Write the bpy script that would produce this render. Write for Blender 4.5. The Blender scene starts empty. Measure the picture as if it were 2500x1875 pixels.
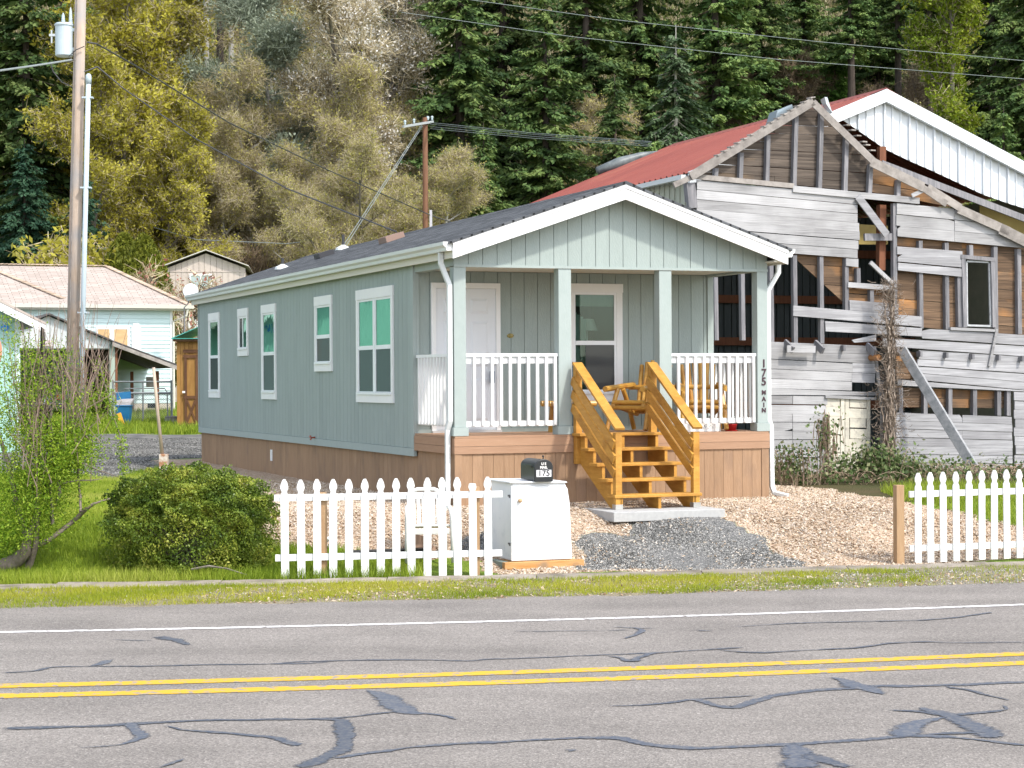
import bpy, bmesh, math, random
import numpy as np
from mathutils import Vector, Matrix
rng = np.random.default_rng(11)
random.seed(11)
scene = bpy.context.scene
COL = scene.collection

# ------------------------------------------------------------------ camera
FPX, CXP, CYP = 4772.0, 1250.0, 937.5          # focal length and centre in photo pixels (2500 x 1875)
PITCH, ROLL, CZ = -11.5 / 4772.0, 0.0055, 2.24
_F = np.array([0, math.cos(PITCH), math.sin(PITCH)])
_U0 = np.array([0, -math.sin(PITCH), math.cos(PITCH)])
_X = np.array([1.0, 0, 0])
_R = _X * math.cos(ROLL) - _U0 * math.sin(ROLL)
_U = _X * math.sin(ROLL) + _U0 * math.cos(ROLL)
CAM = np.array([0, 0, CZ])
cd = bpy.data.cameras.new('camera')
cd.sensor_width = 36.0
cd.lens = FPX / 2500.0 * 36.0
cd.clip_end = 2000
cam = bpy.data.objects.new('camera', cd)
COL.objects.link(cam)
cam.matrix_world = Matrix(((_R[0], _U[0], -_F[0], 0), (_R[1], _U[1], -_F[1], 0), (_R[2], _U[2], -_F[2], CZ), (0, 0, 0, 1)))
scene.camera = cam

# ------------------------------------------------------------------ light
SUN_ELEV = math.radians(50)
SUN_DIR = np.array([0.72, -0.69])               # horizontal direction towards the sun
SUN_DIR = SUN_DIR / np.linalg.norm(SUN_DIR)
world = bpy.data.worlds.new('World')
scene.world = world
world.use_nodes = True
wn = world.node_tree.nodes
sky = wn.new('ShaderNodeTexSky')
sky.sky_type = 'NISHITA'
sky.sun_disc = False
sky.sun_elevation = SUN_ELEV
sky.sun_rotation = math.atan2(SUN_DIR[0], SUN_DIR[1])
sky.air_density = 1.0
sky.dust_density = 1.5
bg = wn['Background']
bg.inputs['Strength'].default_value = 0.15
haze_sat = wn.new('ShaderNodeHueSaturation')           # thin high cloud: a paler, less blue sky all round
haze_sat.inputs['Saturation'].default_value = 0.5
world.node_tree.links.new(sky.outputs['Color'], haze_sat.inputs['Color'])
world.node_tree.links.new(haze_sat.outputs['Color'], bg.inputs['Color'])
sd = bpy.data.lights.new('sun', 'SUN')
sd.energy = 1.5
sd.angle = math.radians(3.5)
sd.color = (1.0, 0.95, 0.86)
sun = bpy.data.objects.new('sun', sd)
COL.objects.link(sun)
to_sun = Vector((SUN_DIR[0] * math.cos(SUN_ELEV), SUN_DIR[1] * math.cos(SUN_ELEV), math.sin(SUN_ELEV)))
sun.rotation_euler = to_sun.to_track_quat('Z', 'Y').to_euler()
scene.view_settings.view_transform = 'Standard'
scene.view_settings.look = 'None'
scene.view_settings.gamma = 1.0
scene.view_settings.exposure = 1.38
scene.view_settings.use_curve_mapping = False
scene.cycles.max_bounces = 6
scene.cycles.diffuse_bounces = 3
scene.cycles.glossy_bounces = 3
scene.cycles.transmission_bounces = 3

# ------------------------------------------------------------------ photo pixel -> place
def ray(px, py):
    return _F + _R * ((px - CXP) / FPX) - _U * ((py - CYP) / FPX)
def at_depth(px, py, Y):
    d = ray(px, py); return CAM + d * (Y / d[1])
def at_z(px, py, z):
    d = ray(px, py); return CAM + d * ((z - CZ) / d[2])
ANG = math.radians(20.97)                        # the house and the barn stand turned by this
HU = np.array([math.cos(ANG), math.sin(ANG), 0]); HV = np.array([-math.sin(ANG), math.cos(ANG), 0])
H0 = at_depth(1109, 900, 25.7); H0[2] = 0
def hfront(px, py, v, o=None):
    o = H0 if o is None else o
    d = ray(px, py); p = CAM + d * ((v - (CAM - o) @ HV) / (d @ HV)); return (p - o) @ HU, p[2]
def hside(px, py, u, o=None):
    o = H0 if o is None else o
    d = ray(px, py); p = CAM + d * ((u - (CAM - o) @ HU) / (d @ HU)); return (p - o) @ HV, p[2]

def sstep(t):
    t = np.clip(t, 0, 1); return t * t * (3 - 2 * t)
def curve_y(X, y0):
    X = np.asarray(X, float); Xc = np.clip(X, -9, 9)
    return y0 + .172 * Xc + .0083 * Xc ** 2 + (X - Xc) * (.172 + .0166 * Xc)
def kerb_y(X): return curve_y(X, 21.95)
def terrain(X, Y):
    X = np.asarray(X, float); Y = np.asarray(Y, float)
    e = Y - kerb_y(X)
    z = .56 * sstep((e - .3) / 3.3) + .008 * sstep((e + 2.0) / .4)
    z = z - .06 * (1 - sstep((e + 2.2) / .35))
    z = z + .02 * np.clip(Y - 45, 0, 40)
    qu = (X - H0[0]) * HU[0] + (Y - H0[1]) * HU[1]; qv = (X - H0[0]) * HV[0] + (Y - H0[1]) * HV[1]
    z = z + .085 * np.exp(-((qu - 2.35) / .55) ** 2 - ((qv + 2.15) / .42) ** 2)      # gravel heaped against the slab
    h = np.clip(Y - 92, 0, None)
    z = z + np.where(h > 0, .72 * (h - 6 * (1 - np.exp(-h / 6))), 0)
    return z
def on_ground(px, py):
    d = ray(px, py)
    t = np.arange(8, 160, .02)
    P = CAM[None] + d[None] * t[:, None]
    below = P[:, 2] <= terrain(P[:, 0], P[:, 1])
    i = int(np.argmax(below)); return P[i]

# ------------------------------------------------------------------ mesh helpers
class MB:
    def __init__(s): s.v = []; s.f = []
    def quadbox(s, c8):
        b = len(s.v); s.v += [tuple(map(float, p)) for p in c8]
        for f in ((3, 2, 1, 0), (4, 5, 6, 7), (0, 1, 5, 4), (1, 2, 6, 5), (2, 3, 7, 6), (3, 0, 4, 7)):
            s.f.append(tuple(b + i for i in f))
        return s
    def box(s, x0, x1, y0, y1, z0, z1):
        return s.quadbox([(x0, y0, z0), (x1, y0, z0), (x1, y1, z0), (x0, y1, z0), (x0, y0, z1), (x1, y0, z1), (x1, y1, z1), (x0, y1, z1)])
    def beam(s, p, q, w, h, up=(0, 0, 1), w2=None, h2=None):
        p = Vector(p); q = Vector(q); d = (q - p).normalized(); up = Vector(up)
        a = d.cross(up)
        if a.length < 1e-4: a = d.cross(Vector((0, 1, 0)))
        a.normalize(); b = a.cross(d).normalized()
        w2 = w if w2 is None else w2; h2 = h if h2 is None else h2
        c = []
        for o, ww, hh in ((p, w, h), (q, w2, h2)):
            c += [o - a * ww / 2 - b * hh / 2, o + a * ww / 2 - b * hh / 2, o + a * ww / 2 + b * hh / 2, o - a * ww / 2 + b * hh / 2]
        return s.quadbox(c)
    def tube(s, pts, r, n=8, cap=True):
        pts = [Vector(p) for p in pts]
        if not hasattr(r, '__len__'): r = [r] * len(pts)
        b0 = len(s.v); ref = Vector((0.31, 0.17, 0.93))
        for i, p in enumerate(pts):
            d = (pts[min(i + 1, len(pts) - 1)] - pts[max(i - 1, 0)])
            d = d.normalized() if d.length > 1e-9 else Vector((0, 0, 1))
            a = d.cross(ref)
            if a.length < .05: a = d.cross(Vector((1, 0, 0)))
            a.normalize(); b = d.cross(a)
            for k in range(n):
                t = 2 * math.pi * k / n
                s.v.append(tuple(p + (a * math.cos(t) + b * math.sin(t)) * r[i]))
        for i in range(len(pts) - 1):
            for k in range(n):
                k2 = (k + 1) % n
                s.f.append((b0 + i * n + k, b0 + i * n + k2, b0 + (i + 1) * n + k2, b0 + (i + 1) * n + k))
        if cap:
            s.f.append(tuple(b0 + k for k in range(n))[::-1]); e = b0 + (len(pts) - 1) * n
            s.f.append(tuple(e + k for k in range(n)))
        return s
    def prism(s, poly, fn, d0, d1):
        """poly: 2-d outline; fn(a, b, d) -> point; extruded between d0 and d1"""
        n = len(poly); b = len(s.v)
        for d in (d0, d1):
            for a, c in poly: s.v.append(tuple(map(float, fn(a, c, d))))
        s.f.append(tuple(b + i for i in range(n))[::-1]); s.f.append(tuple(b + n + i for i in range(n)))
        for i in range(n):
            j = (i + 1) % n; s.f.append((b + i, b + j, b + n + j, b + n + i))
        return s
    def lathe(s, prof, n=16, o=(0, 0, 0)):
        b = len(s.v)
        for r, z in prof:
            for k in range(n):
                t = 2 * math.pi * k / n; s.v.append((o[0] + r * math.cos(t), o[1] + r * math.sin(t), o[2] + z))
        for i in range(len(prof) - 1):
            for k in range(n):
                k2 = (k + 1) % n
                s.f.append((b + i * n + k, b + i * n + k2, b + (i + 1) * n + k2, b + (i + 1) * n + k))
        s.f.append(tuple(b + k for k in range(n))[::-1]); e = b + (len(prof) - 1) * n
        s.f.append(tuple(e + k for k in range(n)))
        return s
    def mesh(s, name, mat, smooth=False, fix=True):
        me = bpy.data.meshes.new(name); me.from_pydata(s.v, [], s.f)
        if fix:
            bm = bmesh.new(); bm.from_mesh(me); bmesh.ops.recalc_face_normals(bm, faces=bm.faces); bm.to_mesh(me); bm.free()
        if smooth: me.polygons.foreach_set('use_smooth', [True] * len(me.polygons))
        me.materials.append(mat); return me
    def build(s, name, mat, parent=None, smooth=False, bevel=0, fix=True):
        o = bpy.data.objects.new(name, s.mesh(name, mat, smooth, fix)); COL.objects.link(o)
        if parent is not None: o.parent = parent
        if bevel:
            m = o.modifiers.new('bevel', 'BEVEL'); m.width = bevel; m.segments = 2; m.limit_method = 'ANGLE'
        return o

def thing(name, label, cat, loc=(0, 0, 0), rotz=0, group=None):
    o = bpy.data.objects.new(name, None); COL.objects.link(o)
    o.location = tuple(float(c) for c in loc); o.rotation_euler = (0, 0, rotz); o.empty_display_size = .1
    return tag(o, label, cat, group)
def tag(o, label, cat, group=None):
    o['label'] = label; o['category'] = cat
    if group: o['group'] = group
    return o
def struct(o): o['kind'] = 'structure'; return o
def stuff(o, label=None, cat=None):
    o['kind'] = 'stuff'
    if label: o['label'] = label
    if cat: o['category'] = cat
    return o
def link_mesh(name, me, parent=None):
    o = bpy.data.objects.new(name, me); COL.objects.link(o)
    if parent is not None: o.parent = parent
    return o
def soup(name, V, mat, parent=None, rnd=None, smooth=False, obj=True):
    """V: (n, k, 3) array of separate k-gons"""
    n, k, _ = V.shape
    me = bpy.data.meshes.new(name)
    me.vertices.add(n * k); me.vertices.foreach_set('co', V.reshape(-1).astype(np.float32))
    me.loops.add(n * k); me.loops.foreach_set('vertex_index', np.arange(n * k, dtype=np.int32))
    me.polygons.add(n); me.polygons.foreach_set('loop_start', np.arange(0, n * k, k, dtype=np.int32))
    if rnd is None: rnd = rng.random(n)
    a = me.attributes.new('rnd', 'FLOAT', 'FACE'); a.data.foreach_set('value', rnd.astype(np.float32))
    me.update(calc_edges=True); me.materials.append(mat)
    return link_mesh(name, me, parent) if obj else me
def unit(n):
    v = rng.normal(size=(n, 3)); return v / np.linalg.norm(v, axis=1)[:, None]
def leaves(C, size, asp=.5, up=0.0):
    """diamond leaves at points C"""
    n = len(C); a = unit(n); a[:, 2] += up; a /= np.linalg.norm(a, axis=1)[:, None]
    b = np.cross(a, unit(n)); b /= np.linalg.norm(b, axis=1)[:, None] + 1e-9
    s = (size * (.6 + .8 * rng.random(n)))[:, None]
    return np.stack([C - a * s * .5, C + b * s * asp * .5, C + a * s * .5, C - b * s * asp * .5], 1)
def copy_tree(root, loc, rz, scale=1.0):
    r = root.copy(); COL.objects.link(r); r.location = loc; r.rotation_euler = (0, 0, rz); r.scale = (scale, scale, scale)
    for ch in list(root.children):
        c = ch.copy(); COL.objects.link(c); c.parent = r
        for g in list(ch.children):
            d = g.copy(); COL.objects.link(d); d.parent = c
    return r

# ------------------------------------------------------------------ materials
def s2l(c):
    return tuple(((x / 255.) / 12.92 if x / 255. <= .04045 else ((x / 255. + .055) / 1.055) ** 2.4) for x in c)
def new_mat(name):
    m = bpy.data.materials.new(name); m.use_nodes = True
    nt = m.node_tree; return m, nt, nt.nodes['Principled BSDF'], nt.nodes['Material Output']
def M(name, c1, c2=None, scale=(3, 3, 3), detail=4, rough=.75, bump=0, bscale=None, orand=.12, metal=0, spec=.3, c3=None, s3=1.0, t3=(.55, .7), contrast=(.35, .65)):
    """procedural colour: two tones mixed by stretched noise, a third tone in blotches, and a value shift per object"""
    m, nt, b, out = new_mat(name); N = nt.nodes; L = nt.links
    tc = N.new('ShaderNodeTexCoord'); oi = N.new('ShaderNodeObjectInfo')
    add = N.new('ShaderNodeVectorMath'); add.operation = 'MULTIPLY_ADD'
    comb = N.new('ShaderNodeCombineXYZ')
    for k in range(3): L.new(oi.outputs['Random'], comb.inputs[k])
    L.new(comb.outputs[0], add.inputs[0]); add.inputs[1].default_value = (37., 53., 71.); L.new(tc.outputs['Object'], add.inputs[2])
    mp = N.new('ShaderNodeMapping'); mp.inputs['Scale'].default_value = scale; L.new(add.outputs[0], mp.inputs['Vector'])
    nz = N.new('ShaderNodeTexNoise'); nz.inputs['Detail'].default_value = detail; nz.inputs['Scale'].default_value = 1; nz.inputs['Roughness'].default_value = .65
    L.new(mp.outputs[0], nz.inputs['Vector'])
    mr = N.new('ShaderNodeMapRange'); mr.inputs[1].default_value = contrast[0]; mr.inputs[2].default_value = contrast[1]; L.new(nz.outputs[0], mr.inputs[0])
    mix = N.new('ShaderNodeMix'); mix.data_type = 'RGBA'
    mix.inputs[6].default_value = (*c1, 1); mix.inputs[7].default_value = (*(c2 or c1), 1); L.new(mr.outputs[0], mix.inputs[0])
    col = mix.outputs[2]
    if c3:
        n3 = N.new('ShaderNodeTexNoise'); n3.inputs['Scale'].default_value = s3; n3.inputs['Detail'].default_value = 5; L.new(add.outputs[0], n3.inputs['Vector'])
        m3 = N.new('ShaderNodeMapRange'); m3.inputs[1].default_value = t3[0]; m3.inputs[2].default_value = t3[1]; L.new(n3.outputs[0], m3.inputs[0])
        x3 = N.new('ShaderNodeMix'); x3.data_type = 'RGBA'; L.new(m3.outputs[0], x3.inputs[0]); L.new(col, x3.inputs[6]); x3.inputs[7].default_value = (*c3, 1); col = x3.outputs[2]
    if orand:
        hs = N.new('ShaderNodeHueSaturation'); r2 = N.new('ShaderNodeMapRange'); r2.inputs[3].default_value = 1 - orand; r2.inputs[4].default_value = 1 + orand
        L.new(oi.outputs['Random'], r2.inputs[0]); L.new(r2.outputs[0], hs.inputs['Value']); L.new(col, hs.inputs['Color']); col = hs.outputs[0]
    L.new(col, b.inputs['Base Color'])
    b.inputs['Roughness'].default_value = rough; b.inputs['Metallic'].default_value = metal; b.inputs['Specular IOR Level'].default_value = spec
    if bump:
        bp = N.new('ShaderNodeBump'); bp.inputs['Strength'].default_value = bump; bp.inputs['Distance'].default_value = .01
        if bscale:
            mb = N.new('ShaderNodeMapping'); mb.inputs['Scale'].default_value = bscale; L.new(add.outputs[0], mb.inputs['Vector'])
            nb = N.new('ShaderNodeTexNoise'); nb.inputs['Scale'].default_value = 1; nb.inputs['Detail'].default_value = 4; L.new(mb.outputs[0], nb.inputs['Vector']); L.new(nb.outputs[0], bp.inputs['Height'])
        else: L.new(nz.outputs[0], bp.inputs['Height'])
        L.new(bp.outputs[0], b.inputs['Normal'])
    return m
def leaf_mat(name, cols, trans=.35, rough=.6, orand=.15):
    """colour ramp over the per-face random number; some light passes through"""
    m, nt, b, out = new_mat(name); N = nt.nodes; L = nt.links
    at = N.new('ShaderNodeAttribute'); at.attribute_name = 'rnd'
    cr = N.new('ShaderNodeValToRGB'); el = cr.color_ramp.elements
    while len(el) < len(cols): el.new(.5)
    for i, c in enumerate(cols): el[i].position = i / max(1, len(cols) - 1); el[i].color = (*c, 1)
    L.new(at.outputs['Fac'], cr.inputs[0])
    oi = N.new('ShaderNodeObjectInfo'); hs = N.new('ShaderNodeHueSaturation'); r2 = N.new('ShaderNodeMapRange'); r2.inputs[3].default_value = 1 - orand; r2.inputs[4].default_value = 1 + orand
    L.new(oi.outputs['Random'], r2.inputs[0]); L.new(r2.outputs[0], hs.inputs['Value']); L.new(cr.outputs[0], hs.inputs['Color'])
    L.new(hs.outputs[0], b.inputs['Base Color']); b.inputs['Roughness'].default_value = rough; b.inputs['Specular IOR Level'].default_value = .25
    if trans:
        tr = N.new('ShaderNodeBsdfTranslucent'); L.new(hs.outputs[0], tr.inputs['Color'])
        mx = N.new('ShaderNodeMixShader'); mx.inputs[0].default_value = trans
        L.new(b.outputs[0], mx.inputs[1]); L.new(tr.outputs[0], mx.inputs[2]); L.new(mx.outputs[0], out.inputs['Surface'])
    return m
def glass_mat(name, tint, dark, refl=.55, rough=.02, wob=.0):
    m, nt, b, out = new_mat(name); N = nt.nodes; L = nt.links
    g = N.new('ShaderNodeBsdfGlossy'); g.inputs['Color'].default_value = (*tint, 1); g.inputs['Roughness'].default_value = rough
    b.inputs['Base Color'].default_value = (*dark, 1); b.inputs['Roughness'].default_value = .4; b.inputs['Specular IOR Level'].default_value = 0
    fr = N.new('ShaderNodeLayerWeight'); fr.inputs['Blend'].default_value = refl
    mx = N.new('ShaderNodeMixShader'); L.new(fr.outputs['Fresnel'], mx.inputs[0]); L.new(b.outputs[0], mx.inputs[1]); L.new(g.outputs[0], mx.inputs[2])
    if wob:
        nz = N.new('ShaderNodeTexNoise'); nz.inputs['Scale'].default_value = 2.2; tc = N.new('ShaderNodeTexCoord'); L.new(tc.outputs['Object'], nz.inputs['Vector'])
        bp = N.new('ShaderNodeBump'); bp.inputs['Strength'].default_value = wob; bp.inputs['Distance'].default_value = .02; L.new(nz.outputs[0], bp.inputs['Height']); L.new(bp.outputs[0], g.inputs['Normal'])
    L.new(mx.outputs[0], out.inputs['Surface']); return m
def attr_mat(name, cols, rough=.9, spec=.2):
    return leaf_mat(name, cols, trans=0, rough=rough, orand=0)

WHITE = M('white paint', (.80, .80, .79), (.76, .76, .76), rough=.5, orand=.03)
VINYL = M('white vinyl', (.78, .79, .80), rough=.35, orand=.02)
WOODCOL = dict()
# ================================================================== the setting: ground, road, kerb
def poly_mask(P, X, Y):
    inside = np.zeros(X.shape, bool); n = len(P)
    for i in range(n):
        x0, y0 = P[i]; x1, y1 = P[(i + 1) % n]
        if y0 == y1: continue
        c = ((y0 > Y) != (y1 > Y)) & (X < (x1 - x0) * (Y - y0) / (y1 - y0) + x0)
        inside ^= c
    return inside
def G(pts): return [tuple(on_ground(*p)[:2]) for p in pts]
def hw(u, v): p = H0 + HU * u + HV * v; return (p[0], p[1])
kx = lambda px, py: at_z(px, py, 0.02)[:2]
CHIPS = [hw(-.75, 17.5), hw(-1.55, 9), hw(-2.1, 4.5)] + G([(640, 1290), (655, 1325), (720, 1335), (860, 1350), (1000, 1362), (1120, 1366), (1190, 1382), (1205, 1403), (1300, 1404), (1420, 1398), (1950, 1394), (2130, 1388), (2240, 1382), (2500, 1366), (2600, 1362), (2560, 1320), (2470, 1283), (2380, 1262), (2230, 1234), (2080, 1208)]) + [hw(6.4, 1.5), hw(5.4, 6), hw(5.2, 17)]
GRAVEL = [G([p])[0] for p in [(1418, 1392), (1420, 1305), (1480, 1303), (1540, 1300), (1500, 1268), (1560, 1252), (1700, 1246), (1755, 1258), (1805, 1285), (1840, 1305), (1890, 1345), (1975, 1386), (1800, 1394)]]
GRAVEL2 = [G([p])[0] for p in [(1118, 1350), (1128, 1310), (1195, 1300), (1215, 1310), (1215, 1350)]]
DRIVE = [(-40, 36.0)] + G([(0, 1150), (200, 1165), (290, 1172), (330, 1155), (470, 1130)]) + [hw(-.6, 14), hw(-.6, 17.6), (4, 52), (4, 56)] + G([(430, 1062), (300, 1060), (0, 1058)]) + [(-40, 51)]
def zone(X, Y):
    """0 lawn, 1 chips, 2 gravel pad, 3 driveway, 4 verge, 5 forest floor, 6 dirt"""
    e = Y - kerb_y(X)
    z = np.zeros(X.shape, int)
    z[poly_mask(DRIVE, X, Y)] = 3
    z[poly_mask(CHIPS, X, Y)] = 1
    z[poly_mask(GRAVEL, X, Y) | poly_mask(GRAVEL2, X, Y)] = 2
    z[e < .05] = 4
    z[(e > 3.2) & (X > 3.6) & (Y < 60) & (z == 0)] = 5
    z[Y > 88] = 5
    return z
def wob(X, Y, s=.09):
    return X + s * np.sin(Y * 5.1 + 1.3 * np.sin(X * 7)) * 1.0 + s * .5 * np.sin(X * 17 + Y * 13), Y + s * np.sin(X * 4.3 + 2 * np.sin(Y * 6)) + s * .5 * np.sin(X * 11 - Y * 19)

def grid_mesh(name, xs, ys, mat, zoff=0):
    X, Y = np.meshgrid(xs, ys); Z = terrain(X, Y) + zoff
    e = Y - kerb_y(X)
    Z += np.where((e > .3) & (Y < 60), .012 * np.sin(X * 3.1 + Y) * np.cos(Y * 2.3), 0)
    nx, ny = len(xs), len(ys)
    V = np.stack([X, Y, Z], -1).reshape(-1, 3)
    i = (np.arange(ny - 1)[:, None] * nx + np.arange(nx - 1)[None]).reshape(-1)
    Fc = np.stack([i, i + 1, i + nx + 1, i + nx], 1)
    me = bpy.data.meshes.new(name)
    me.vertices.add(len(V)); me.vertices.foreach_set('co', V.reshape(-1).astype(np.float32))
    me.loops.add(len(Fc) * 4); me.loops.foreach_set('vertex_index', Fc.reshape(-1).astype(np.int32))
    me.polygons.add(len(Fc)); me.polygons.foreach_set('loop_start', np.arange(0, len(Fc) * 4, 4, dtype=np.int32))
    me.polygons.foreach_set('use_smooth', np.ones(len(Fc), bool))
    Xw, Yw = wob(X, Y)
    zn = zone(Xw, Yw).reshape(-1)
    for nm, k in (('chips', 1), ('gravel', 2), ('drive', 3), ('verge', 4), ('forest', 5)):
        a = me.attributes.new(nm, 'FLOAT', 'POINT'); a.data.foreach_set('value', (zn == k).astype(np.float32))
    me.update(calc_edges=True); me.materials.append(mat)
    return struct(link_mesh(name, me))

def ground_material():
    m, nt, b, out = new_mat('yard ground'); N = nt.nodes; L = nt.links
    tc = N.new('ShaderNodeTexCoord')
    def noise(s, d=5, r=.6):
        n = N.new('ShaderNodeTexNoise'); n.inputs['Scale'].default_value = s; n.inputs['Detail'].default_value = d; n.inputs['Roughness'].default_value = r
        L.new(tc.outputs['Object'], n.inputs['Vector']); return n.outputs[0]
    def ramp(src, stops):
        c = N.new('ShaderNodeValToRGB'); el = c.color_ramp.elements
        while len(el) < len(stops): el.new(.5)
        for i, (p, col) in enumerate(stops): el[i].position = p; el[i].color = (*col, 1)
        L.new(src, c.inputs[0]); return c.outputs[0]
    fine = noise(60, 4, .75); mid = noise(6); vor = N.new('ShaderNodeTexVoronoi'); vor.inputs['Scale'].default_value = 38; L.new(tc.outputs['Object'], vor.inputs['Vector'])
    vg = N.new('ShaderNodeTexVoronoi'); vg.inputs['Scale'].default_value = 70; L.new(tc.outputs['Object'], vg.inputs['Vector'])
    sep = N.new('ShaderNodeSeparateColor'); L.new(vor.outputs['Color'], sep.inputs[0])
    sepg = N.new('ShaderNodeSeparateColor'); L.new(vg.outputs['Color'], sepg.inputs[0])
    lawn = ramp(mid, [(.3, (.10, .16, .02)), (.55, (.16, .23, .03)), (.75, (.22, .25, .05))])
    chips = ramp(sep.outputs[0], [(0, (.24, .15, .09)), (.4, (.42, .30, .21)), (.75, (.55, .43, .32)), (1, (.62, .51, .41))])
    grav = ramp(sepg.outputs[0], [(0, (.06, .06, .06)), (.6, (.16, .16, .155)), (.9, (.28, .275, .265)), (1, (.42, .40, .38))])
    drive = ramp(noise(2.2, 6, .75), [(.32, (.075, .074, .072)), (.46, (.13, .128, .123)), (.56, (.19, .183, .172)), (.68, (.30, .285, .26))])
    verge = ramp(mid, [(.3, (.17, .15, .09)), (.55, (.25, .215, .15)), (.8, (.30, .265, .205))])
    forest = ramp(noise(.5), [(.3, (.035, .045, .015)), (.5, (.07, .07, .028)), (.7, (.10, .08, .04))])
    col = lawn
    for nm, c in (('drive', drive), ('chips', chips), ('gravel', grav), ('verge', verge), ('forest', forest)):
        a = N.new('ShaderNodeAttribute'); a.attribute_name = nm
        ma = N.new('ShaderNodeMath'); ma.operation = 'MULTIPLY_ADD'; L.new(fine, ma.inputs[0]); ma.inputs[1].default_value = .5; L.new(a.outputs['Fac'], ma.inputs[2])
        mr = N.new('ShaderNodeMapRange'); mr.inputs[1].default_value = .6; mr.inputs[2].default_value = .9; L.new(ma.outputs[0], mr.inputs[0])
        x = N.new('ShaderNodeMix'); x.data_type = 'RGBA'; L.new(mr.outputs[0], x.inputs[0]); L.new(col, x.inputs[6]); L.new(c, x.inputs[7]); col = x.outputs[2]
    L.new(col, b.inputs['Base Color']); b.inputs['Roughness'].default_value = .95; b.inputs['Specular IOR Level'].default_value = .15
    bp = N.new('ShaderNodeBump'); bp.inputs['Strength'].default_value = .7; bp.inputs['Distance'].default_value = .03; L.new(vor.outputs['Distance'], bp.inputs['Height']); L.new(bp.outputs[0], b.inputs['Normal'])
    return m
xs = np.unique(np.concatenate([np.arange(-170, -9, 3.0), np.arange(-9, 10, .11), np.arange(10, 170, 3.0)]))
ys = np.unique(np.concatenate([np.arange(-40, 18, 2.0), np.arange(18, 30, .1), np.arange(30, 62, .3), np.arange(62, 260, 2.0)]))
ground = grid_mesh('ground', xs, ys, ground_material())

# ---- road
def asphalt():
    m, nt, b, out = new_mat('worn asphalt'); N = nt.nodes; L = nt.links
    tc = N.new('ShaderNodeTexCoord')
    v = N.new('ShaderNodeTexVoronoi'); v.inputs['Scale'].default_value = 85; L.new(tc.outputs['Object'], v.inputs['Vector'])
    sp = N.new('ShaderNodeSeparateColor'); L.new(v.outputs['Color'], sp.inputs[0])
    cr = N.new('ShaderNodeValToRGB'); el = cr.color_ramp.elements; el.new(.5); el.new(.5)
    for i, (p, c) in enumerate([(0, (.145, .130, .120)), (.5, (.217, .197, .179)), (.93, (.268, .244, .222)), (1, (.37, .34, .31))]): el[i].position = p; el[i].color = (*c, 1)
    L.new(sp.outputs[0], cr.inputs[0])
    mp = N.new('ShaderNodeMapping'); mp.inputs['Rotation'].default_value = (0, 0, -.17); mp.inputs['Scale'].default_value = (.12, 1.0, 1); L.new(tc.outputs['Object'], mp.inputs[0])
    n = N.new('ShaderNodeTexNoise'); n.inputs['Scale'].default_value = 1.6; n.inputs['Detail'].default_value = 6; L.new(mp.outputs[0], n.inputs['Vector'])
    n2 = N.new('ShaderNodeTexNoise'); n2.inputs['Scale'].default_value = .9; n2.inputs['Detail'].default_value = 6; L.new(tc.outputs['Object'], n2.inputs['Vector'])
    am = N.new('ShaderNodeMath'); am.operation = 'ADD'; L.new(n.outputs[0], am.inputs[0]); L.new(n2.outputs[0], am.inputs[1])
    mr = N.new('ShaderNodeMapRange'); mr.inputs[1].default_value = .7; mr.inputs[2].default_value = 1.3; mr.inputs[3].default_value = .82; mr.inputs[4].default_value = 1.16; L.new(am.outputs[0], mr.inputs[0])
    hs = N.new('ShaderNodeHueSaturation'); L.new(cr.outputs[0], hs.inputs['Color']); L.new(mr.outputs[0], hs.inputs['Value']); L.new(hs.outputs[0], b.inputs['Base Color'])
    b.inputs['Roughness'].default_value = .85; b.inputs['Specular IOR Level'].default_value = .3
    bp = N.new('ShaderNodeBump'); bp.inputs['Strength'].default_value = .5; bp.inputs['Distance'].default_value = .008; L.new(v.outputs['Distance'], bp.inputs['Height']); L.new(bp.outputs[0], b.inputs['Normal'])
    return m
mb = MB()
RX = np.concatenate([np.arange(-150, -9, 4.), np.arange(-9, 9.2, .12), np.arange(10, 150, 4.)])
def jag(x): return .07 * math.sin(x * 3.7) + .05 * math.sin(x * 9.1 + 1) + .035 * math.sin(x * 23.) + .02 * math.sin(x * 51.)
for x in RX:
    t = float(curve_y(x, 20.05)) + jag(x) + (.35 * float(sstep((x - 2.2) / 2.5)) if x < 30 else .35)
    mb.v += [(x, t, 0), (x, t - 9.6, 0)]
for i in range(len(RX) - 1): mb.f.append((2 * i, 2 * i + 1, 2 * i + 3, 2 * i + 2))
road = struct(mb.build('road', asphalt(), fix=False))
for p in road.data.polygons: pass
far = MB().box(-150, 150, -40, 9.5, -.5, -.07)
def strip_mesh(name, y0, w, z, mat, parent, worn=.012):
    m = MB(); X = np.concatenate([np.arange(-150, -9, 5.), np.arange(-9, 9.05, .06), np.arange(10, 150, 5.)])
    for x in X:
        y = float(curve_y(x, y0)); j = worn * (random.random() - .5); k = worn * (random.random() - .5)
        m.v += [(x, y + w / 2 + j, z), (x, y - w / 2 + k, z)]
    for i in range(len(X) - 1): m.f.append((2 * i, 2 * i + 1, 2 * i + 3, 2 * i + 2))
    return m.build(name, mat, parent, fix=False)
def paint(name, c, c2, thr):
    return M(name, c, c2, scale=(9, 9, 9), detail=8, rough=.7, orand=0, contrast=thr, c3=(.27, .245, .225), s3=14, t3=(.55, .64), bump=.3, bscale=(90, 90, 90))
strip_mesh('edge_line', 18.10, .115, .004, paint('white road paint', (.72, .70, .70), (.45, .43, .42), (.55, .8)), road)
YEL = paint('yellow road paint', (.60, .36, .03), (.42, .29, .08), (.52, .8))
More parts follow.
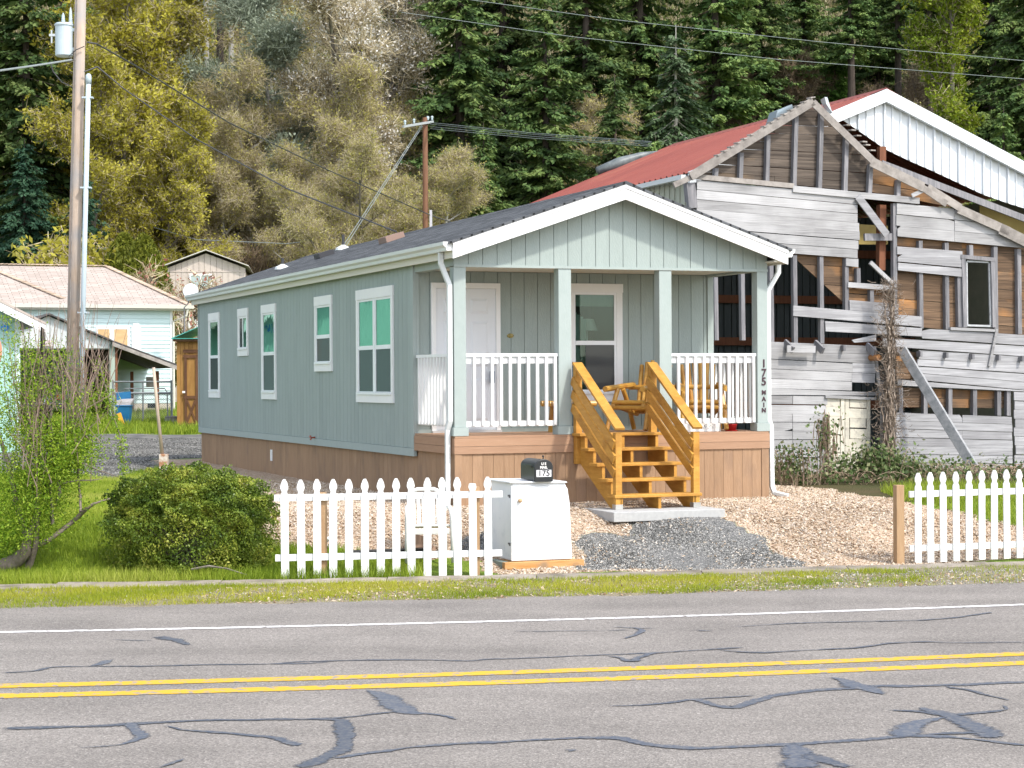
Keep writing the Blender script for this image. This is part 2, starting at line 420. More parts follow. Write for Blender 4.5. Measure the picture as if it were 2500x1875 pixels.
strip_mesh('centre_line', 14.92, .20, .004, YEL, road)
strip_mesh('centre_line', 14.445, .20, .004, YEL, road)
# crack sealant: polylines in photo pixels lying on the road
def r7(p): return [(x * .5651, 1400 + y * .5651) for x, y in p]
def r8(p): return [(1250 + x * .5651, 1400 + y * .5651) for x, y in p]
TAR = M('crack sealant', (.070, .084, .113), (.17, .165, .165), scale=(30, 30, 30), detail=9, rough=.55, orand=.12, spec=.4, contrast=(.46, .66))
_nt = TAR.node_tree; _N = _nt.nodes; _L = _nt.links                 # the sealant thins out raggedly towards its edges
_at = _N.new('ShaderNodeAttribute'); _at.attribute_name = 'core'; _tc = _N.new('ShaderNodeTexCoord'); _nz = _N.new('ShaderNodeTexNoise'); _nz.inputs['Scale'].default_value = 26; _nz.inputs['Detail'].default_value = 8; _L.new(_tc.outputs['Object'], _nz.inputs['Vector'])
_ad = _N.new('ShaderNodeMath'); _ad.operation = 'ADD'; _L.new(_at.outputs['Fac'], _ad.inputs[0]); _L.new(_nz.outputs[0], _ad.inputs[1])
_mr = _N.new('ShaderNodeMapRange'); _mr.inputs[1].default_value = .60; _mr.inputs[2].default_value = .95; _L.new(_ad.outputs[0], _mr.inputs[0]); _L.new(_mr.outputs[0], _N['Principled BSDF'].inputs['Alpha'])
CR = [
 (r7([(0, 432), (150, 424), (220, 405), (420, 402), (560, 403), (640, 402), (900, 396), (1160, 393), (1260, 385), (1420, 380), (1500, 377), (1700, 375), (1900, 376), (2030, 381), (2100, 372), (2212, 370)]) + r8([(180, 362), (350, 355), (480, 350), (620, 345)]), [.05]),
 (r7([(380, 404), (430, 395), (465, 380), (490, 373)]), [.03, .12, .1, .04]),
 (r7([(1160, 393), (1300, 391), (1430, 384)]), [.05, .07, .03]),
 (r7([(480, 287), (570, 292), (655, 290)]), [.01, .03, .05]),
 (r7([(650, 280), (700, 276), (750, 286), (790, 300), (822, 312)]), [.05, .16, .18, .1, .09]),
 (r7([(0, 675), (300, 665), (540, 655), (720, 645), (900, 637), (1200, 632), (1400, 630), (1460, 636), (1490, 655), (1490, 690), (1500, 715), (1500, 745), (1460, 775), (1390, 800), (1290, 845)]), [.1, .1, .12, .1, .08, .08, .08, .1, .16, .17, .16, .17, .16, .14, .16]),
 (r7([(545, 645), (570, 665), (590, 690), (615, 708), (570, 728), (520, 745), (340, 755)]), [.14, .13, .12, .11, .08, .03, .01]),
 (r7([(690, 660), (780, 676), (950, 690), (1150, 705), (1240, 724), (1295, 748)]), [.01, .07, .07, .08, .1, .11]),
 (r7([(1580, 505), (1630, 520), (1680, 545), (1720, 580), (1780, 605), (1860, 605), (1990, 635)]), [.03, .14, .26, .24, .15, .08, .02]),
 (r7([(1400, 632), (1520, 622), (1640, 606), (1720, 600)]), [.05, .04, .04, .05]),
 (r7([(1430, 805), (1550, 785), (1700, 765), (1850, 745), (2000, 735), (2212, 728)]) + r8([(250, 715), (470, 712), (520, 725), (600, 745), (780, 758), (950, 752), (1100, 745), (1250, 738), (1500, 722), (1700, 705), (1860, 705), (2020, 722), (2260, 750)]), [.07, .09, .09, .09, .08, .07, .08, .11, .13, .12, .1, .1, .1, .11, .1, .1, .11, .1, .08, .05]),
 (r8([(400, 576), (560, 572), (690, 560), (790, 545), (860, 570), (960, 585), (1010, 565), (1160, 525), (1300, 508), (1450, 500), (1560, 490), (1800, 487), (2260, 470)]), [.02, .05, .06, .1, .1, .14, .13, .13, .1, .11, .15, .1, .09]),
 (r8([(790, 545), (900, 538), (1060, 530)]), [.06, .05, .02]),
 (r8([(1380, 448), (1440, 468), (1500, 492), (1560, 508), (1610, 526)]), [.05, .16, .24, .18, .04]),
 (r8([(1860, 488), (1950, 502), (2050, 525), (2160, 552)]), [.08, .05, .04, .02]),
 (r8([(1610, 592), (1750, 597), (1880, 618), (2060, 602), (2150, 590), (2110, 572)]), [.05, .08, .1, .08, .07, .02]),
 (r8([(1740, 580), (1850, 608), (1950, 640), (2050, 685), (2065, 718)]), [.05, .16, .2, .24, .16]),
 (r8([(1880, 622), (1780, 638), (1725, 662), (1705, 690), (1715, 712)]), [.08, .14, .24, .26, .16]),
 (r8([(1760, 702), (1900, 692), (2050, 690)]), [.05, .09, .05]),
 (r8([(1195, 738), (1225, 760), (1250, 790), (1240, 850)]), [.08, .2, .27, .34]),
 (r8([(1250, 785), (1330, 805), (1450, 845)]), [.2, .16, .14]),
 (r8([(420, 231), (520, 237), (635, 240)]), [.02, .05, .02]),
 (r8([(485, 284), (540, 266), (575, 252), (560, 240), (500, 235)]), [.02, .07, .1, .07, .03]),
 (r8([(0, 252), (200, 251), (400, 249), (500, 247)]), [.03, .03, .03, .05]),
 (r8([(940, 235), (1200, 218), (1400, 212), (1760, 205), (1900, 195), (2000, 180), (2080, 170)]), [.02, .05, .05, .05, .06, .07, .05]),
 (r8([(400, 357), (470, 366), (505, 380), (540, 380), (545, 365), (610, 345), (760, 337), (900, 328), (1010, 322)]), [.02, .05, .12, .12, .08, .08, .06, .05, .03]),
 (r8([(880, 330), (980, 341), (1090, 345), (1250, 335), (1480, 325), (1580, 312), (1640, 302), (1780, 297), (1900, 302), (2260, 300)]), [.03, .05, .06, .05, .05, .07, .07, .06, .04, .04]),
 (r8([(218, 764), (255, 768), (292, 771)]), [.05, .13, .04]),
 (r8([(775, 246), (820, 249), (872, 252)]), [.02, .05, .02]),
 (r7([(690, 845), (750, 822), (797, 803)]), [.05, .05, .02]),
]
for ci, (pl, w) in enumerate(CR):
    P = np.array([at_z(x, y, 0)[:2] for x, y in pl]); W = np.interp(np.linspace(0, 1, len(P)), np.linspace(0, 1, len(w)), w) if len(w) != len(P) else np.array(w)
    d = np.concatenate([[0], np.cumsum(np.linalg.norm(np.diff(P, axis=0), axis=1))]); t = np.arange(0, d[-1] + .03, .035)
    Q = np.stack([np.interp(t, d, P[:, k]) for k in (0, 1)], 1); Wq = np.interp(t, d, W)
    for _ in range(4): Q[1:-1] = (Q[:-2] + Q[1:-1] * 2 + Q[2:]) / 4
    Q += (np.convolve(rng.normal(size=len(t) + 4), np.ones(5) / 5, 'valid') * .012)[:, None]
    T = np.gradient(Q, axis=0); T /= np.linalg.norm(T, axis=1)[:, None] + 1e-9; Nn = np.stack([-T[:, 1], T[:, 0]], 1)
    am_ = np.clip(.035 / np.maximum(Wq, .04), 0, .45); jl, jr = [1 + am_ * np.convolve(rng.normal(size=len(t) + 4), np.ones(5) / 5 ** .7, 'valid') for _ in (0, 1)]
    m = MB(); zz = .0045 + .0001 * ci
    for q, n_, ww, a, b_ in zip(Q, Nn, Wq, jl, jr):
        ww = max(ww, .016) * 1.0
        m.v += [(q[0] + n_[0] * ww * .5 * a, q[1] + n_[1] * ww * .5 * a, zz), (q[0], q[1], zz), (q[0] - n_[0] * ww * .5 * b_, q[1] - n_[1] * ww * .5 * b_, zz)]
    for i in range(len(t) - 1): m.f += [(3 * i, 3 * i + 1, 3 * i + 4, 3 * i + 3), (3 * i + 1, 3 * i + 2, 3 * i + 5, 3 * i + 4)]
    cs = m.build('crack_seal', TAR, road, fix=False); core = np.zeros(len(t) * 3, np.float32); core[1::3] = np.minimum(1, np.minimum(np.arange(len(t)), np.arange(len(t))[::-1]) / 3.); cs.data.attributes.new('core', 'FLOAT', 'POINT').data.foreach_set('value', core)
# faint old paint mark on the shoulder
# ---- kerb: low broken concrete strip, cast in lengths
CONC = M('old concrete', (.23, .195, .16), (.33, .29, .245), scale=(6, 6, 6), detail=8, rough=.9, bump=.5, bscale=(40, 40, 40), c3=(.15, .13, .10), s3=2.5, t3=(.5, .68))
kerb = struct(bpy.data.objects.new('kerb', None)); COL.objects.link(kerb)
x = -9.0
while x < 10:
    l = 1.5 + random.random() * .9; m = MB(); n = 8
    h = .004 + random.random() * .02; y0 = -.02 + random.random() * .03
    for i in range(n + 1):
        xx = x + (l - .012) * i / n; yy = float(kerb_y(xx)) + y0; j = .012
        r = lambda: (random.random() - .5) * j
        zt = float(terrain(xx, yy))
        m.v += [(xx, yy - .16 + r(), -.1), (xx, yy - .15 + r(), zt + h - .015 + r()), (xx, yy - .13 + r(), zt + h + r()), (xx, yy + .13 + r(), zt + h + .01 + r()), (xx, yy + .15, -.1)]
    for i in range(n):
        for k in range(4): m.f.append((i * 5 + k, i * 5 + k + 1, i * 5 + 5 + k + 1, i * 5 + 5 + k))
    m.f.append((4, 3, 2, 1, 0)); m.f.append(tuple(n * 5 + k for k in range(5)))
    m.build('kerb_length', CONC, kerb); x += l

# ---- loose stuff on the ground: grass blades, wood chips, gravel stones
def scatter(n, x0, x1, y0, y1):
    return x0 + (x1 - x0) * rng.random(n), y0 + (y1 - y0) * rng.random(n)
def blades(X, Y, h, w, lean=.5, zoff=0):
    n = len(X); Z = terrain(X, Y) + zoff; a = rng.random(n) * 2 * np.pi; hh = h * (.5 + rng.random(n))
    dx, dy = np.cos(a), np.sin(a); l = lean * hh * rng.random(n); b = rng.random(n) * 2 * np.pi
    B = np.stack([X, Y, Z - .005], 1); s = np.stack([dx, dy, 0 * dx], 1) * (w * (.6 + .8 * rng.random(n)))[:, None] / 2
    T = B + np.stack([np.cos(b) * l, np.sin(b) * l, hh], 1)
    return np.stack([B - s, B + s, T], 1)
def vis_noise(X, Y, s): return np.sin(X * s + 2.1 * np.sin(Y * s * .8)) * np.cos(Y * s * 1.1 + 1.7 * np.sin(X * s * .6))
LAWN = leaf_mat('lawn grass', [(.12, .195, .016), (.22, .305, .026), (.34, .41, .045), (.46, .48, .11)], trans=.4, orand=0)
VERGE = leaf_mat('verge grass', [(.13, .21, .012), (.26, .32, .02), (.40, .41, .035), (.46, .42, .09)], trans=.4, orand=0)
X, Y = scatter(260000, -6.6, 7, 19.3, 23.8); e = Y - kerb_y(X)
dens = np.clip(.66 + .42 * vis_noise(X, Y, 2.2) + .3 * vis_noise(X, Y, 7), 0.06, 1) * (1 - .85 * sstep((X - 1.9) / 1.6)) + .5 * (np.abs(X - 3.6) < .9) * (vis_noise(X, Y, 3.1) > .15)
edge = (e > -1.92 + .12 * vis_noise(X, Y, 3)) & (e < -.19 + .06 * vis_noise(X, Y, 9))
k = edge & (rng.random(len(X)) < dens)
rv = np.clip(.35 + .3 * vis_noise(X[k], Y[k], 1.3) + .35 * rng.random(k.sum()), 0, 1)
o = soup('verge_grass', blades(X[k], Y[k], .045, .007, .9), VERGE, rnd=rv); stuff(o, 'short yellow-green grass on the verge between road and kerb', 'grass')
X, Y = scatter(420000, -9, -1.0, 21.3, 40); Xw, Yw = wob(X, Y); zn = zone(Xw, Yw); e = Y - kerb_y(X)
keep = (zn == 0) & (e > .12) & (rng.random(len(X)) < np.clip(1.25 - (Y - 22) / 16, .12, 1)) & (np.abs((X / Y) * FPX) < 1350)
k = keep; tall = (e[k] < .55)
hh = np.where(tall, .13, .075); rv = np.clip(.3 + .3 * vis_noise(X[k], Y[k], 1.1) + .2 * vis_noise(X[k], Y[k], .5) + .4 * rng.random(k.sum()), 0, 1)
o = soup('lawn_grass', blades(X[k], Y[k], hh, .011, .8), LAWN, rnd=rv); stuff(o, 'bright green lawn grass left of the house behind the bushes', 'grass')
# rough grass along the barn foot and clumps beyond the driveway
X, Y = scatter(60000, 3.5, 10, 24, 36); P = np.array(G([(2200, 1226), (2350, 1258), (2520, 1300), (2680, 1330), (2650, 1200), (2300, 1190), (2150, 1200)]))
k = poly_mask([tuple(p) for p in P], X, Y)
o = soup('rough_grass', blades(X[k], Y[k], .15, .012, .9), LAWN, rnd=np.clip(.2 + .6 * rng.random(k.sum()), 0, 1)); stuff(o, 'rough green grass growing along the foot of the barn', 'grass')
X, Y = scatter(60000, -24, -6, 50, 72); k = (zone(X, Y) == 0)
o = soup('far_grass', blades(X[k], Y[k], .22, .05, .8), LAWN, rnd=np.clip(.1 + .6 * rng.random(k.sum()), 0, 1)); stuff(o, 'green grass beyond the gravel driveway in front of the gate', 'grass')

def flakes(X, Y, l0, l1, w, t, zadd=0.0, flat=.5):
    """small six-faced chips as 4-sided slabs: top faces plus sides joined as boxes"""
    n = len(X); Z = terrain(X, Y) + zadd + .012 * rng.random(n)
    a = unit(n); a[:, 2] *= flat; a /= np.linalg.norm(a, axis=1)[:, None]
    up = unit(n) * .45 + np.array([0, 0, 1.]); b = np.cross(up, a); b /= np.linalg.norm(b, axis=1)[:, None] + 1e-9; c = np.cross(a, b)
    L_ = (l0 + (l1 - l0) * rng.random(n) ** 2)[:, None] / 2; W_ = (w * (.4 + rng.random(n)))[:, None] / 2; T_ = t / 2
    C_ = np.stack([X, Y, Z], 1); c8 = []
    for sz in (-1, 1):
        for sx, sy in ((-1, -1), (1, -1), (1, 1), (-1, 1)): c8.append(C_ + a * L_ * sx + b * W_ * sy + c * T_ * sz)
    c8 = np.stack(c8, 1); q = []
    for f in ((4, 5, 6, 7), (0, 1, 5, 4), (1, 2, 6, 5), (2, 3, 7, 6), (3, 0, 4, 7)): q.append(c8[:, f])
    return np.concatenate(q, 0), 5
CHIP = attr_mat('wood chips', [(.20, .12, .07), (.42, .305, .205), (.56, .45, .335), (.63, .535, .43), (.60, .525, .455)])
X, Y = scatter(260000, -4.6, 9, 21.8, 32); Xw, Yw = wob(X, Y, .07); z = zone(Xw, Yw)
k = ((z == 1) | ((z == 2) & (rng.random(len(X)) < .05))) & (np.abs((X / Y) * FPX) < 1330); X, Y = X[k], Y[k]
Q, rep = flakes(X, Y, .014, .055, .015, .005); r = rng.random(len(X))
o = soup('wood_chips', Q, CHIP, rnd=np.tile(r, rep)); stuff(o, 'tan wood chips spread over the ground around the house', 'wood chips')
GRV = attr_mat('gravel stones', [(.075, .073, .068), (.165, .162, .152), (.245, .24, .228), (.34, .33, .31), (.52, .50, .47)])
def stones(X, Y, s, zadd=0):
    n = len(X); C_ = np.stack([X, Y, terrain(X, Y) + zadd + s * .25], 1); r = s * (.5 + rng.random(n)); a = unit(n); b = np.cross(a, unit(n)); b /= np.linalg.norm(b, axis=1)[:, None]; c = np.cross(a, b)
    P = [C_ + v * (r * (.6 + .7 * rng.random(n)))[:, None] * sg for v in (a, b, c) for sg in (-1, 1)]
    T = [(0, 2, 4), (2, 1, 4), (1, 3, 4), (3, 0, 4), (2, 0, 5), (1, 2, 5), (3, 1, 5), (0, 3, 5)]
    return np.concatenate([np.stack([P[i], P[j], P[k_]], 1) for i, j, k_ in T], 0), 8
X, Y = scatter(120000, -1.2, 5.0, 21.9, 27.5); Xw, Yw = wob(X, Y, .08); z = zone(Xw, Yw); k = (z == 2) | ((z == 1) & (rng.random(len(X)) < .05) & (Y < 26.5) & (X > -.5)); X, Y = X[k][:60000], Y[k][:60000]
Q, rep = stones(X, Y, .009); r = rng.random(len(X)) ** 1.6
o = soup('gravel_stones', Q, GRV, rnd=np.tile(r, rep)); stuff(o, 'dark grey gravel forming a path from the kerb to the steps', 'gravel')
X, Y = scatter(9000, -6, 7.5, 19.9, 22.6); e = Y - kerb_y(X); k = (e > -2.1) & (e < .3) & ((X > 1.5) | (rng.random(len(X)) < .25)); X, Y = X[k], Y[k]
Q, rep = stones(X, Y, .010); r = rng.random(len(X)) ** .8
o = soup('shoulder_stones', Q, GRV, rnd=np.tile(r, rep)); stuff(o, 'loose small stones along the road shoulder and kerb', 'gravel')
X, Y = scatter(60000, -16, -4.5, 33, 52); k = (zone(X, Y) == 3) & (np.abs((X / Y) * FPX) < 1300); X, Y = X[k][:14000], Y[k][:14000]
Q, rep = stones(X, Y, .015); r = rng.random(len(X)) ** 2.2 * .8
o = soup('driveway_stones', Q, GRV, rnd=np.tile(r, rep)); stuff(o, 'grey gravel covering the driveway left of the home', 'gravel')
X, Y = scatter(2500, -3.2, 6.5, 19.5, 22.1); e = Y - kerb_y(X); k = (e > -2.3); X, Y = X[k], Y[k]
Q, rep = flakes(X, Y, .015, .06, .02, .004); r = rng.random(len(X)) * .6
o = soup('dead_leaf_bits', Q, CHIP, rnd=np.tile(r, rep)); stuff(o, 'brown leaf bits and chips strewn along the verge', 'litter')
# ================================================================== the manufactured home
SAGE = M('sage green siding', (.30, .352, .335), (.325, .378, .36), scale=(30, 30, 4), detail=5, rough=.8, orand=.012, bump=.35, bscale=(120, 120, 25), c3=(.268, .315, .30), s3=.55, t3=(.5, .85))
SAGETRIM = M('sage green trim', (.322, .374, .358), (.342, .394, .378), scale=(8, 8, 8), rough=.75, orand=.02, bump=.2, bscale=(90, 90, 20))
BROWN = M('brown stained skirting', (.30, .188, .112), (.35, .224, .138), scale=(25, 25, 3), detail=6, rough=.85, orand=.07, bump=.4, bscale=(110, 110, 12), c3=(.22, .145, .10), s3=1.6, t3=(.52, .8))
RIMB = M('brown rim boards', (.345, .208, .13), (.375, .232, .15), scale=(3, 3, 30), detail=5, rough=.8, orand=.05, bump=.3, bscale=(8, 8, 90))
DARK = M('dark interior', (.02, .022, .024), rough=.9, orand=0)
SOFF = M('painted soffit', (.62, .60, .53), rough=.8, orand=.02)
GUT = M('white gutter metal', (.66, .68, .68), (.60, .63, .62), scale=(2, .6, 2), rough=.4, orand=.02)
PANE = glass_mat('reflecting window glass', (.50, .93, .74), (.012, .02, .018), refl=.78, wob=.3)
PANEF = glass_mat('porch window glass', (.75, .88, .84), (.012, .03, .026), refl=.30, wob=.05)
_n = PANEF.node_tree; _t = _n.nodes.new('ShaderNodeBsdfTransparent'); _t.inputs['Color'].default_value = (.72, .80, .77, 1)
for _m in [n for n in _n.nodes if n.type == 'MIX_SHADER']: _n.links.new(_t.outputs[0], _m.inputs[1])
SCREEN = glass_mat('insect screen over glass', (.34, .37, .37), (.06, .063, .066), refl=.40, rough=.12, wob=.15)
def shingle_mat(name, cols, rw, rh, axes, mort, rough=.9):
    m, nt, b, out = new_mat(name); N = nt.nodes; L = nt.links
    tc = N.new('ShaderNodeTexCoord'); sp = N.new('ShaderNodeSeparateXYZ'); L.new(tc.outputs['Object'], sp.inputs[0])
    cb = N.new('ShaderNodeCombineXYZ')
    for k, ax in enumerate(axes): L.new(sp.outputs[ax], cb.inputs[k])
    br = N.new('ShaderNodeTexBrick'); br.inputs['Scale'].default_value = 1; br.inputs['Brick Width'].default_value = rw; br.inputs['Row Height'].default_value = rh
    br.inputs['Mortar Size'].default_value = mort; br.inputs['Color1'].default_value = (0, 0, 0, 1); br.inputs['Color2'].default_value = (1, 1, 1, 1); br.inputs['Mortar'].default_value = (0, 0, 0, 1); br.offset = .37
    L.new(cb.outputs[0], br.inputs['Vector'])
    nz = N.new('ShaderNodeTexNoise'); nz.inputs['Scale'].default_value = 40; nz.inputs['Detail'].default_value = 4; L.new(tc.outputs['Object'], nz.inputs['Vector'])
    ad = N.new('ShaderNodeMath'); ad.operation = 'MULTIPLY_ADD'; L.new(nz.outputs[0], ad.inputs[0]); ad.inputs[1].default_value = .6; sb = N.new('ShaderNodeMath'); sb.operation = 'MULTIPLY'; sb.inputs[1].default_value = .5; L.new(br.outputs['Color'], sb.inputs[0]); L.new(sb.outputs[0], ad.inputs[2])
    cr = N.new('ShaderNodeValToRGB'); el = cr.color_ramp.elements
    while len(el) < len(cols): el.new(.5)
    for i, c in enumerate(cols): el[i].position = .15 + .75 * i / (len(cols) - 1); el[i].color = (*c, 1)
    L.new(ad.outputs[0], cr.inputs[0])
    mx = N.new('ShaderNodeMix'); mx.data_type = 'RGBA'; L.new(br.outputs['Fac'], mx.inputs[0]); L.new(cr.outputs[0], mx.inputs[6]); mx.inputs[7].default_value = (*[c * .35 for c in cols[0]], 1)
    L.new(mx.outputs[2], b.inputs['Base Color']); b.inputs['Roughness'].default_value = rough; b.inputs['Specular IOR Level'].default_value = .2
    iv = N.new('ShaderNodeMath'); iv.operation = 'SUBTRACT'; iv.inputs[0].default_value = 1; L.new(br.outputs['Fac'], iv.inputs[1])
    bp = N.new('ShaderNodeBump'); bp.inputs['Strength'].default_value = .8; bp.inputs['Distance'].default_value = .012; L.new(iv.outputs[0], bp.inputs['Height']); L.new(bp.outputs[0], b.inputs['Normal'])
    return m
SHING = shingle_mat('charcoal shingles', [(.048, .052, .057), (.09, .096, .105), (.14, .148, .158)], .33, .145, (1, 0), .016)

home = thing('manufactured_home', 'sage green manufactured home with white trim, covered front porch and brown skirting', 'house', (H0[0], H0[1], 0), ANG)
W, LEN, PV = 4.65, 16.12, 1.70          # width, length, porch depth
ZD, ZB = 1.494, 3.735                   # deck, beam underside
RZ, RS = 4.885, .339                    # ridge height, roof slope
UC = W / 2 + .03
def roof_z(u): return RZ - RS * abs(u - UC)
GB = .2032
def part(name, mat, *boxes, **k):
    m = MB()
    for b in boxes: m.box(*b)
    return m.build(name, mat, k.pop('parent', home), **k)
# core: unseen inner block, put in to stop light leaking between boards
part('wall_core', SAGE, (.03, 2.30, PV + .031, PV + 1.2, 1.18, 3.88), (3.2, W - .03, PV + .031, PV + 1.2, 1.18, 3.88), (2.301, 3.199, PV + .031, PV + 1.2, 1.18, 1.95), (2.301, 3.199, PV + .031, PV + 1.2, 3.6, 3.88), (.03, W - .03, PV + 1.2, LEN - .02, 1.18, 3.88), (.08, W - .04, .06, LEN - .03, .45, 1.175))
# siding boards on the long left side
v = PV + .10
while v < LEN - .06:
    part('siding_board', SAGE, (0, .028, v + .004, min(v + GB, LEN - .06) - .004, 1.285, 3.89)); v += GB
part('corner_board', SAGETRIM, (-.018, .028, PV - .02, PV + .098, 1.285, 3.89))
part('corner_board', SAGETRIM, (-.018, .028, LEN - .058, LEN, 1.285, 3.89))
part('bottom_trim', SAGETRIM, (-.016, .028, PV - .02, LEN, 1.172, 1.282))
part('siding_board', SAGE, (W - .028, W, PV, LEN, 1.17, 3.89))
part('siding_board', SAGE, (0.03, W - .03, LEN - .02, LEN, 1.17, 3.89))
# long skirting
v = .1
while v < LEN - .02:
    part('skirting_board', BROWN, (.045, .068, v + .003, min(v + .2, LEN - .02) - .003, .42, 1.17 if v > PV - .05 else 1.254)); v += .2
part('skirting_trim', BROWN, (.03, .07, PV + .03, LEN - .01, .46, .53))
# porch back wall boards
u = .03
while u < W - .09:
    a, b = u + .0045, min(u + GB, W - .09) - .0045
    if b > 2.45 and a < 3.04: part('siding_board', SAGE, (a, b, PV, PV + .011, ZD - .02, 2.06)); part('siding_board', SAGE, (a, b, PV, PV + .011, 3.48, 3.76))
    else: part('siding_board', SAGE, (a, b, PV, PV + .011, ZD - .02, 3.76))
    u += GB
part('corner_board', SAGETRIM, (W - .09, W + .006, PV - .022, PV + .03, ZD - .02, 3.76))
part('corner_board', SAGETRIM, (.03, .07, PV - .02, PV, ZD - .02, 3.76))
part('wall_base_trim', SAGETRIM, (.07, W - .09, PV - .02, PV - .001, ZD - .02, ZD + .05))
# gable boards
u = 0.0; k = 0
while u < W - .01:
    a, b = u + (.0045 if k else 0), min(u + GB, W) - .0045
    pts = [(a, ZB), (b, ZB), (b, roof_z(b) - .06)]
    if a < UC < b: pts.append((UC, roof_z(UC) - .06))
    pts.append((a, roof_z(a) - .06))
    MB().prism(pts, lambda x, z, d: (x, d, z), 0, .011).build('gable_board', SAGE, home); u += GB; k += 1
MB().prism([(.002, ZB + .002), (W - .002, ZB + .002), (W - .002, roof_z(W) - .07), (UC, RZ - .07), (.002, roof_z(0) - .07)], lambda x, z, d: (x, d, z), .0115, .031).build('gable_backing', SAGE, home)
part('siding_backing', SAGE, (.03, 2.42, PV + .0115, PV + .030, ZD - .02, 3.76)); part('siding_backing', SAGE, (3.07, W - .09, PV + .0115, PV + .030, ZD - .02, 3.76))
part('beam', SAGETRIM, (.0, W, .032, .17, ZB + .004, 3.93))
part('beam', SAGETRIM, (.004, .13, .172, PV - .03, ZB, 3.90))
part('beam', SAGETRIM, (W - .13, W - .004, .172, PV - .03, ZB, 3.90))
part('beam_trim', SAGETRIM, (0.0, W, -.012, -.001, ZB - .012, ZB + .022))
part('porch_ceiling', SOFF, (.14, W - .14, .172, PV - .002, ZB + .03, ZB + .06))
# posts with base blocks
for a, b in ((0, .169), (1.488, 1.672), (2.979, 3.165), (4.487, 4.648)):
    part('porch_post', SAGETRIM, (a, b, .001, .165, ZD + .115, ZB - .013), bevel=.004)
    part('post_base', SAGETRIM, (a - .022, b + .022, -.022, .187, ZD + .001, ZD + .114), bevel=.004)
# deck
for i in range(12):
    part('deck_board', RIMB, (.0, W, -.015 + i * .142, .122 + i * .142, ZD - .028, ZD))
part('rim_board', RIMB, (-.01, W + .01, -.022, .02, 1.357, ZD - .03))
part('rim_board', RIMB, (-.01, W + .01, -.022, .02, 1.257, 1.353))
for a, b in ((1.357, ZD - .03), (1.257, 1.353)):
    part('rim_board', RIMB, (-.012, .03, .022, PV - .022, a, b))
    part('rim_board', RIMB, (W - .03, W + .01, .022, PV, a, b))
u = .10; k = 0
part('skirt_corner', BROWN, (-.002, .098, -.012, .03, .50, 1.255))
part('skirt_corner', BROWN, (W - .11, W + .002, -.012, .03, .57, 1.255))
while u < W - .14:
    part('skirting_board', BROWN, (u + .002, u + .146, .0, .025, .50, 1.255)); u += .148
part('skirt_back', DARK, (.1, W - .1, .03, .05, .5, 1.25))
part('skirting_board', BROWN, (W - .03, W, .04, LEN, .5, 1.17))
part('skirt_foot', BROWN, (.9, W, -.008, -.001, .548, .575))
part('foundation_block', M('pale concrete block', (.55, .53, .50), (.62, .60, .57), scale=(20, 20, 20), rough=.9), (W - .95, W + .05, -.03, .1, .45, .546))

# railings
def rail(segs):
    pass
def front_rail(a, b, centres):
    r = part('porch_railing', WHITE, (a, b, .03, .115, 2.545, 2.585))
    part('top_rail', WHITE, (a + .002, b - .002, .062, .1, 2.452, 2.53), parent=r)
    part('bottom_rail', WHITE, (a + .002, b - .002, .062, .1, 1.614, 1.686), parent=r)
    for c in centres: part('baluster', WHITE, (c - .019, c + .019, .022, .060, 1.625, 2.544), parent=r, bevel=.003)
front_rail(.17, 1.487, [hfront(x, 900, .03)[0] for x in (1158, 1180, 1202, 1224, 1246, 1268, 1290.5, 1312.5, 1334.5, 1356)])
front_rail(3.166, 4.486, [hfront(1350 + .2712 * x, 900, .03)[0] for x in (1132, 1208, 1285, 1362, 1435, 1510, 1585, 1660, 1733, 1808)])
def side_rail(u0):
    r = part('porch_railing', WHITE, (u0 + .02, u0 + .105, .167, PV - .024, 2.545, 2.585))
    part('top_rail', WHITE, (u0 + .052, u0 + .09, .169, PV - .026, 2.452, 2.53), parent=r)
    part('bottom_rail', WHITE, (u0 + .052, u0 + .09, .169, PV - .026, 1.614, 1.686), parent=r)
    for i in range(11):
        c = .24 + i * .132
        part('baluster', WHITE, (u0 + .012, u0 + .05, c - .019, c + .019, 1.625, 2.544), parent=r, bevel=.003)
side_rail(0); side_rail(W - .125)

# roof
ULE, URE = -.11, W + .17                # fascia ends
def roof_slab(u0, u1, name):
    m = MB(); m.prism([(u0, roof_z(u0) + .0), (u1, roof_z(u1) + .0), (u1, roof_z(u1) - .03), (u0, roof_z(u0) - .03)], lambda x, z, d: (x, d, z), -.31, LEN + .25)
    return m.build(name, SHING, home)
rf = roof_slab(ULE - .06, UC, 'roof_slope'); roof_slab(UC, URE + .06, 'roof_slope')
MB().prism([(UC - .15, roof_z(UC - .15) + .004), (UC, RZ + .012), (UC + .15, roof_z(UC + .15) + .004), (UC, RZ - .01)], lambda x, z, d: (x, d, z), -.312, LEN + .252).build('ridge_cap', SHING, home)
# rake fascia (front): upper trim strip and board
for a, b, s in ((ULE, UC, 0), (UC, URE, 1)):
    MB().prism([(a, roof_z(a) - .032), (b, roof_z(b) - .032), (b, roof_z(b) - .085), (a, roof_z(a) - .085)], lambda x, z, d: (x, d, z), -.300, -.262).build('rake_trim', WHITE, home)
    MB().prism([(a, roof_z(a) - .087), (b, roof_z(b) - .087), (b, roof_z(b) - .235), (a, roof_z(a) - .235)], lambda x, z, d: (x, d, z), -.288, -.262).build('rake_board', WHITE, home)
    MB().prism([(a, roof_z(a) - .10), (b, roof_z(b) - .10), (b, roof_z(b) - .125), (a, roof_z(a) - .125)], lambda x, z, d: (x, d, z), -.260, -.002).build('rake_soffit', SOFF, home)
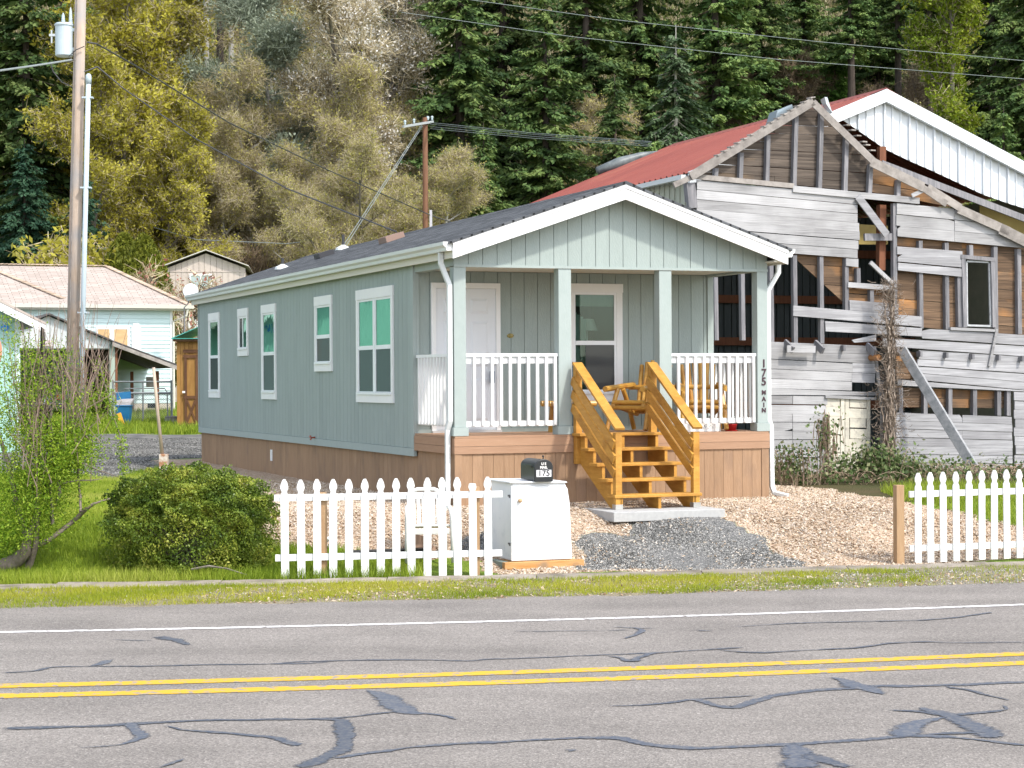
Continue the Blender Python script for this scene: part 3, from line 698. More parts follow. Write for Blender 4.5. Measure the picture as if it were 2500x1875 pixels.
# eaves: fascia, soffit, gutter, both sides
for s, ue, uw in ((-1, ULE, 0.0), (1, URE, W)):
    zt = roof_z(ue) - .035; a, b = sorted((ue, ue - s * .025))
    part('eave_fascia', SOFF, (a, b, -.258, LEN + .2, zt - .19, zt))
    a, b = sorted((ue - s * .026, uw - s * .03))
    part('eave_soffit', SOFF, (a, b, -.255, LEN + .2, zt - .165, zt - .145))
    pr = [(0, 0), (.0, -.115), (.075, -.115), (.085, -.075), (.12, -.045), (.125, 0), (.105, 0), (.1, -.035), (.065, -.07), (.06, -.1), (.012, -.1), (.012, 0)]
    MB().prism([(ue + s * (.002 + x), zt + .018 + z) for x, z in pr], lambda x, z, d: (x, d, z), -.245, LEN + .28).build('gutter', GUT, home)
    MB().prism([(ue + s * (.002 + x), zt + .018 + z) for x, z in ((0, 0), (.0, -.115), (.075, -.115), (.085, -.075), (.12, -.045), (.125, 0))], lambda x, z, d: (x, d, z), -.262, -.247).build('gutter_end', WHITE, home)
# downspouts
def spout(pts, name='downspout'):
    m = MB()
    for p, q in zip(pts[:-1], pts[1:]):
        d = (Vector(q) - Vector(p)).normalized() * .012
        m.beam(Vector(p) - d, Vector(q) + d, .052, .068, up=(1, .01, 0))
    return m.build(name, GUT, home, bevel=.008)
sp = [(-.15, hside(1076, 640, -.15)[0], 3.9), (-.15, hside(1076, 650, -.15)[0], 3.77)]
v2 = .045
sp += [(-.045, v2, 3.48), (-.045, v2, 1.70), (-.065, v2 + .05, 1.58), (-.065, v2 + .05, .72), (-.09, v2, .60)]
spout(sp)
spout([(W + .215, .08, 3.9), (W + .215, .08, 3.72), (W + .05, .08, 3.47), (W + .05, .08, 1.66), (W + .075, .06, 1.56), (W + .075, .04, .72), (W + .10, 0.02, .63), (W + .22, -.14, .59)])

# side windows: trim, frame, panes
def side_window(v0, v1, z0, z1, kind):
    """v0 nearer end, v1 farther end; trim outline"""
    tw, sw = .085, .13
    w = part('window', WHITE, (-.030, -.001, v0 - .01, v1 + .01, z1 - .15, z1))           # head trim
    part('sill_trim', WHITE, (-.030, -.001, v0 - .01, v1 + .01, z0, z0 + sw), parent=w)
    part('side_trim', WHITE, (-.028, -.001, v0, v0 + tw, z0 + sw + .001, z1 - .151), parent=w)
    part('side_trim', WHITE, (-.028, -.001, v1 - tw, v1, z0 + sw + .001, z1 - .151), parent=w)
    a, b, c, d = v0 + tw, v1 - tw, z0 + sw, z1 - .15
    part('sill', VINYL, (-.05, -.031, a - .03, b + .03, c - .012, c + .02), parent=w)
    bays = [(a, b)]
    if kind == 'twin':
        mid = (a + b) / 2; part('mullion', VINYL, (-.022, -.001, mid - .04, mid + .04, c + .001, d - .001), parent=w); bays = [(a, mid - .041), (mid + .041, b)]
    for p, q in bays:
        fr = .035
        part('frame', VINYL, (-.018, -.001, p + .001, p + fr, c + .021, d - .001), (-.018, -.001, q - fr, q - .001, c + .021, d - .001), (-.018, -.001, p + fr + .001, q - fr - .001, d - fr, d - .002), (-.018, -.001, p + fr + .001, q - fr - .001, c + .021, c + fr), parent=w)
        if kind == 'slider':
            m = p + (q - p) * .52
            part('meeting_rail', VINYL, (-.020, -.002, m - .02, m + .02, c + fr + .001, d - fr - .001), parent=w)
            part('pane', PANE, (-.008, -.002, p + fr + .001, m - .021, c + fr + .001, d - fr - .001), parent=w)
            part('insect_screen', SCREEN, (-.012, -.002, m + .021, q - fr - .001, c + fr + .001, d - fr - .001), parent=w)
        else:
            m = c + (d - c) * (.485 if kind != 'short' else .46)
            part('meeting_rail', VINYL, (-.024, -.002, p + fr + .001, q - fr - .001, m - .03, m + .03), parent=w)
            part('pane', PANE, (-.008, -.002, p + fr + .001, q - fr - .001, m + .031, d - fr - .001), parent=w)
            part('insect_screen', SCREEN, (-.012, -.002, p + fr + .001, q - fr - .001, c + fr + .001, m - .031), parent=w)
side_window(14.08, 15.05, 1.905, 3.606, 'hung')
side_window(11.63, 12.43, 2.71, 3.606, 'slider')
side_window(9.51, 10.55, 1.905, 3.606, 'hung')
side_window(5.86, 6.88, 2.385, 3.606, 'short')
side_window(2.615, 4.46, 1.905, 3.606, 'twin')
# hose tap and vent plate on the long side
TAPM = M('brass tap with red handle', (.35, .09, .06), rough=.4, metal=.3)
MB().tube([(-.01, 6.92, 1.30), (-.07, 6.92, 1.30), (-.09, 6.92, 1.26)], .014, 8).box(-.10, -.085, 6.88, 6.96, 1.30, 1.335).build('hose_tap', TAPM, home)
part('skirting_vent', WHITE, (.025, .044, 10.02, 10.12, .80, 1.0))
# porch window
w = part('window', WHITE, (2.30, 3.19, PV - .028, PV - .001, 3.49, 3.615))
part('sill_trim', WHITE, (2.30, 3.19, PV - .028, PV - .001, 1.91, 2.02), parent=w)
part('side_trim', WHITE, (3.085, 3.18, PV - .026, PV - .001, 2.021, 3.489), parent=w)
part('side_trim', WHITE, (2.31, 2.405, PV - .026, PV - .001, 2.021, 3.489), parent=w)
part('frame', VINYL, (2.406, 2.44, PV - .02, PV - .001, 2.05, 3.489), (3.05, 3.084, PV - .02, PV - .001, 2.05, 3.489), (2.441, 3.049, PV - .02, PV - .001, 3.455, 3.489), (2.441, 3.049, PV - .02, PV - .001, 2.05, 2.085), parent=w)
part('meeting_rail', VINYL, (2.441, 3.049, PV - .024, PV - .001, 2.73, 2.79), parent=w)
part('sill', VINYL, (2.38, 3.11, PV - .05, PV - .029, 2.021, 2.048), parent=w)
part('pane', PANEF, (2.441, 3.049, PV - .008, PV - .001, 2.791, 3.454), parent=w)
CURT = M('pale green curtain', (.26, .34, .31), (.31, .39, .36), scale=(30, 3, 1), rough=.9)
for i in range(4): part('curtain_fold', CURT, (2.47 + i * .05, 2.512 + i * .05, PV + .10 + .02 * (i % 2), PV + .13 + .02 * (i % 2), 2.06, 3.20 - .03 * i), parent=w)
part('curtain_valance', CURT, (2.40, 3.1, PV + .06, PV + .09, 3.29, 3.50), parent=w)
part('room_wall', M('dim room wall', (.10, .085, .075), rough=.9), (2.302, 3.198, PV + 1.14, PV + 1.19, 1.95, 3.6), parent=w)
MB().lathe([(.10, 0), (.16, 0), (.10, .17), (.09, .17)], 16, (2.82, PV + .45, 2.95)).tube([(2.82, PV + .45, 2.3), (2.82, PV + .45, 2.96)], .012).build('table_lamp', M('pale lamp shade', (.55, .58, .55), rough=.8), w)
part('insect_screen', SCREEN, (2.60, 3.049, PV - .012, PV - .001, 2.086, 2.729), parent=w)
part('pane', PANEF, (2.441, 2.599, PV - .008, PV - .001, 2.086, 2.729), parent=w)
# front door, six panels
DOOR = M('white door paint', (.72, .74, .77), (.70, .72, .75), rough=.45, orand=0)
d = part('front_door', DOOR, (.318, 1.214, PV - .02, PV - .001, ZD + .03, 3.52))
part('door_trim', WHITE, (.25, .316, PV - .035, PV - .001, ZD + .01, 3.522), parent=d); part('door_trim', WHITE, (1.216, 1.282, PV - .035, PV - .001, ZD + .01, 3.522), parent=d)
part('door_trim', WHITE, (.25, 1.282, PV - .036, PV - .001, 3.523, 3.60), parent=d)
part('threshold', M('grey threshold', (.5, .5, .5), rough=.4, metal=.4), (.25, 1.282, PV - .07, PV - .036, ZD + .001, ZD + .03), parent=d)
for (za, zb) in ((3.17, 3.38), (2.42, 3.06), (1.66, 2.26)):
    for (ua, ub) in ((.43, .70), (.83, 1.10)):
        m = MB()   # raised panel: sloped frame and field
        y = PV - .0205
        m.quadbox([(ua, y, za), (ub, y, za), (ub, y, zb), (ua, y, zb), (ua + .035, y - .014, za + .035), (ub - .035, y - .014, za + .035), (ub - .035, y - .014, zb - .035), (ua + .035, y - .014, zb - .035)])
        m.build('door_panel', DOOR, d)
STEEL = M('brushed nickel', (.55, .55, .53), rough=.3, metal=.9, orand=0)
MB().lathe([(.028, 0), (.03, .01), (.012, .015), (.012, .045), (.026, .055), (.028, .075), (.015, .085)], 14).build('door_handle', STEEL, d).matrix_local = Matrix.Translation((1.15, PV - .021, 2.46)) @ Matrix.Rotation(math.pi / 2, 4, 'X')
BELL = M('black and brass bell push', (.05, .045, .03), (.45, .36, .08), scale=(50, 50, 50), rough=.35, orand=0, spec=.5)
db = MB().lathe([(.042, 0), (.042, .012), (.02, .018), (.02, .024), (.0, .026)], 18).build('door_bell', BELL, home)
db.scale = (1.2, .8, 1); db.matrix_local = Matrix.Translation((1.44, PV - .001, 2.86)) @ Matrix.Rotation(math.pi / 2, 4, 'X') @ Matrix.Diagonal((1.2, .75, 1, 1))
# roof fittings
PIPE = M('black vent pipe', (.05, .05, .055), rough=.5)
for px, py, h in ((838, 600, .28), (690, 647, .2)):
    # where the ray meets the left slope
    dd = ray(px, py + 8); best = None
    for t in np.arange(24, 48, .01):
        p = CAM + dd * t; q = p - H0; uu, vv = q @ HU, q @ HV
        if p[2] <= roof_z(uu) and uu < UC: best = (uu, vv); break
    if best is None: best = (UC - .1, 8.)
    uu, vv = best
    MB().lathe([(.03, -.05), (.03, h), (.022, h), (.022, h - .03)], 12, (uu, vv, roof_z(uu))).build('vent_pipe', PIPE, home)
    MB().lathe([(.16, -.03), (.15, .02), (.05, .07), (.04, .08)], 12, (uu, vv, roof_z(uu))).build('pipe_flashing', GUT, home)
MB().beam((UC - .75, 7.6, roof_z(UC - .75) + .05), (UC - .75, 8.05, roof_z(UC - .75) + .05), .34, .10, up=(-.32, 0, 1)).build('roof_vent', M('brown roof vent', (.30, .20, .16), rough=.5), home)
MB().beam((UC - .9, 11.4, roof_z(UC - .9) + .05), (UC - .9, 11.8, roof_z(UC - .9) + .05), .3, .09, up=(-.32, 0, 1)).build('roof_vent', M('black roof vent', (.04, .04, .045), rough=.5), home)
# house number
NUM = M('dark address numerals', (.06, .03, .04), rough=.5, orand=0)
def text_obj(name, s, size, mat, parent, mtx, ext=.004, bold=0.0, sx=1.0):
    c = bpy.data.curves.new('t', 'FONT'); c.body = s; c.size = size; c.extrude = ext; c.align_x = 'CENTER'; c.align_y = 'CENTER'; c.offset = bold
    t = bpy.data.objects.new('t', c); COL.objects.link(t); bpy.context.view_layer.update()
    me = bpy.data.meshes.new_from_object(t.evaluated_get(bpy.context.evaluated_depsgraph_get())); bpy.data.objects.remove(t)
    me.name = name; me.materials.clear(); me.materials.append(mat)
    o = link_mesh(name, me, parent); o.matrix_local = mtx @ Matrix.Diagonal((sx, 1, 1, 1)); return o
UP_FRONT = Matrix.Rotation(math.pi / 2, 4, 'X')
for ch, yy, size in (('1', 200, .155), ('7', 295, .155), ('5', 382, .155), ('M', 492, .085), ('A', 557, .085), ('I', 617, .085), ('N', 672, .085)):
    uu, zz = hfront(1380 + 2010 * .2411, 840 + yy * .2411, 0)
    text_obj('address_' + ('numeral' if ch.isdigit() else 'letter'), ch, size, NUM, home, Matrix.Translation((uu, -.004, zz)) @ UP_FRONT, bold=.003)

# ---- wooden steps
STAIN = M('honey stained timber', (.42, .205, .035), (.52, .275, .055), scale=(9, 3, 26), detail=6, rough=.55, orand=.07, bump=.25, bscale=(60, 60, 60), c3=(.33, .15, .025), s3=4, t3=(.5, .75))
slabmat = M('new concrete slab', (.36, .36, .355), (.42, .42, .41), scale=(15, 15, 15), rough=.85)
st = thing('porch_steps', 'honey stained timber steps with open treads and slatted handrails up to the porch', 'stairs', tuple(H0 * [1, 1, 0]), ANG)
def sp_(name, mat, *boxes, **k): return part(name, mat, *boxes, parent=k.pop('parent', st), **k)
uL, uR = 1.69, 2.87
zs = [ZD + .02 - i * .1905 for i in range(5)]
vs = [-.30 - .285 * i for i in range(5)]     # front edge of each tread
for z, vv in zip(zs, vs):
    sp_('tread', STAIN, (uL - .03, uR + .03, vv, vv + .27, z - .04, z), bevel=.006)
for uu in (uL + .05, (uL + uR) / 2, uR - .09):
    poly = []
    for z, vv in zip(zs, vs): poly += [(vv + .262, z - .042), (vv + .02, z - .042)]
    zbot = .564
    # saw-tooth stringer
    poly = [(-.024, zs[0] - .042)]
    for i, (z, vv) in enumerate(zip(zs, vs)):
        poly += [(vv + .02, z - .042)]
        poly += [(vv + .02, (zs[i + 1] if i < 4 else zbot + .042) - .042)]
    poly += [(vs[4] + .32, zbot), (-.024, zs[0] - .36)]
    MB().prism(poly, lambda a, z, d: (d, a, z), uu, uu + .04).build('stringer', STAIN, st)
pL, pR = (1.68, 1.77), (2.785, 2.875)
vf = vs[4] + .02
ztop_f, ztop_b = 1.575, 2.42
for (a, b) in (pL, pR):
    sp_('newel_post', STAIN, (a, b, vf, vf + .09, .62, ztop_f - .03), bevel=.004)
    sp_('newel_post', STAIN, (a, b, -.125, -.03, 1.10, ztop_b - .02), bevel=.004)
    sp_('post_bracket', STEEL, (a - .006, b + .006, vf - .01, vf + .1, .565, .63))
    c = (a + b) / 2
    sl = (ztop_b - ztop_f) / (-.08 - (vf + .04))
    MB().beam((c, -.06, ztop_b + .03), (c, vf - .04, ztop_f - .03 + .05), .14, .036).build('handrail', STAIN, st, bevel=.005)
    out = a - .02 if (a, b) == pL else a - .02
    for dz in (.20, .38, .56):
        w_ = .10 if dz < .5 else .06
        MB().beam((a - .016, -.04, ztop_b - dz), (a - .016, vf + .01, ztop_f - dz + .015), .03, .115).build('rail_slat', STAIN, st)
slab = thing('concrete_slab', 'pale concrete landing slab under the porch steps', 'slab', tuple(H0 * [1, 1, 0]), ANG)
part('slab_top', slabmat, (1.46, 3.02, -1.85, -.02, .44, .563), parent=slab, bevel=.008)
PICK = M('fence paint', (.79, .79, .78), (.72, .72, .71), scale=(40, 40, 4), detail=6, rough=.55, orand=.05, bump=.25, bscale=(90, 90, 9), c3=(.60, .58, .54), s3=7, t3=(.62, .74))
# ================================================================== fences, cabinet, mailbox and small things by the kerb
def picket_mesh(h, w, broken=False):
    m = MB(); w2 = w / 2
    half = [(w2, 0), (w2, h - .20), (w2 * .98, h - .178), (w2 * .66, h - .150), (w2 * .64, h - .138), (w2 * .80, h - .118), (w2 * .98, h - .100), (w2 * 1.0, h - .085), (w2 * .86, h - .052), (w2 * .55, h - .018), (w2 * .30, h)]
    pts = half + [(-x, z) for x, z in reversed(half)]
    if broken: pts = [p for p in pts if p[1] < h - .04 or p[0] < 0]; pts = [(x, z if z < h - .045 else h - .055 + (x + w2) * .3) for x, z in pts]
    m.prism(pts, lambda a, z, d: (a, d, z), 0, .018)
    return m
def fence(name, label, pts, tops, w, rails, posts, gname, broken=(), base=0):
    p0 = Vector(pts[0]); p1 = Vector(pts[-1]); d = (p1 - p0); L_ = d.length; ang = math.atan2(d.y, d.x)
    f = thing(name, label, 'fence', (p0.x, p0.y, 0), ang, gname)
    inv = Matrix.Rotation(-ang, 3, 'Z')
    shared = picket_mesh(1.14, w).mesh('picket', PICK)
    for i, (p, (zb, zt)) in enumerate(zip(pts, tops)):
        q = inv @ (Vector(p) - p0)
        if i in broken: o = picket_mesh(zt - zb, w, True).build('picket', PICK, f)
        else: o = link_mesh('picket', shared, f); o.scale = (1, 1, (zt - zb) / 1.14)
        o.location = (q.x, -.018, zb); o.rotation_euler = (0, (random.random() - .5) * .012, 0)
    for a, b, z0, z1, hh in rails:
        MB().beam((a, .018, z0), (L_ + b, .018, z1), .034, hh).build('fence_rail', PICK, f, bevel=.003)
    for x, y, z0, z1, ww in posts:
        MB().box(x - ww / 2, x + ww / 2, y, y + ww, z0, z1).build('fence_post', POSTW, f, bevel=.004)
    return f
POSTW = M('treated pine post', (.33, .205, .11), (.40, .265, .15), scale=(12, 12, 2), rough=.8, orand=.06, bump=.3, bscale=(60, 60, 8))
PX = [305, 430, 553, 675, 798, 920, 1042, 1162, 1280, 1402, 1520, 1637, 1755, 1872]
PB = [1075, 1073, 1068, 1062, 1060, 1057, 1054, 1052, 1048, 1045, 1042, 1038, 1033, 1028]
PT = [285, 287, 283, 283, 283, 281, 279, 277, 274, 272, 270, 268, 283, 265]
def fence_pts(XS, BS, TS, ox, oy):
    pts, tz = [], []
    for x, b, t in zip(XS, BS, TS):
        px, pb, pt = ox + .3165 * x, oy + .3165 * b, oy + .3165 * t
        Y = 21.9
        for _ in range(6): X = at_depth(px, pb, Y)[0]; Y = float(kerb_y(X)) + .30
        p = at_depth(px, pb, Y); q = at_depth(px, pt, Y); pts.append((p[0], p[1], 0)); tz.append((p[2], q[2]))
    return pts, tz
pts, tz = fence_pts(PX, PB, PT, 600, 1080)
fence('picket_fence', 'white picket fence panel between the round bush and the white cabinet', pts, tz, .088,
      [(-.12, .17, .925, .935, .075), (-.11, .16, .255, .265, .075)], [(.43, .037, -.2, .98, .085), (2.16, .037, -.2, 1.02, .085)], 'white picket fences by the road', broken=(12,))
RXX = [1392, 1490, 1590, 1690, 1787, 1887, 1982, 2080, 2178, 2276, 2374]
pts, tz = fence_pts(RXX, [1025, 1020, 1015, 1010, 1005, 998, 995, 990, 985, 981, 977], [330, 325, 322, 320, 316, 312, 308, 305, 303, 301, 299], 1800, 1050)
fence('picket_fence', 'white picket fence at the right edge with a bare tan end post', pts, tz, .083,
      [(-.10, .3, .845, .86, .075), (-.10, .3, .20, .215, .075)], [(-.21, .02, -.2, .955, .10), (1.75, .037, -.2, .95, .09)], 'white picket fences by the road')

# white cabinet on a timber skid, mailbox on top
CABW = M('chalky white cabinet paint', (.80, .80, .80), (.74, .75, .76), scale=(3, 3, 3), rough=.6, orand=0, c3=(.66, .67, .69), s3=6, t3=(.6, .75))
cb0 = at_z(1248, 1371, .12); CA = ANG * .95
cab = thing('roadside_cabinet', 'plain white boxy cabinet with a small wooden knob standing on a timber skid', 'cabinet', (cb0[0], cb0[1], 0), CA)
cw, cdp, ch = .765, .78, .905
body = MB().prism([(.03, .12), (cw, .12), (cw - .03, .80), (cw - .055, .96), (cw - .075, 1.02), (.03, 1.03)], lambda a, z, d: (a, d, z), .03, cdp).build('cabinet_body', CABW, cab, bevel=.012)
MB().prism([(0, .125), (cw - .005, .125), (cw - .035, .80), (cw - .06, .955), (cw - .085, .985), (.0, 1.0)], lambda a, z, d: (a, d, z), -.012, .026).build('cabinet_door', CABW, cab, bevel=.008)
MB().prism([(-.02, 1.031), (cw - .06, 1.021), (cw - .08, 1.04), (-.02, 1.05)], lambda a, z, d: (a, d, z), -.02, cdp + .02).build('cabinet_top', CABW, cab, bevel=.006)
HARD = M('dark steel hinge', (.12, .12, .13), rough=.5, metal=.5)
for z in (.30, .86): MB().box(-.008, .035, .03, .05, z, z + .035).box(.018, .029, .045, .16, z + .008, z + .028).build('hinge', HARD, cab)
KN = M('bare wood knob', (.55, .36, .2), rough=.6)
k = MB().lathe([(.010, 0), (.012, .012), (.024, .022), (.026, .034), (.016, .044), (0, .047)], 14).build('door_knob', KN, cab, smooth=True); k.matrix_local = Matrix.Translation((.10, -.0125, .83)) @ Matrix.Rotation(math.pi / 2, 4, 'X')
TIMB = M('orange weathered timber', (.45, .22, .07), (.55, .31, .13), scale=(3, 30, 30), rough=.8, orand=.05, bump=.4, bscale=(6, 60, 60), c3=(.30, .20, .12), s3=5)
MB().box(-.115, cw + .11, -.10, -.01, .035, .118).build('skid_timber', TIMB, cab, bevel=.006)
MB().box(-.115, cw + .09, cdp - .02, cdp + .07, .035, .118).build('skid_timber', TIMB, cab, bevel=.006)
MB().box(-.112, -.03, -.009, cdp - .021, .03, .116).build('skid_timber', M('grey green timber', (.20, .24, .21), rough=.8), cab)
MB().box(.0, cw + .05, -.009, cdp - .021, .07, .117).build('skid_deck', TIMB, cab)
mbx = thing('mailbox', 'black metal mailbox lettered in white with number plate 175 on the cabinet top', 'mailbox', tuple((Matrix.Rotation(CA, 3, 'Z') @ Vector((.13, -.06, 0)) + Vector((cb0[0], cb0[1], 1.045)))), CA)
BLK = M('black mailbox enamel', (.012, .014, .016), rough=.35, orand=0, spec=.5)
def arch(w, hs, n=14): return [(-w, 0), (w, 0)] + [(w * math.cos(t), hs + w * .78 * math.sin(t)) for t in np.linspace(0, math.pi, n)]
bw = .105
AR = arch(bw, .165)
MB().prism([(x + .26, z + .012) for x, z in AR], lambda a, z, d: (a, d, z), .03, .50).build('mailbox_body', BLK, mbx, bevel=.004)
AR2 = arch(bw + .012, .165)
MB().prism([(x + .26, z + .004) for x, z in AR2], lambda a, z, d: (a, d, z), .005, .045).build('mailbox_door', BLK, mbx, bevel=.008)
MB().box(.26 - bw, .26 + bw, -.012, .02, -.002, .012).build('door_lip', BLK, mbx)
MB().lathe([(.012, 0), (.007, .008), (.006, .02), (.013, .028), (.013, .036), (.004, .045)], 12, (.26, .02, .262)).build('door_knob', BLK, mbx, smooth=True)
MB().box(.26 - bw - .02, .26 - bw - .012, .08, .26, .16, .19).tube([(.26 - bw - .02, .1, .175), (.26 - bw + .01, .1, .175)], .008).build('flag', BLK, mbx)
WTXT = M('white mailbox lettering', (.75, .74, .72), rough=.6, orand=0)
text_obj('lettering', 'U S', .042, WTXT, mbx, Matrix.Translation((.26, .003, .206)) @ UP_FRONT, ext=.001, bold=.0015)
text_obj('lettering', 'MAIL', .042, WTXT, mbx, Matrix.Translation((.26, .003, .164)) @ UP_FRONT, ext=.001, bold=.0015)
plate = MB().box(.26 - .092, .26 + .092, -.002, .004, .055, .135).build('number_plate', M('white number plate', (.75, .74, .76), rough=.5, orand=0), mbx)
text_obj('plate_numerals', '175', .092, BLK, mbx, Matrix.Translation((.26, -.0035, .094)) @ UP_FRONT, ext=.001, bold=.002, sx=1.1)

# plastic garden chair behind the fence
PLA = M('white moulded plastic', (.74, .74, .71), (.68, .68, .65), rough=.45, orand=0)
chp = on_ground(1043, 1384); cz = float(terrain(chp[0], chp[1]))
ch_ = thing('garden_chair', 'white moulded plastic armchair behind the picket fence', 'chair', (chp[0], chp[1] + .25, float(terrain(chp[0], chp[1] + .25))), .12)
MB().prism([(-.25, -.24), (.25, -.24), (.22, .22), (-.22, .22)], lambda a, b, d: (a, b, d + .02 * (b < 0) - .03 * (b > 0)), .40, .425).build('seat', PLA, ch_, bevel=.01)
for sx in (-1, 1):
    MB().tube([(sx * .27, -.27, 0), (sx * .265, -.26, .3), (sx * .262, -.245, .52), (sx * .258, -.20, .60), (sx * .25, -.08, .635), (sx * .235, .12, .63), (sx * .215, .24, .64)], [.022, .024, .024, .026, .028, .026, .022], 8).build('arm_and_front_leg', PLA, ch_, smooth=True)
    MB().tube([(sx * .24, .33, 0), (sx * .22, .26, .38), (sx * .205, .27, .64), (sx * .19, .33, .80)], [.022, .024, .022, .02], 8).build('back_leg', PLA, ch_, smooth=True)
for i in range(6):
    x = -.15 + i * .06
    MB().beam((x * .95, .235, .40), (x, .325, .79), .042, .012, up=(0, 1, 0)).build('back_slat', PLA, ch_)
MB().tube([(-.195, .325, .78), (-.10, .335, .825), (.10, .335, .825), (.195, .325, .78)], .024, 8).build('back_top', PLA, ch_, smooth=True)
MB().box(-.235, .235, -.255, -.235, .33, .40).build('seat_apron', PLA, ch_, bevel=.006)
# oddments on the ground behind the fence
RUB = M('black plastic board', (.012, .012, .014), (.03, .028, .03), scale=(8, 8, 8), rough=.4, orand=0)
a = on_ground(850, 1366); b = on_ground(1040, 1358)
bo = MB().beam((0, 0, .05), (b[0] - a[0], b[1] - a[1], .06), .16, .085).build('edging_board', RUB, bevel=.01); bo.location = (a[0], a[1], float(terrain(a[0], a[1])) + .005); tag(bo, 'long black plastic board lying on the ground behind the picket fence', 'board')
a = on_ground(1012, 1352)
sh = MB().quadbox([(-.03, 0, .0), (.26, .0, .0), (.24, .1, .0), (-.05, .1, .0), (-.02, .02, .20), (.16, .02, .16), (.16, .05, .16), (-.02, .05, .20)]).build('bent_sheet', M('tan bent sheet', (.46, .30, .22), rough=.6)); sh.location = (a[0], a[1] + .1, float(terrain(a[0], a[1] + .1))); tag(sh, 'folded tan sheet of cardboard lying under the plastic chair', 'sheet')
a = on_ground(797, 1338)
pv = MB().tube([(0, 0, .0), (.0, .02, .1), (.05, .02, .115)], .03, 10).build('pipe_stub', PLA, smooth=True); pv.location = (a[0], a[1], float(terrain(a[0], a[1]))); tag(pv, 'short white pipe stub sticking out of the wood chips behind the fence', 'pipe')
# tall bare pole standing in a rusty white block behind the bush
pb = at_depth(400, 1150, 33.0); zt_ = float(terrain(pb[0], pb[1]))
pl = thing('marker_pole', 'tall bare wooden pole in a rusty white square block behind the round bush', 'pole', (pb[0], pb[1], zt_))
tp = at_depth(375, 897, 33.0); bp_ = at_depth(397, 1110, 33.0)
MB().tube([(bp_[0] - pb[0], 0, bp_[2] - zt_ - .05), ((tp[0] + bp_[0]) / 2 - pb[0] - .01, 0, (tp[2] + bp_[2]) / 2 - zt_), (tp[0] - pb[0], 0, tp[2] - zt_)], [.030, .028, .026], 10).build('pole_shaft', M('weathered round pole', (.42, .33, .25), (.55, .45, .36), scale=(20, 20, 2), rough=.85), pl, smooth=True)
MB().box(-.07, .07, -.07, .07, -.1, bp_[2] - zt_ + .01).build('pole_block', M('rusty white block', (.68, .60, .53), (.40, .20, .11), scale=(7, 7, 7), rough=.85, contrast=(.45, .6)), pl, bevel=.008)

# ================================================================== on the porch
def W2(u, v, z): p = H0 + HU * u + HV * v; return Vector((p[0], p[1], z))
LOG = M('varnished log', (.46, .23, .035), (.58, .34, .075), scale=(10, 10, 10), rough=.35, orand=.1, c3=(.35, .14, .02), s3=5, t3=(.52, .7), spec=.5)
def log(pts, r, name, parent): return MB().tube(pts, r, 9).build(name, LOG, parent, smooth=False)
def log_chair(label, u, v, rz, group=None):
    t = thing('log_chair', label, 'chair', tuple(W2(u, v, ZD + .001)), ANG + rz, group)
    for sx in (-1, 1):
        log([(sx * .31, -.36, .03), (sx * .29, -.24, .33), (sx * .27, -.12, .60)], .034, 'front_leg', t)
        log([(sx * .31, .40, .03), (sx * .29, .22, .36), (sx * .27, .02, .60)], .034, 'back_leg', t)
        log([(sx * .30, -.42, .60), (sx * .29, .36, .655)], .042, 'arm_log', t)
        log([(sx * .24, -.30, .38), (sx * .22, .34, .24)], .034, 'seat_rail', t)
    log([(-.34, -.27, .34), (.34, -.27, .34)], .034, 'front_rail', t)
    log([(-.36, .36, .62), (.36, .36, .62)], .036, 'back_rail', t)
    for i in range(6): y = -.28 + i * .105; log([(-.25, y, .415 - (i * .022)), (.25, y, .415 - i * .022)], .03, 'seat_slat', t)
    for i in range(6):
        x = -.20 + i * .08; log([(x * .8, .26, .25), (x * 1.15, .50, .90 + .10 * math.cos(x * 6))], .034, 'back_slat', t)
    return t
log_chair('log armchair on the porch nearest the steps, half behind the handrail', 3.02, .78, -.95)
log_chair('log armchair on the porch behind the right-hand railing', 3.92, .62, -.35)
lt = thing('log_table', 'low log side table between the two log chairs on the porch', 'table', tuple(W2(2.05, .95, ZD + .001)), ANG)
for i in range(5): log([(-.36, -.2 + i * .1, .40), (.3, -.2 + i * .1, .40)], .04, 'top_log', lt)
for sx in (-.24, .2):
    for sy in (-.16, .16): log([(sx, sy, 0), (sx * .9, sy * .9, .37)], .035, 'leg', lt)
lb = thing('key_lockbox', 'dark blue key lockbox hanging from the front door handle', 'lockbox', tuple(W2(1.13, PV - .09, 2.19)), ANG)
BLUE = M('dark blue lockbox', (.03, .10, .19), rough=.5, orand=0)
MB().box(-.03, .03, -.025, .025, 0, .17).build('lockbox_body', BLUE, lb, bevel=.008)
MB().tube([(-.02, 0, .165), (-.022, 0, .225), (-.01, 0, .248), (.01, 0, .248), (.022, 0, .225), (.02, 0, .165)], .005, 8).build('shackle', STEEL, lb, smooth=True)
tb = MB().box(0, .055, 0, .03, 0, .98).build('leaning_board', M('dark teal board', (.025, .085, .11), rough=.5)); tb.location = W2(hfront(1399, 950, .62)[0], .62, ZD + .001); tb.rotation_euler = (0, 0, ANG); tag(tb, 'narrow dark teal board standing on the porch behind the second post', 'board')
rb = thing('red_pot', 'small red pot on the porch floor under the right railing', 'pot', tuple(W2(4.26, .36, ZD + .001)))
RED = M('red plastic', (.55, .03, .03), rough=.4)
MB().lathe([(.06, 0), (.085, .09), (.09, .1), (.08, .1), (.06, .02)], 16).build('pot_body', RED, rb, smooth=True)
MB().lathe([(.075, .0), (.095, .012), (.09, .0)], 16).build('pot_saucer', RED, rb)
pa = thing('white_sign', 'low white panel with dark scribbled marks on the porch floor', 'panel', tuple(W2(3.75, .28, ZD + .001)), ANG)
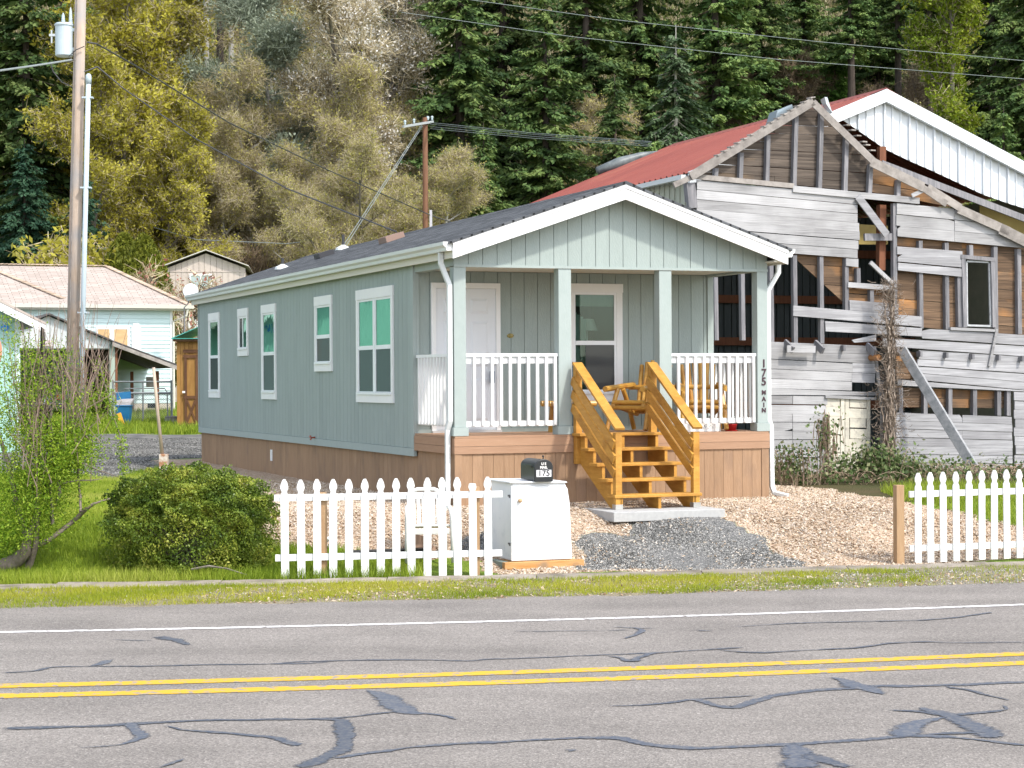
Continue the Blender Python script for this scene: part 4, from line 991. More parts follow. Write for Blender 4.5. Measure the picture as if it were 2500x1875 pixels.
MB().box(-.28, .30, 0, .02, 0, .12).build('panel_board', WHITE, pa)
for i in range(5): MB().beam((.02 + i * .035, -.003, .03 + .03 * (i % 2)), (.05 + i * .03, -.003, .09 - .02 * (i % 3)), .003, .006, up=(0, 1, 0)).build('mark', BLK, pa)
# ================================================================== the old barn and the metal building behind it
GREYW = M('silvered barn board', (.215, .21, .212), (.335, .33, .332), scale=(1.2, 8, 22), detail=8, rough=.9, orand=.13, bump=.6, bscale=(2.5, 40, 70), c3=(.43, .425, .43), s3=.9, t3=(.38, .66))
PALEW = M('whitewashed barn board', (.25, .247, .255), (.44, .437, .45), scale=(1.0, 8, 26), detail=8, rough=.9, orand=.09, bump=.5, bscale=(2.5, 40, 70), c3=(.25, .245, .255), s3=.8, t3=(.5, .75))
BRNW = M('brown inner barn board', (.09, .058, .038), (.20, .128, .078), scale=(.8, 8, 20), detail=8, rough=.9, orand=.28, bump=.6, bscale=(2, 40, 70), c3=(.40, .19, .065), s3=.9, t3=(.52, .72))
GABW = M('grey brown gable board', (.058, .046, .038), (.14, .112, .09), scale=(.8, 8, 20), detail=8, rough=.9, orand=.22, bump=.6, bscale=(2, 40, 70), c3=(.27, .18, .10), s3=.8, t3=(.6, .8))
STUD = M('grey stud', (.14, .14, .15), (.26, .25, .26), scale=(20, 20, 2), detail=7, rough=.9, orand=.18, bump=.5, bscale=(60, 60, 4))
RAKE = M('rake board', (.20, .18, .165), (.33, .30, .275), scale=(6, 6, 6), detail=8, rough=.9, orand=.15, bump=.5, bscale=(20, 20, 20))
CREAM = M('flaking cream paint', (.62, .58, .48), (.50, .47, .40), scale=(4, 4, 12), detail=8, rough=.85, orand=.08, c3=(.36, .33, .29), s3=6, t3=(.6, .7))
REDM = M('faded red roof metal', (.19, .042, .032), (.225, .054, .04), scale=(.6, .6, .6), detail=6, rough=.5, orand=.05, metal=.0, c3=(.29, .10, .06), s3=.7, t3=(.55, .8))
WHM = M('white wall metal', (.66, .69, .72), (.74, .77, .79), scale=(.8, .8, .8), rough=.45, orand=.03)
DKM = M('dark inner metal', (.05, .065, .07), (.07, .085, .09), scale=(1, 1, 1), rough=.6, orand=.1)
YEP = M('ochre inner panel', (.38, .29, .10), (.45, .35, .14), scale=(2, 2, 2), rough=.8)
GRM = M('green grey corrugated wall', (.36, .38, .30), (.47, .47, .38), scale=(3, 3, 3), rough=.6)
RUSTP = M('red brown post', (.16, .065, .035), (.22, .09, .05), scale=(20, 20, 3), rough=.85)
B0 = at_depth(1700, 1000, 33.0); B0[2] = 0
barn = thing('old_barn', 'derelict grey board barn with missing planks beside the green home', 'barn', tuple(B0), ANG)
def bp(px, py, v=0): return hfront(px, py, v, B0)
def b1(X, Y): return (1650 + .3846 * X, 200 + .3846 * Y)
def b2(X, Y): return (1850 + .2941 * X, 700 + .2941 * Y)
def clip(poly, a, b):
    """keep the part of poly left of the line a->b"""
    out = []; n = len(poly)
    s = lambda p: (b[0] - a[0]) * (p[1] - a[1]) - (b[1] - a[1]) * (p[0] - a[0])
    for i in range(n):
        p, q = poly[i], poly[(i + 1) % n]; sp, sq = s(p), s(q)
        if sp >= 0: out.append(p)
        if sp * sq < 0: t = sp / (sp - sq); out.append((p[0] + (q[0] - p[0]) * t, p[1] + (q[1] - p[1]) * t))
    return out
def slab2(poly, v0, v1, name, mat, parent=None):
    if len(poly) < 3: return None
    return MB().prism(poly, lambda a, z, d: (a, d, z), v0, v1).build(name, mat, parent or barn)
def planks(q4, n, v0, v1, mat, f=b1, name='barn_plank', gap=.006, clips=(), split=(), jit=.01, parent=None):
    """q4: TL TR BR BL in tile pixels; the quad is cut into n boards, each with its own small tilt"""
    TL, TR, BR, BL = [np.array(bp(*f(*p), v0)) for p in q4]
    cl = [tuple(np.array(bp(*f(*p), v0)) for p in c) for c in clips]
    for i in range(n):
        a, b = i / n, (i + 1) / n
        tl, tr = TL + (BL - TL) * a, TR + (BR - TR) * a; bl, br = TL + (BL - TL) * b, TR + (BR - TR) * b
        outer = v0 == O0; g = np.array([0, gap * (.6 + 1.3 * random.random() if outer else 1)]); jt = np.array([0, (random.random() - .5) * jit * (1.6 if outer else 1)])
        cuts = [0, 1] if not split else sorted([0, 1] + [s for s in split if random.random() < .5])
        for s0, s1 in zip(cuts[:-1], cuts[1:]):
            ej = .05 if outer else .012; e0 = (random.random() - .5) * ej if s0 == 0 else .004; e1 = (random.random() - .5) * ej if s1 == 1 else -.004
            P = [tuple(bl + (br - bl) * s0 + g + jt + [e0, 0]), tuple(bl + (br - bl) * s1 + g + jt + [e1, 0]), tuple(tl + (tr - tl) * s1 + jt + [e1, 0]), tuple(tl + (tr - tl) * s0 + jt + [e0, 0])]
            for ca, cb in cl:
                P = clip(P, ca, cb)
                if len(P) < 3: break
            if outer and len(P) == 4 and random.random() < .22:        # a broken corner
                k_ = random.randrange(4); a_, b_, c_ = P[k_ - 1], P[k_], P[(k_ + 1) % 4]; la_, lc_ = math.dist(a_, b_), math.dist(b_, c_)
                ta, tc = [min(.45, (.25 if l_ > .4 else .06) * random.random() / l_ + .02) for l_ in (la_, lc_)]
                P = P[:k_] + [(b_[0] + (a_[0] - b_[0]) * ta, b_[1] + (a_[1] - b_[1]) * ta), (b_[0] + (c_[0] - b_[0]) * tc, b_[1] + (c_[1] - b_[1]) * tc)] + P[k_ + 1:]
            if len(P) >= 3:
                dv = (random.random() - .5) * .008; slab2(P, v0 + dv, v1 + dv, name, mat, parent)
SV0, SV1, IV0, IV1 = 0.0, .09, .095, .118
O0, O1 = -.026, -.001
# --- upper gable: inner boards, studs, rakes
APX, LFT, RG1, RG2, RG3 = (875, 118), (112, 590), (1240, 495), (1790, 795), (2215, 1010)
planks([(60, 60), (1290, 60), (1290, 700), (60, 612)], 11, IV0, IV1, GABW, name='gable_plank', clips=[(LFT, (1240, 700)), (RG1, APX), (APX, LFT)], split=(.45, .7))
planks([(1240, 480), (1850, 540), (1850, 815), (1240, 700)], 4, IV0, IV1, BRNW, name='gable_plank', clips=[((1240, 715), (1700, 790)), (RG2, RG1)], split=(.4,))
for x, t, b_, lean in ((260, 548, 602, -4), (420, 448, 615, -6), (590, 338, 632, -8), (768, 215, 668, -14), (930, 190, 676, -14), (1088, 335, 690, -10), (1242, 520, 705, -8), (1418, 620, 725, -4)):
    P = [bp(*b1(x - 12 + lean, b_)), bp(*b1(x + 12 + lean, b_)), bp(*b1(x + 12, t)), bp(*b1(x - 12, t))]; slab2(P, SV0, SV1, 'stud', STUD)
def board(p, q, w, v0, v1, name, mat, f=b1, parent=None):
    a = np.array(bp(*f(*p), v0)); b_ = np.array(bp(*f(*q), v0)); d = (b_ - a) / np.linalg.norm(b_ - a); n = np.array([-d[1], d[0]]) * w / 2
    return slab2([tuple(a - n), tuple(b_ - n), tuple(b_ + n), tuple(a + n)], v0, v1, name, mat, parent)
board((875, 122), (96, 600), .15, -.12, -.095, 'rake_board', RAKE)
board((872, 130), (1252, 500), .13, -.12, -.095, 'rake_board', RAKE)
board((1240, 505), (1575, 668), .17, -.122, -.10, 'rake_board', RAKE)
board((1560, 665), (1720, 775), .12, -.119, -.098, 'rake_board', RAKE)
board((1600, 670), (1810, 800), .14, -.115, -.09, 'rake_board', RAKE)
board((1795, 805), (2120, 950), .16, -.11, -.085, 'rake_board', RAKE)
board((2060, 930), (2290, 1045), .20, -.11, -.085, 'rake_board', RAKE)
board((1310, 518), (2290, 895), .12, .12, .16, 'rake_board', STUD)
board((1500, 722), (1568, 690), .07, -.1, -.08, 'rake_board', PALEW)
for i in range(15):       # broken shingle ends along the left rake
    t = .04 + i * .055; x = 875 - 765 * t; y = 112 + 472 * t; u_, z_ = bp(*b1(x, y))
    if random.random() < .8: MB().beam((u_ - .06, -.10, z_ + .06), (u_ + .05, -.06, z_ + .085), .10, .022).build('shingle_end', RAKE, barn)
for i in range(6):
    t = .45 + i * .09 + random.random() * .04; x = 875 + 365 * t; y = 118 + 377 * t; u_, z_ = bp(*b1(x, y))
    MB().beam((u_ + .02, -.08, z_ + .06), (u_ + .13, -.05, z_ + .06), .10, .022).build('shingle_end', RAKE, barn)
# top plates
board((104, 598), (752, 660), .085, -.05, .0, 'top_plate', RAKE); board((745, 678), (1548, 755), .11, -.052, -.004, 'top_plate', GREYW)
board((100, 605), (-10, 655), .09, -.08, -.03, 'broken_end', RAKE)
board((95, 640), (112, 800), .16, -.04, .05, 'corner_board', STUD); board((70, 640), (80, 760), .10, .06, .1, 'corner_board', STUD)
# --- outer siding
planks([(130, 622), (1160, 722), (1160, 1122), (130, 1046)], 7, O0, O1, GREYW, split=())
planks([(1085, 1122), (1160, 1125), (1160, 1182), (1085, 1172)], 1, O0, O1, GREYW)
planks([(1405, 772), (2300, 860), (2300, 1068), (1405, 985)], 3, O0, O1, GREYW, clips=[(RG3, RG2), ((RG2), (1400, 700))], split=(.4,))
planks([(1405, 1042), (1812, 1072), (1812, 1238), (1405, 1196)], 3, O0, O1, PALEW)
planks([(1098, 1387), (1420, 1412), (1420, 1480), (1100, 1455)], 1, O0, O1, PALEW)
planks([(740, 1422), (1565, 1492), (1565, 1560), (740, 1490)], 1, O0, O1, PALEW)
PL = lambda q, n, mat=PALEW, **k: planks(q, n, O0, O1, mat, f=b2, **k)
PL([(555, 287), (1368, 347), (1368, 417), (560, 375)], 1); PL([(1372, 347), (2300, 405), (2300, 495), (1372, 432)], 1)
PL([(1040, 422), (2300, 497), (2300, 585), (1040, 492)], 1, split=(.3,)); PL([(780, 445), (975, 400), (975, 458), (800, 470)], 1)
PL([(1340, 527), (2300, 587), (2300, 660), (1340, 602)], 1); PL([(1320, 604), (2300, 660), (2300, 865), (1320, 772)], 3)
PL([(1155, 768), (2300, 866), (2300, 872), (1155, 818)], 1, gap=.002)
PL([(60, 452), (985, 492), (985, 642), (60, 598)], 2, GREYW); PL([(60, 598), (788, 637), (788, 862), (60, 843)], 3, GREYW); PL([(792, 634), (980, 642), (980, 800), (792, 795)], 2)
PL([(60, 845), (985, 880), (985, 910), (60, 904)], 1, GREYW); PL([(60, 905), (568, 913), (568, 1630), (60, 1640)], 10, GREYW, split=(.45,))
PL([(1060, 1037), (2110, 1077), (2128, 1600), (1060, 1600)], 8, PALEW, split=(.6,)); PL([(2128, 872), (2300, 880), (2300, 1620), (2138, 1620)], 10, PALEW, split=())
# cream door and its frame
PL([(574, 918), (688, 918), (688, 1540), (574, 1540)], 8, CREAM, name='door_board'); PL([(760, 922), (905, 928), (905, 1600), (760, 1600)], 8, CREAM, name='door_board')
for a, b_ in ((690, 722), (728, 758), (907, 932)): planks([(a, 915), (b_, 917), (b_, 1600), (a, 1600)], 1, -.035, -.002, CREAM, f=b2, name='door_stile')
board((565, 912), (985, 930), .05, -.07, -.03, 'door_head', GREYW, f=b2)
# --- inner boards of the middle band
IN = lambda q, n, f=b1, **k: planks(q, n, IV0, IV1, BRNW, f=f, name='inner_plank', **k)
IN([(1405, 985), (1815, 1010), (1815, 1585), (1405, 1545)], 10, split=(.35, .75)); IN([(2040, 1030), (2300, 1050), (2300, 1630), (2040, 1600)], 10); IN([(1815, 1010), (2040, 1028), (2040, 1112), (1815, 1105)], 2)
IN([(770, 1095), (1085, 1112), (1085, 1420), (770, 1400)], 5, clips=[((1085, 1425), (770, 1120))][::1] and [(((770, 1130)), (1085, 1420))])
IN([(1095, 1172), (1160, 1178), (1160, 1275), (1095, 1268)], 2); IN([(1095, 1296), (1400, 1318), (1400, 1415), (1095, 1390)], 2)
IN([(1150, 520), (1320, 545), (1320, 775), (1150, 765)], 5, f=b2); IN([(1210, 838), (2105, 872), (2105, 1012), (1210, 1002)], 2, f=b2, split=(.35, .6)); IN([(1075, 820), (1190, 825), (1190, 1030), (1075, 1020)], 3, f=b2)
# --- studs
for x, t, b_ in ((255, 1240, 1640), (425, 1215, 1640), (607, 1140, 1660), (757, 1098, 1660), (925, 1108, 1660), (1085, 1118, 1450), (1160, 1182, 1275), (1245, 1318, 1396), (1392, 770, 1412), (1555, 1008, 1565), (1720, 1020, 1572), (1800, 1238, 1556), (2030, 1045, 1600), (2180, 1060, 1600), (1875, 1035, 1105)):
    ln = 6 if t > 900 and b_ > 1500 else 2
    P = [bp(*b1(x - 12 + ln, b_)), bp(*b1(x + 12 + ln, b_)), bp(*b1(x + 12, t)), bp(*b1(x - 12, t))]; slab2(P, SV0, SV1, 'stud', STUD)
for x in (1190, 1395, 1600, 1805, 2005, 2085):
    P = [bp(*b2(x - 16, 1070)), bp(*b2(x + 16, 1072)), bp(*b2(x + 16, 840)), bp(*b2(x - 16, 838))]; slab2(P, SV0, SV1, 'stud', STUD)
board((1095, 1287), (1402, 1310), .09, -.03, .02, 'sill_board', GREYW)
# window: frame of four boards, inner sash
wf = board((1828, 1112), (1838, 1558), .075, -.04, .06, 'window', STUD)
board((2012, 1125), (2024, 1558), .075, -.04, .06, 'window_jamb', STUD, parent=wf); board((1812, 1108), (2030, 1128), .07, -.045, .05, 'window_head', STUD, parent=wf); board((1745, 1566), (2030, 1578), .05, -.06, .04, 'window_sill', GREYW, parent=wf)
SASH = M('weathered pale sash', (.5, .52, .53), (.36, .37, .38), scale=(9, 9, 9), rough=.8)
board((1990, 1140), (2000, 1545), .03, .0, .03, 'window_sash', SASH, parent=wf); board((1848, 1140), (1852, 1545), .025, .0, .03, 'window_sash', SASH, parent=wf); board((1848, 1138), (2000, 1145), .03, .0, .03, 'window_sash', SASH, parent=wf); board((1850, 1545), (2002, 1550), .035, .0, .03, 'window_sash', SASH, parent=wf)
# --- post, stray boards, joist ends
board((1316, 780), (1312, 1195), .13, .16, .28, 'inner_post', RUSTP); board((1315, 410), (1315, 520), .13, .3, .4, 'inner_post', RUSTP)
board((1158, 728), (1342, 970), .135, -.09, -.06, 'hanging_board', PALEW); board((1200, 985), (1378, 984), .125, .02, .07, 'hanging_board', STUD); board((1238, 1145), (1380, 1280), .07, -.02, .03, 'hanging_board', GREYW)
for x, y in ((690, 510), (1135, 528), (1325, 558), (1540, 568), (1756, 580), (1975, 590), (2165, 598)): u_, z_ = bp(*b2(x, y)); MB().box(u_ - .022, u_ + .022, -.13, .0, z_ - .05, z_ + .05).build('joist_end', STUD, barn)
for x, y in ((235, 500), (485, 505), (915, 525)): u_, z_ = bp(*b2(x, y)); MB().beam((u_ + .02, -.20, z_ - .06), (u_ - .03, -.0, z_ + .08), .05, .12).build('bracket', STUD, barn)
board((245, 515), (480, 520), .12, -.20, -.17, 'bracket_board', GREYW, f=b2)
u_, z_ = bp(*b2(932, 590)); MB().tube([(u_, -.3, z_), (u_, 0, z_)], .055, 10).build('log_end', M('sawn log end', (.42, .2, .08), rough=.8), barn)
board((1988, 352), (1925, 660), .05, -.07, -.03, 'hanging_lath', GREYW, f=b2)
board((985, 600), (1035, 1000), .05, -.12, -.08, 'hanging_lath', GREYW, f=b2)

# leaning timber
ta = Vector((*[float(c) for c in (B0 + HU * bp(*b2(1165, 520))[0])[:2]], bp(*b2(1165, 520))[1])); ta -= Vector(HV) * .12
gb = np.array(at_depth(2387, 1180, 33.6)); gz = float(terrain(gb[0], gb[1]))
lean = MB().beam((0, 0, 0), tuple(Vector((gb[0], gb[1], gz)) - ta), .09, .17).build('leaning_timber', M('grey squared timber', (.20, .21, .22), (.33, .33, .34), scale=(9, 9, 9), detail=7, rough=.9, bump=.4, bscale=(30, 30, 30)), bevel=.006)
lean.location = ta; tag(lean, 'long grey squared timber leaning diagonally against the barn front', 'timber')
# pole with dry vine
vp = thing('vine_pole', 'grey wooden pole wrapped in dry brown vine in front of the barn', 'pole', tuple(B0 + HU * bp(*b2(998, 900))[0] - HV * .28), 0)
vp.location.z = float(terrain(vp.location.x, vp.location.y))
zt1 = bp(*b2(1010, -40))[1] - vp.location.z; zt0 = bp(*b2(998, 780))[1] - vp.location.z
MB().tube([(0, 0, -.2), (0, 0, zt0 * .6), (.02, 0, zt0)], [.125, .12, .11], 10).build('pole_shaft', STUD, vp)
MB().beam((.13, -.05, .1), (.11, -.05, zt0 + .2), .05, .05).build('pole_batten', GREYW, vp)
VINE = attr_mat('dry vine stems', [(.10, .075, .055), (.19, .145, .11), (.28, .22, .17), (.36, .30, .25)])
m = MB()
for i in range(46):
    a = random.random() * 6.28; x0 = .16 * (random.random() - .5); z = random.random() * zt0 * .6 if i > 12 else 0; pts = []
    x, y = x0, -.08 - random.random() * .1
    top = zt1 * (.35 + .65 * random.random()) if i < 26 else z + .6
    while z < top:
        pts.append((x, y, z)); z += .10; x += (random.random() - .5) * .07 + (.05 - x) * .10; y = -.10 - random.random() * .10
    if len(pts) > 2: m.tube(pts, .006 + .010 * random.random(), 4, cap=False)
for i in range(2000):
    z = random.random() ** .8 * zt1; x = random.gauss(.04, .14 if z < zt0 else .10); y = -.12 + .12 * (random.random() - .5)
    d = Vector((random.gauss(0, 1), random.gauss(0, .5), random.gauss(0, .8))).normalized() * (.05 + .12 * random.random())
    m.tube([(x, y, z), tuple(Vector((x, y, z)) + d * .5 + Vector((0, 0, -.02))), tuple(Vector((x, y, z)) + d)], .0035, 3, cap=False)
me = m.mesh('dry_vine', VINE, fix=False); at_ = me.attributes.new('rnd', 'FLOAT', 'FACE'); at_.data.foreach_set('value', rng.random(len(me.polygons)).astype(np.float32)); stuff(link_mesh('dry_vine', me, vp))

# --- metal building behind
MV = .55
mb0 = thing('metal_building', 'large red roofed metal building with white ribbed gable behind the barn', 'building', tuple(B0), ANG)
ur, zr = bp(2155, 222, MV); ul, zl = bp(1688, 418, MV); ur2 = 2 * ur - ul
slope = (zr - zl) / (ur - ul)
# length from the far ridge end
vlen = None
for vv in np.arange(5, 60, .05):
    p = B0 + HU * ur + HV * vv; p[2] = zr; d = p - CAM; w_ = d @ _F
    if CXP + FPX * (d @ _R) / w_ <= 1648: vlen = vv; break
RIB = .23
def ribbed(a, b, v0, v1, name, mat, parent):
    """roof sheet from (u,z)=a (eave) to b (ridge), ribs running up the slope"""
    a = np.array(a); b = np.array(b); d = b - a; n = np.array([-d[1], d[0]]) / np.linalg.norm(d); n = n if n[1] > 0 else -n
    m = MB(); prof = []
    v = v0
    while v < v1 - .01:
        for dv, h in ((0, 0), (.09, 0), (.115, .03), (.145, .03), (.17, 0)):
            if v + dv <= v1: prof.append((v + dv, h))
        v += RIB
    prof.append((v1, 0))
    for e in (a, b):
        for (vv, h) in prof: q = e + n * h; m.v.append((q[0], vv, q[1]))
    k = len(prof)
    for i in range(k - 1): m.f.append((i, i + 1, k + i + 1, k + i))
    o = m.build(name, mat, parent, fix=False); md = o.modifiers.new('t', 'SOLIDIFY'); md.thickness = .004; return o
ov = .12
eL = (ul - ov, zl - ov * slope); eR = (ur2 + ov, zl - ov * slope)
v = MV - .1
while v < vlen:
    v1 = min(v + .92, vlen); ribbed(eL, (ur - .01, zr), v, v1, 'roof_sheet', REDM, mb0); ribbed(eR, (ur + .01, zr), v, v1, 'roof_sheet', REDM, mb0); v += .92
MB().prism([(ur - .25, zr - .25 * slope + .035), (ur, zr + .045), (ur + .25, zr - .25 * slope + .035), (ur, zr + .03)], lambda a, z, d: (a, d, z), MV - .12, vlen + .02).build('ridge_cap', REDM, mb0)
MB().prism([(eL[0] - .1, eL[1] - .02), (eL[0] - .1, eL[1] - .10), (eL[0], eL[1] - .10), (eL[0], eL[1] - .02)], lambda a, z, d: (a, d, z), MV - .05, vlen).build('gutter', GUT, mb0)
# left wall, corrugated in strips
v = MV
while v < vlen - .1:
    MB().box(ul - .02, ul, v + .01, v + .10, .4, zl - .12).box(ul - .005, ul + .01, v + .10, v + .21, .4, zl - .12).build('wall_sheet', GRM, mb0); v += .21
    if v > MV + 9: MB().box(ul - .02, ul, v, vlen, .4, zl - .12).build('wall_sheet', GRM, mb0); break
MB().box(ur2, ur2 + .03, MV, vlen, .4, zl - .12).build('wall_sheet', GRM, mb0)
MB().prism([(ul, .4), (ur2, .4), (ur2, zl - .1), (ur, zr - .1), (ul, zl - .1)], lambda a, z, d: (a, d, z), vlen - .05, vlen).build('wall_sheet', GRM, mb0)
# inner wall of dark sheets with girts, a few metres in
for i in range(40):
    u0 = ul + .05 + i * .3
    if u0 > ur2 - .3: break
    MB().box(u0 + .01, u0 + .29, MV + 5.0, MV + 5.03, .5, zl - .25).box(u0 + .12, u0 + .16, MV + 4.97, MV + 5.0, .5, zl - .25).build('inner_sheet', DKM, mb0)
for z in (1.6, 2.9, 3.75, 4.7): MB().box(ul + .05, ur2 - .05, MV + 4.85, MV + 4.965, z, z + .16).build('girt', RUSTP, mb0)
planks([(1160, 905), (1345, 915), (1345, 1035), (1160, 1035)], 1, MV + 1.0, MV + 1.03, YEP, parent=mb0, name='inner_panel'); planks([(1930, 785), (2290, 900), (2290, 1010), (1930, 890)], 1, MV + .8, MV + .83, YEP, parent=mb0, name='inner_panel')
# white gable sheets, cut along the lower torn edge
LOW = [(940, 150), (985, 185), (1020, 215), (1160, 310), (1330, 428), (1480, 500), (1640, 570), (1800, 645), (1950, 715), (2100, 768), (2300, 830)]
LOWuz = np.array([bp(*b1(*p), MV) for p in LOW])
def lowz(u): return float(np.interp(u, LOWuz[:, 0], LOWuz[:, 1]))
def topz(u): return zr - slope * abs(u - ur) - .04
us = [bp(*b1(x, 300), MV)[0] for x in (990, 1055, 1108, 1160, 1215, 1270, 1325, 1378, 1430, 1482, 1534, 1586, 1640, 1692, 1744, 1795, 1847, 1899, 1951, 2003, 2054, 2106, 2160, 2215, 2270, 2330, 2390)]
for i, (a, b_) in enumerate(zip(us[:-1], us[1:])):
    a2, b2_ = a + .002, b_ - .028
    MB().prism([(a2, lowz(a2)), (b2_, lowz(b2_)), (b2_, topz(b2_)), (a2, topz(a2))] if not (a2 < ur < b2_) else [(a2, lowz(a2)), (b2_, lowz(b2_)), (b2_, topz(b2_)), (ur, topz(ur)), (a2, topz(a2))], lambda x, z, d: (x, d, z), MV, MV + .01).build('gable_sheet', WHM, mb0)
    dd = .045 if i % 3 == 2 else .022
    MB().prism([(b2_ + .001, lowz(b2_)), (b_ + .001, lowz(b_)), (b_ + .001, topz(b_)), (b2_ + .001, topz(b2_))], lambda x, z, d: (x, d, z), MV - dd, MV + .012).build('sheet_rib', WHM, mb0)
for s, e in ((-1, ul), (1, ur2)):
    MB().prism([(ur, zr + .02), (ur, zr - .21), (ur + s * (abs(e - ur) + .1), zr - .21 - slope * (abs(e - ur) + .1)), (ur + s * (abs(e - ur) + .1), zr + .02 - slope * (abs(e - ur) + .1))], lambda x, z, d: (x, d, z), MV - .14, MV - .06).build('rake_trim', WHM, mb0)
# curled sheets of flashing on the old gable and a dark tarp on the far roof edge
u_, z_ = bp(*b1(690, 215)); fl = MB().quadbox([(0, .1, -.25), (.45, .1, .1), (.5, .35, .12), (.05, .5, -.25), (.12, .1, .1), (.4, .1, .22), (.42, .3, .22), (.15, .45, .1)]).build('loose_flashing', M('bent zinc sheet', (.30, .36, .40), rough=.35, metal=.6), barn); fl.location = (u_ - .2, 0, z_)
u_, z_ = bp(*b1(955, 140)); fl = MB().quadbox([(0, .0, 0), (.12, .0, -.15), (.16, .2, -.15), (.04, .2, 0), (-.03, .0, .12), (.02, .0, .12), (.04, .2, .1), (0, .2, .1)]).build('loose_flashing', M('bent pale sheet', (.5, .55, .58), rough=.4, metal=.3), barn); fl.location = (u_, 0, z_)
tp_ = np.array([ur - .9, vlen + .1, zr - .9 * slope + .15])
tr = MB().tube([(.1, -.1, 0), (-.3, -.02, -.10), (-.8, 0, -.26), (-1.35, 0, -.46)], [.03, .09, .13, .09], 8).build('rolled_tarp', M('dark grey tarp', (.06, .075, .08), (.16, .18, .18), scale=(4, 4, 4), rough=.4), smooth=True)
tpw = B0 + HU * tp_[0] + HV * tp_[1]; tr.location = (tpw[0] + .42, tpw[1] + .1, tp_[2] + .06); tr.rotation_euler = (0, 0, ANG); tag(tr, 'dark crumpled tarp lying along the far edge of the red roof', 'tarp')
# ================================================================== neighbours on the left
MINT = M('mint green siding', (.34, .56, .50), (.38, .60, .54), scale=(3, 3, 8), rough=.7, orand=.03)
MINTW = M('pale mint lap siding', (.56, .70, .70), (.60, .73, .73), scale=(2, 2, 8), rough=.65, orand=.03)
TANR = shingle_mat('tan shingles', [(.34, .285, .245), (.42, .355, .315), (.48, .415, .37)], .42, .14, (0, 1), .008)
PLY = M('plywood', (.50, .33, .16), (.58, .40, .21), scale=(3, 3, 12), rough=.8, orand=.05)
def gz(x, y): return float(terrain(x, y))
# --- mint gable building at the left edge (also mirrored in the home's side windows)
YM = 46.0
c = at_depth(48, 900, YM); mg = thing('mint_outbuilding', 'mint green gabled outbuilding with white eaves cut by the left edge', 'building', (c[0], YM, gz(c[0], YM)), ANG)
w_, dp = 7.2, 7.0
ez = at_depth(48, 770, YM)[2] - mg.location.z; rs = .50; rz_ = ez + rs * w_ / 2
n = 30
for i in range(n):
    a, b_ = -w_ + w_ * i / n + .003, -w_ + w_ * (i + 1) / n - .003
    f_ = lambda x: rz_ - rs * abs(x + w_ / 2)
    P = [(a, 0), (b_, 0), (b_, f_(b_) - .05), (a, f_(a) - .05)]
    MB().prism(P, lambda x, z, d: (x, d, z), 0, .03).build('siding_board', MINT, mg)
MB().box(-w_ + .04, -.02, .04, dp, 0, ez - .1).build('wall_core', MINT, mg)
MB().box(-.10, .012, -.012, .09, 0, ez - .02).build('corner_board', MINTW, mg)
for s in (-1, 1):
    xc = -w_ / 2; xe = xc + s * (w_ / 2 + .55)
    f_ = lambda x: rz_ - rs * abs(x - xc)
    MB().prism([(xc, rz_ + .10), (xe, f_(xe) + .10), (xe, f_(xe) + .04), (xc, rz_ + .04)], lambda x, z, d: (x, d, z), -.5, dp + .4).build('roof_slope', TANR, mg)
    MB().prism([(xc, rz_ + .035), (xe, f_(xe) + .035), (xe, f_(xe) - .16), (xc, rz_ - .16)], lambda x, z, d: (x, d, z), -.49, -.45).build('rake_board', WHITE, mg)
    MB().prism([(xc, rz_ + .03), (xe, f_(xe) + .03), (xe, f_(xe) - .0), (xc, rz_ - .0)], lambda x, z, d: (x, d, z), -.44, .0).build('rake_soffit', RUSTP, mg)
# window and orange sign board on it
p = at_depth(10, 800, YM)
MB().lathe([(.0, 0), (.09, 0), (.09, .03), (0, .03)], 14).build('blue_ornament', M('bright blue ornament', (.02, .22, .55), rough=.5), mg).matrix_local = Matrix.Translation((at_depth(12, 799, YM)[0] - c[0], -.02, at_depth(12, 799, YM)[2] - mg.location.z)) @ Matrix.Rotation(math.pi / 2, 4, 'X')
p = at_depth(0, 857, 44.5)
og = thing('orange_board', 'salmon orange rounded board at the left edge in front of the mint wall', 'board', (p[0], 44.5, gz(p[0], 44.5)))
h_ = p[2] - og.location.z
MB().lathe([(0, 0), (.34, 0), (.34, .04), (0, .04)], 22).build('board_disc', M('salmon orange paint', (.55, .22, .13), (.62, .30, .2), scale=(4, 4, 4), rough=.7), og).matrix_local = Matrix.Translation((-.22, 0, h_)) @ Matrix.Rotation(math.pi / 2, 4, 'X') @ Matrix.Diagonal((.8, 1.25, 1, 1))
MB().box(-.26, -.18, .005, .06, 0, h_).build('board_post', STUD, og)

# --- mint house with tan hip roof
YH = 70.0
c = at_depth(420, 990, YH); mh = thing('mint_house', 'pale mint lap sided house with tan hip roof and boarded window', 'house', (c[0], YH, gz(c[0], YH)), ANG)
X = lambda px, py=900, Y=YH: hfront(px, py, Y - YH, c * [1, 1, 0])[0]
Z = lambda px, py, Y=YH: hfront(px, py, Y - YH, c * [1, 1, 0])[1] - mh.location.z
wl = X(-260); ze = Z(300, 757)
MB().box(wl, -.02, .03, 9, -.3, ze).build('wall_core', MINTW, mh)
nl = 22; zb = Z(300, 985)
for i in range(nl):
    z0 = zb + (ze - zb) * i / nl; z1 = zb + (ze - zb) * (i + 1) / nl
    MB().quadbox([(wl, -.035, z0), (-.06, -.035, z0), (-.06, .02, z0), (wl, .02, z0), (wl, -.008, z1 - .003), (-.06, -.008, z1 - .003), (-.06, .02, z1 - .003), (wl, .02, z1 - .003)]).build('siding_lap', MINTW, mh)
MB().box(-.06, .03, -.04, .06, zb, ze).build('corner_board', WHITE, mh)
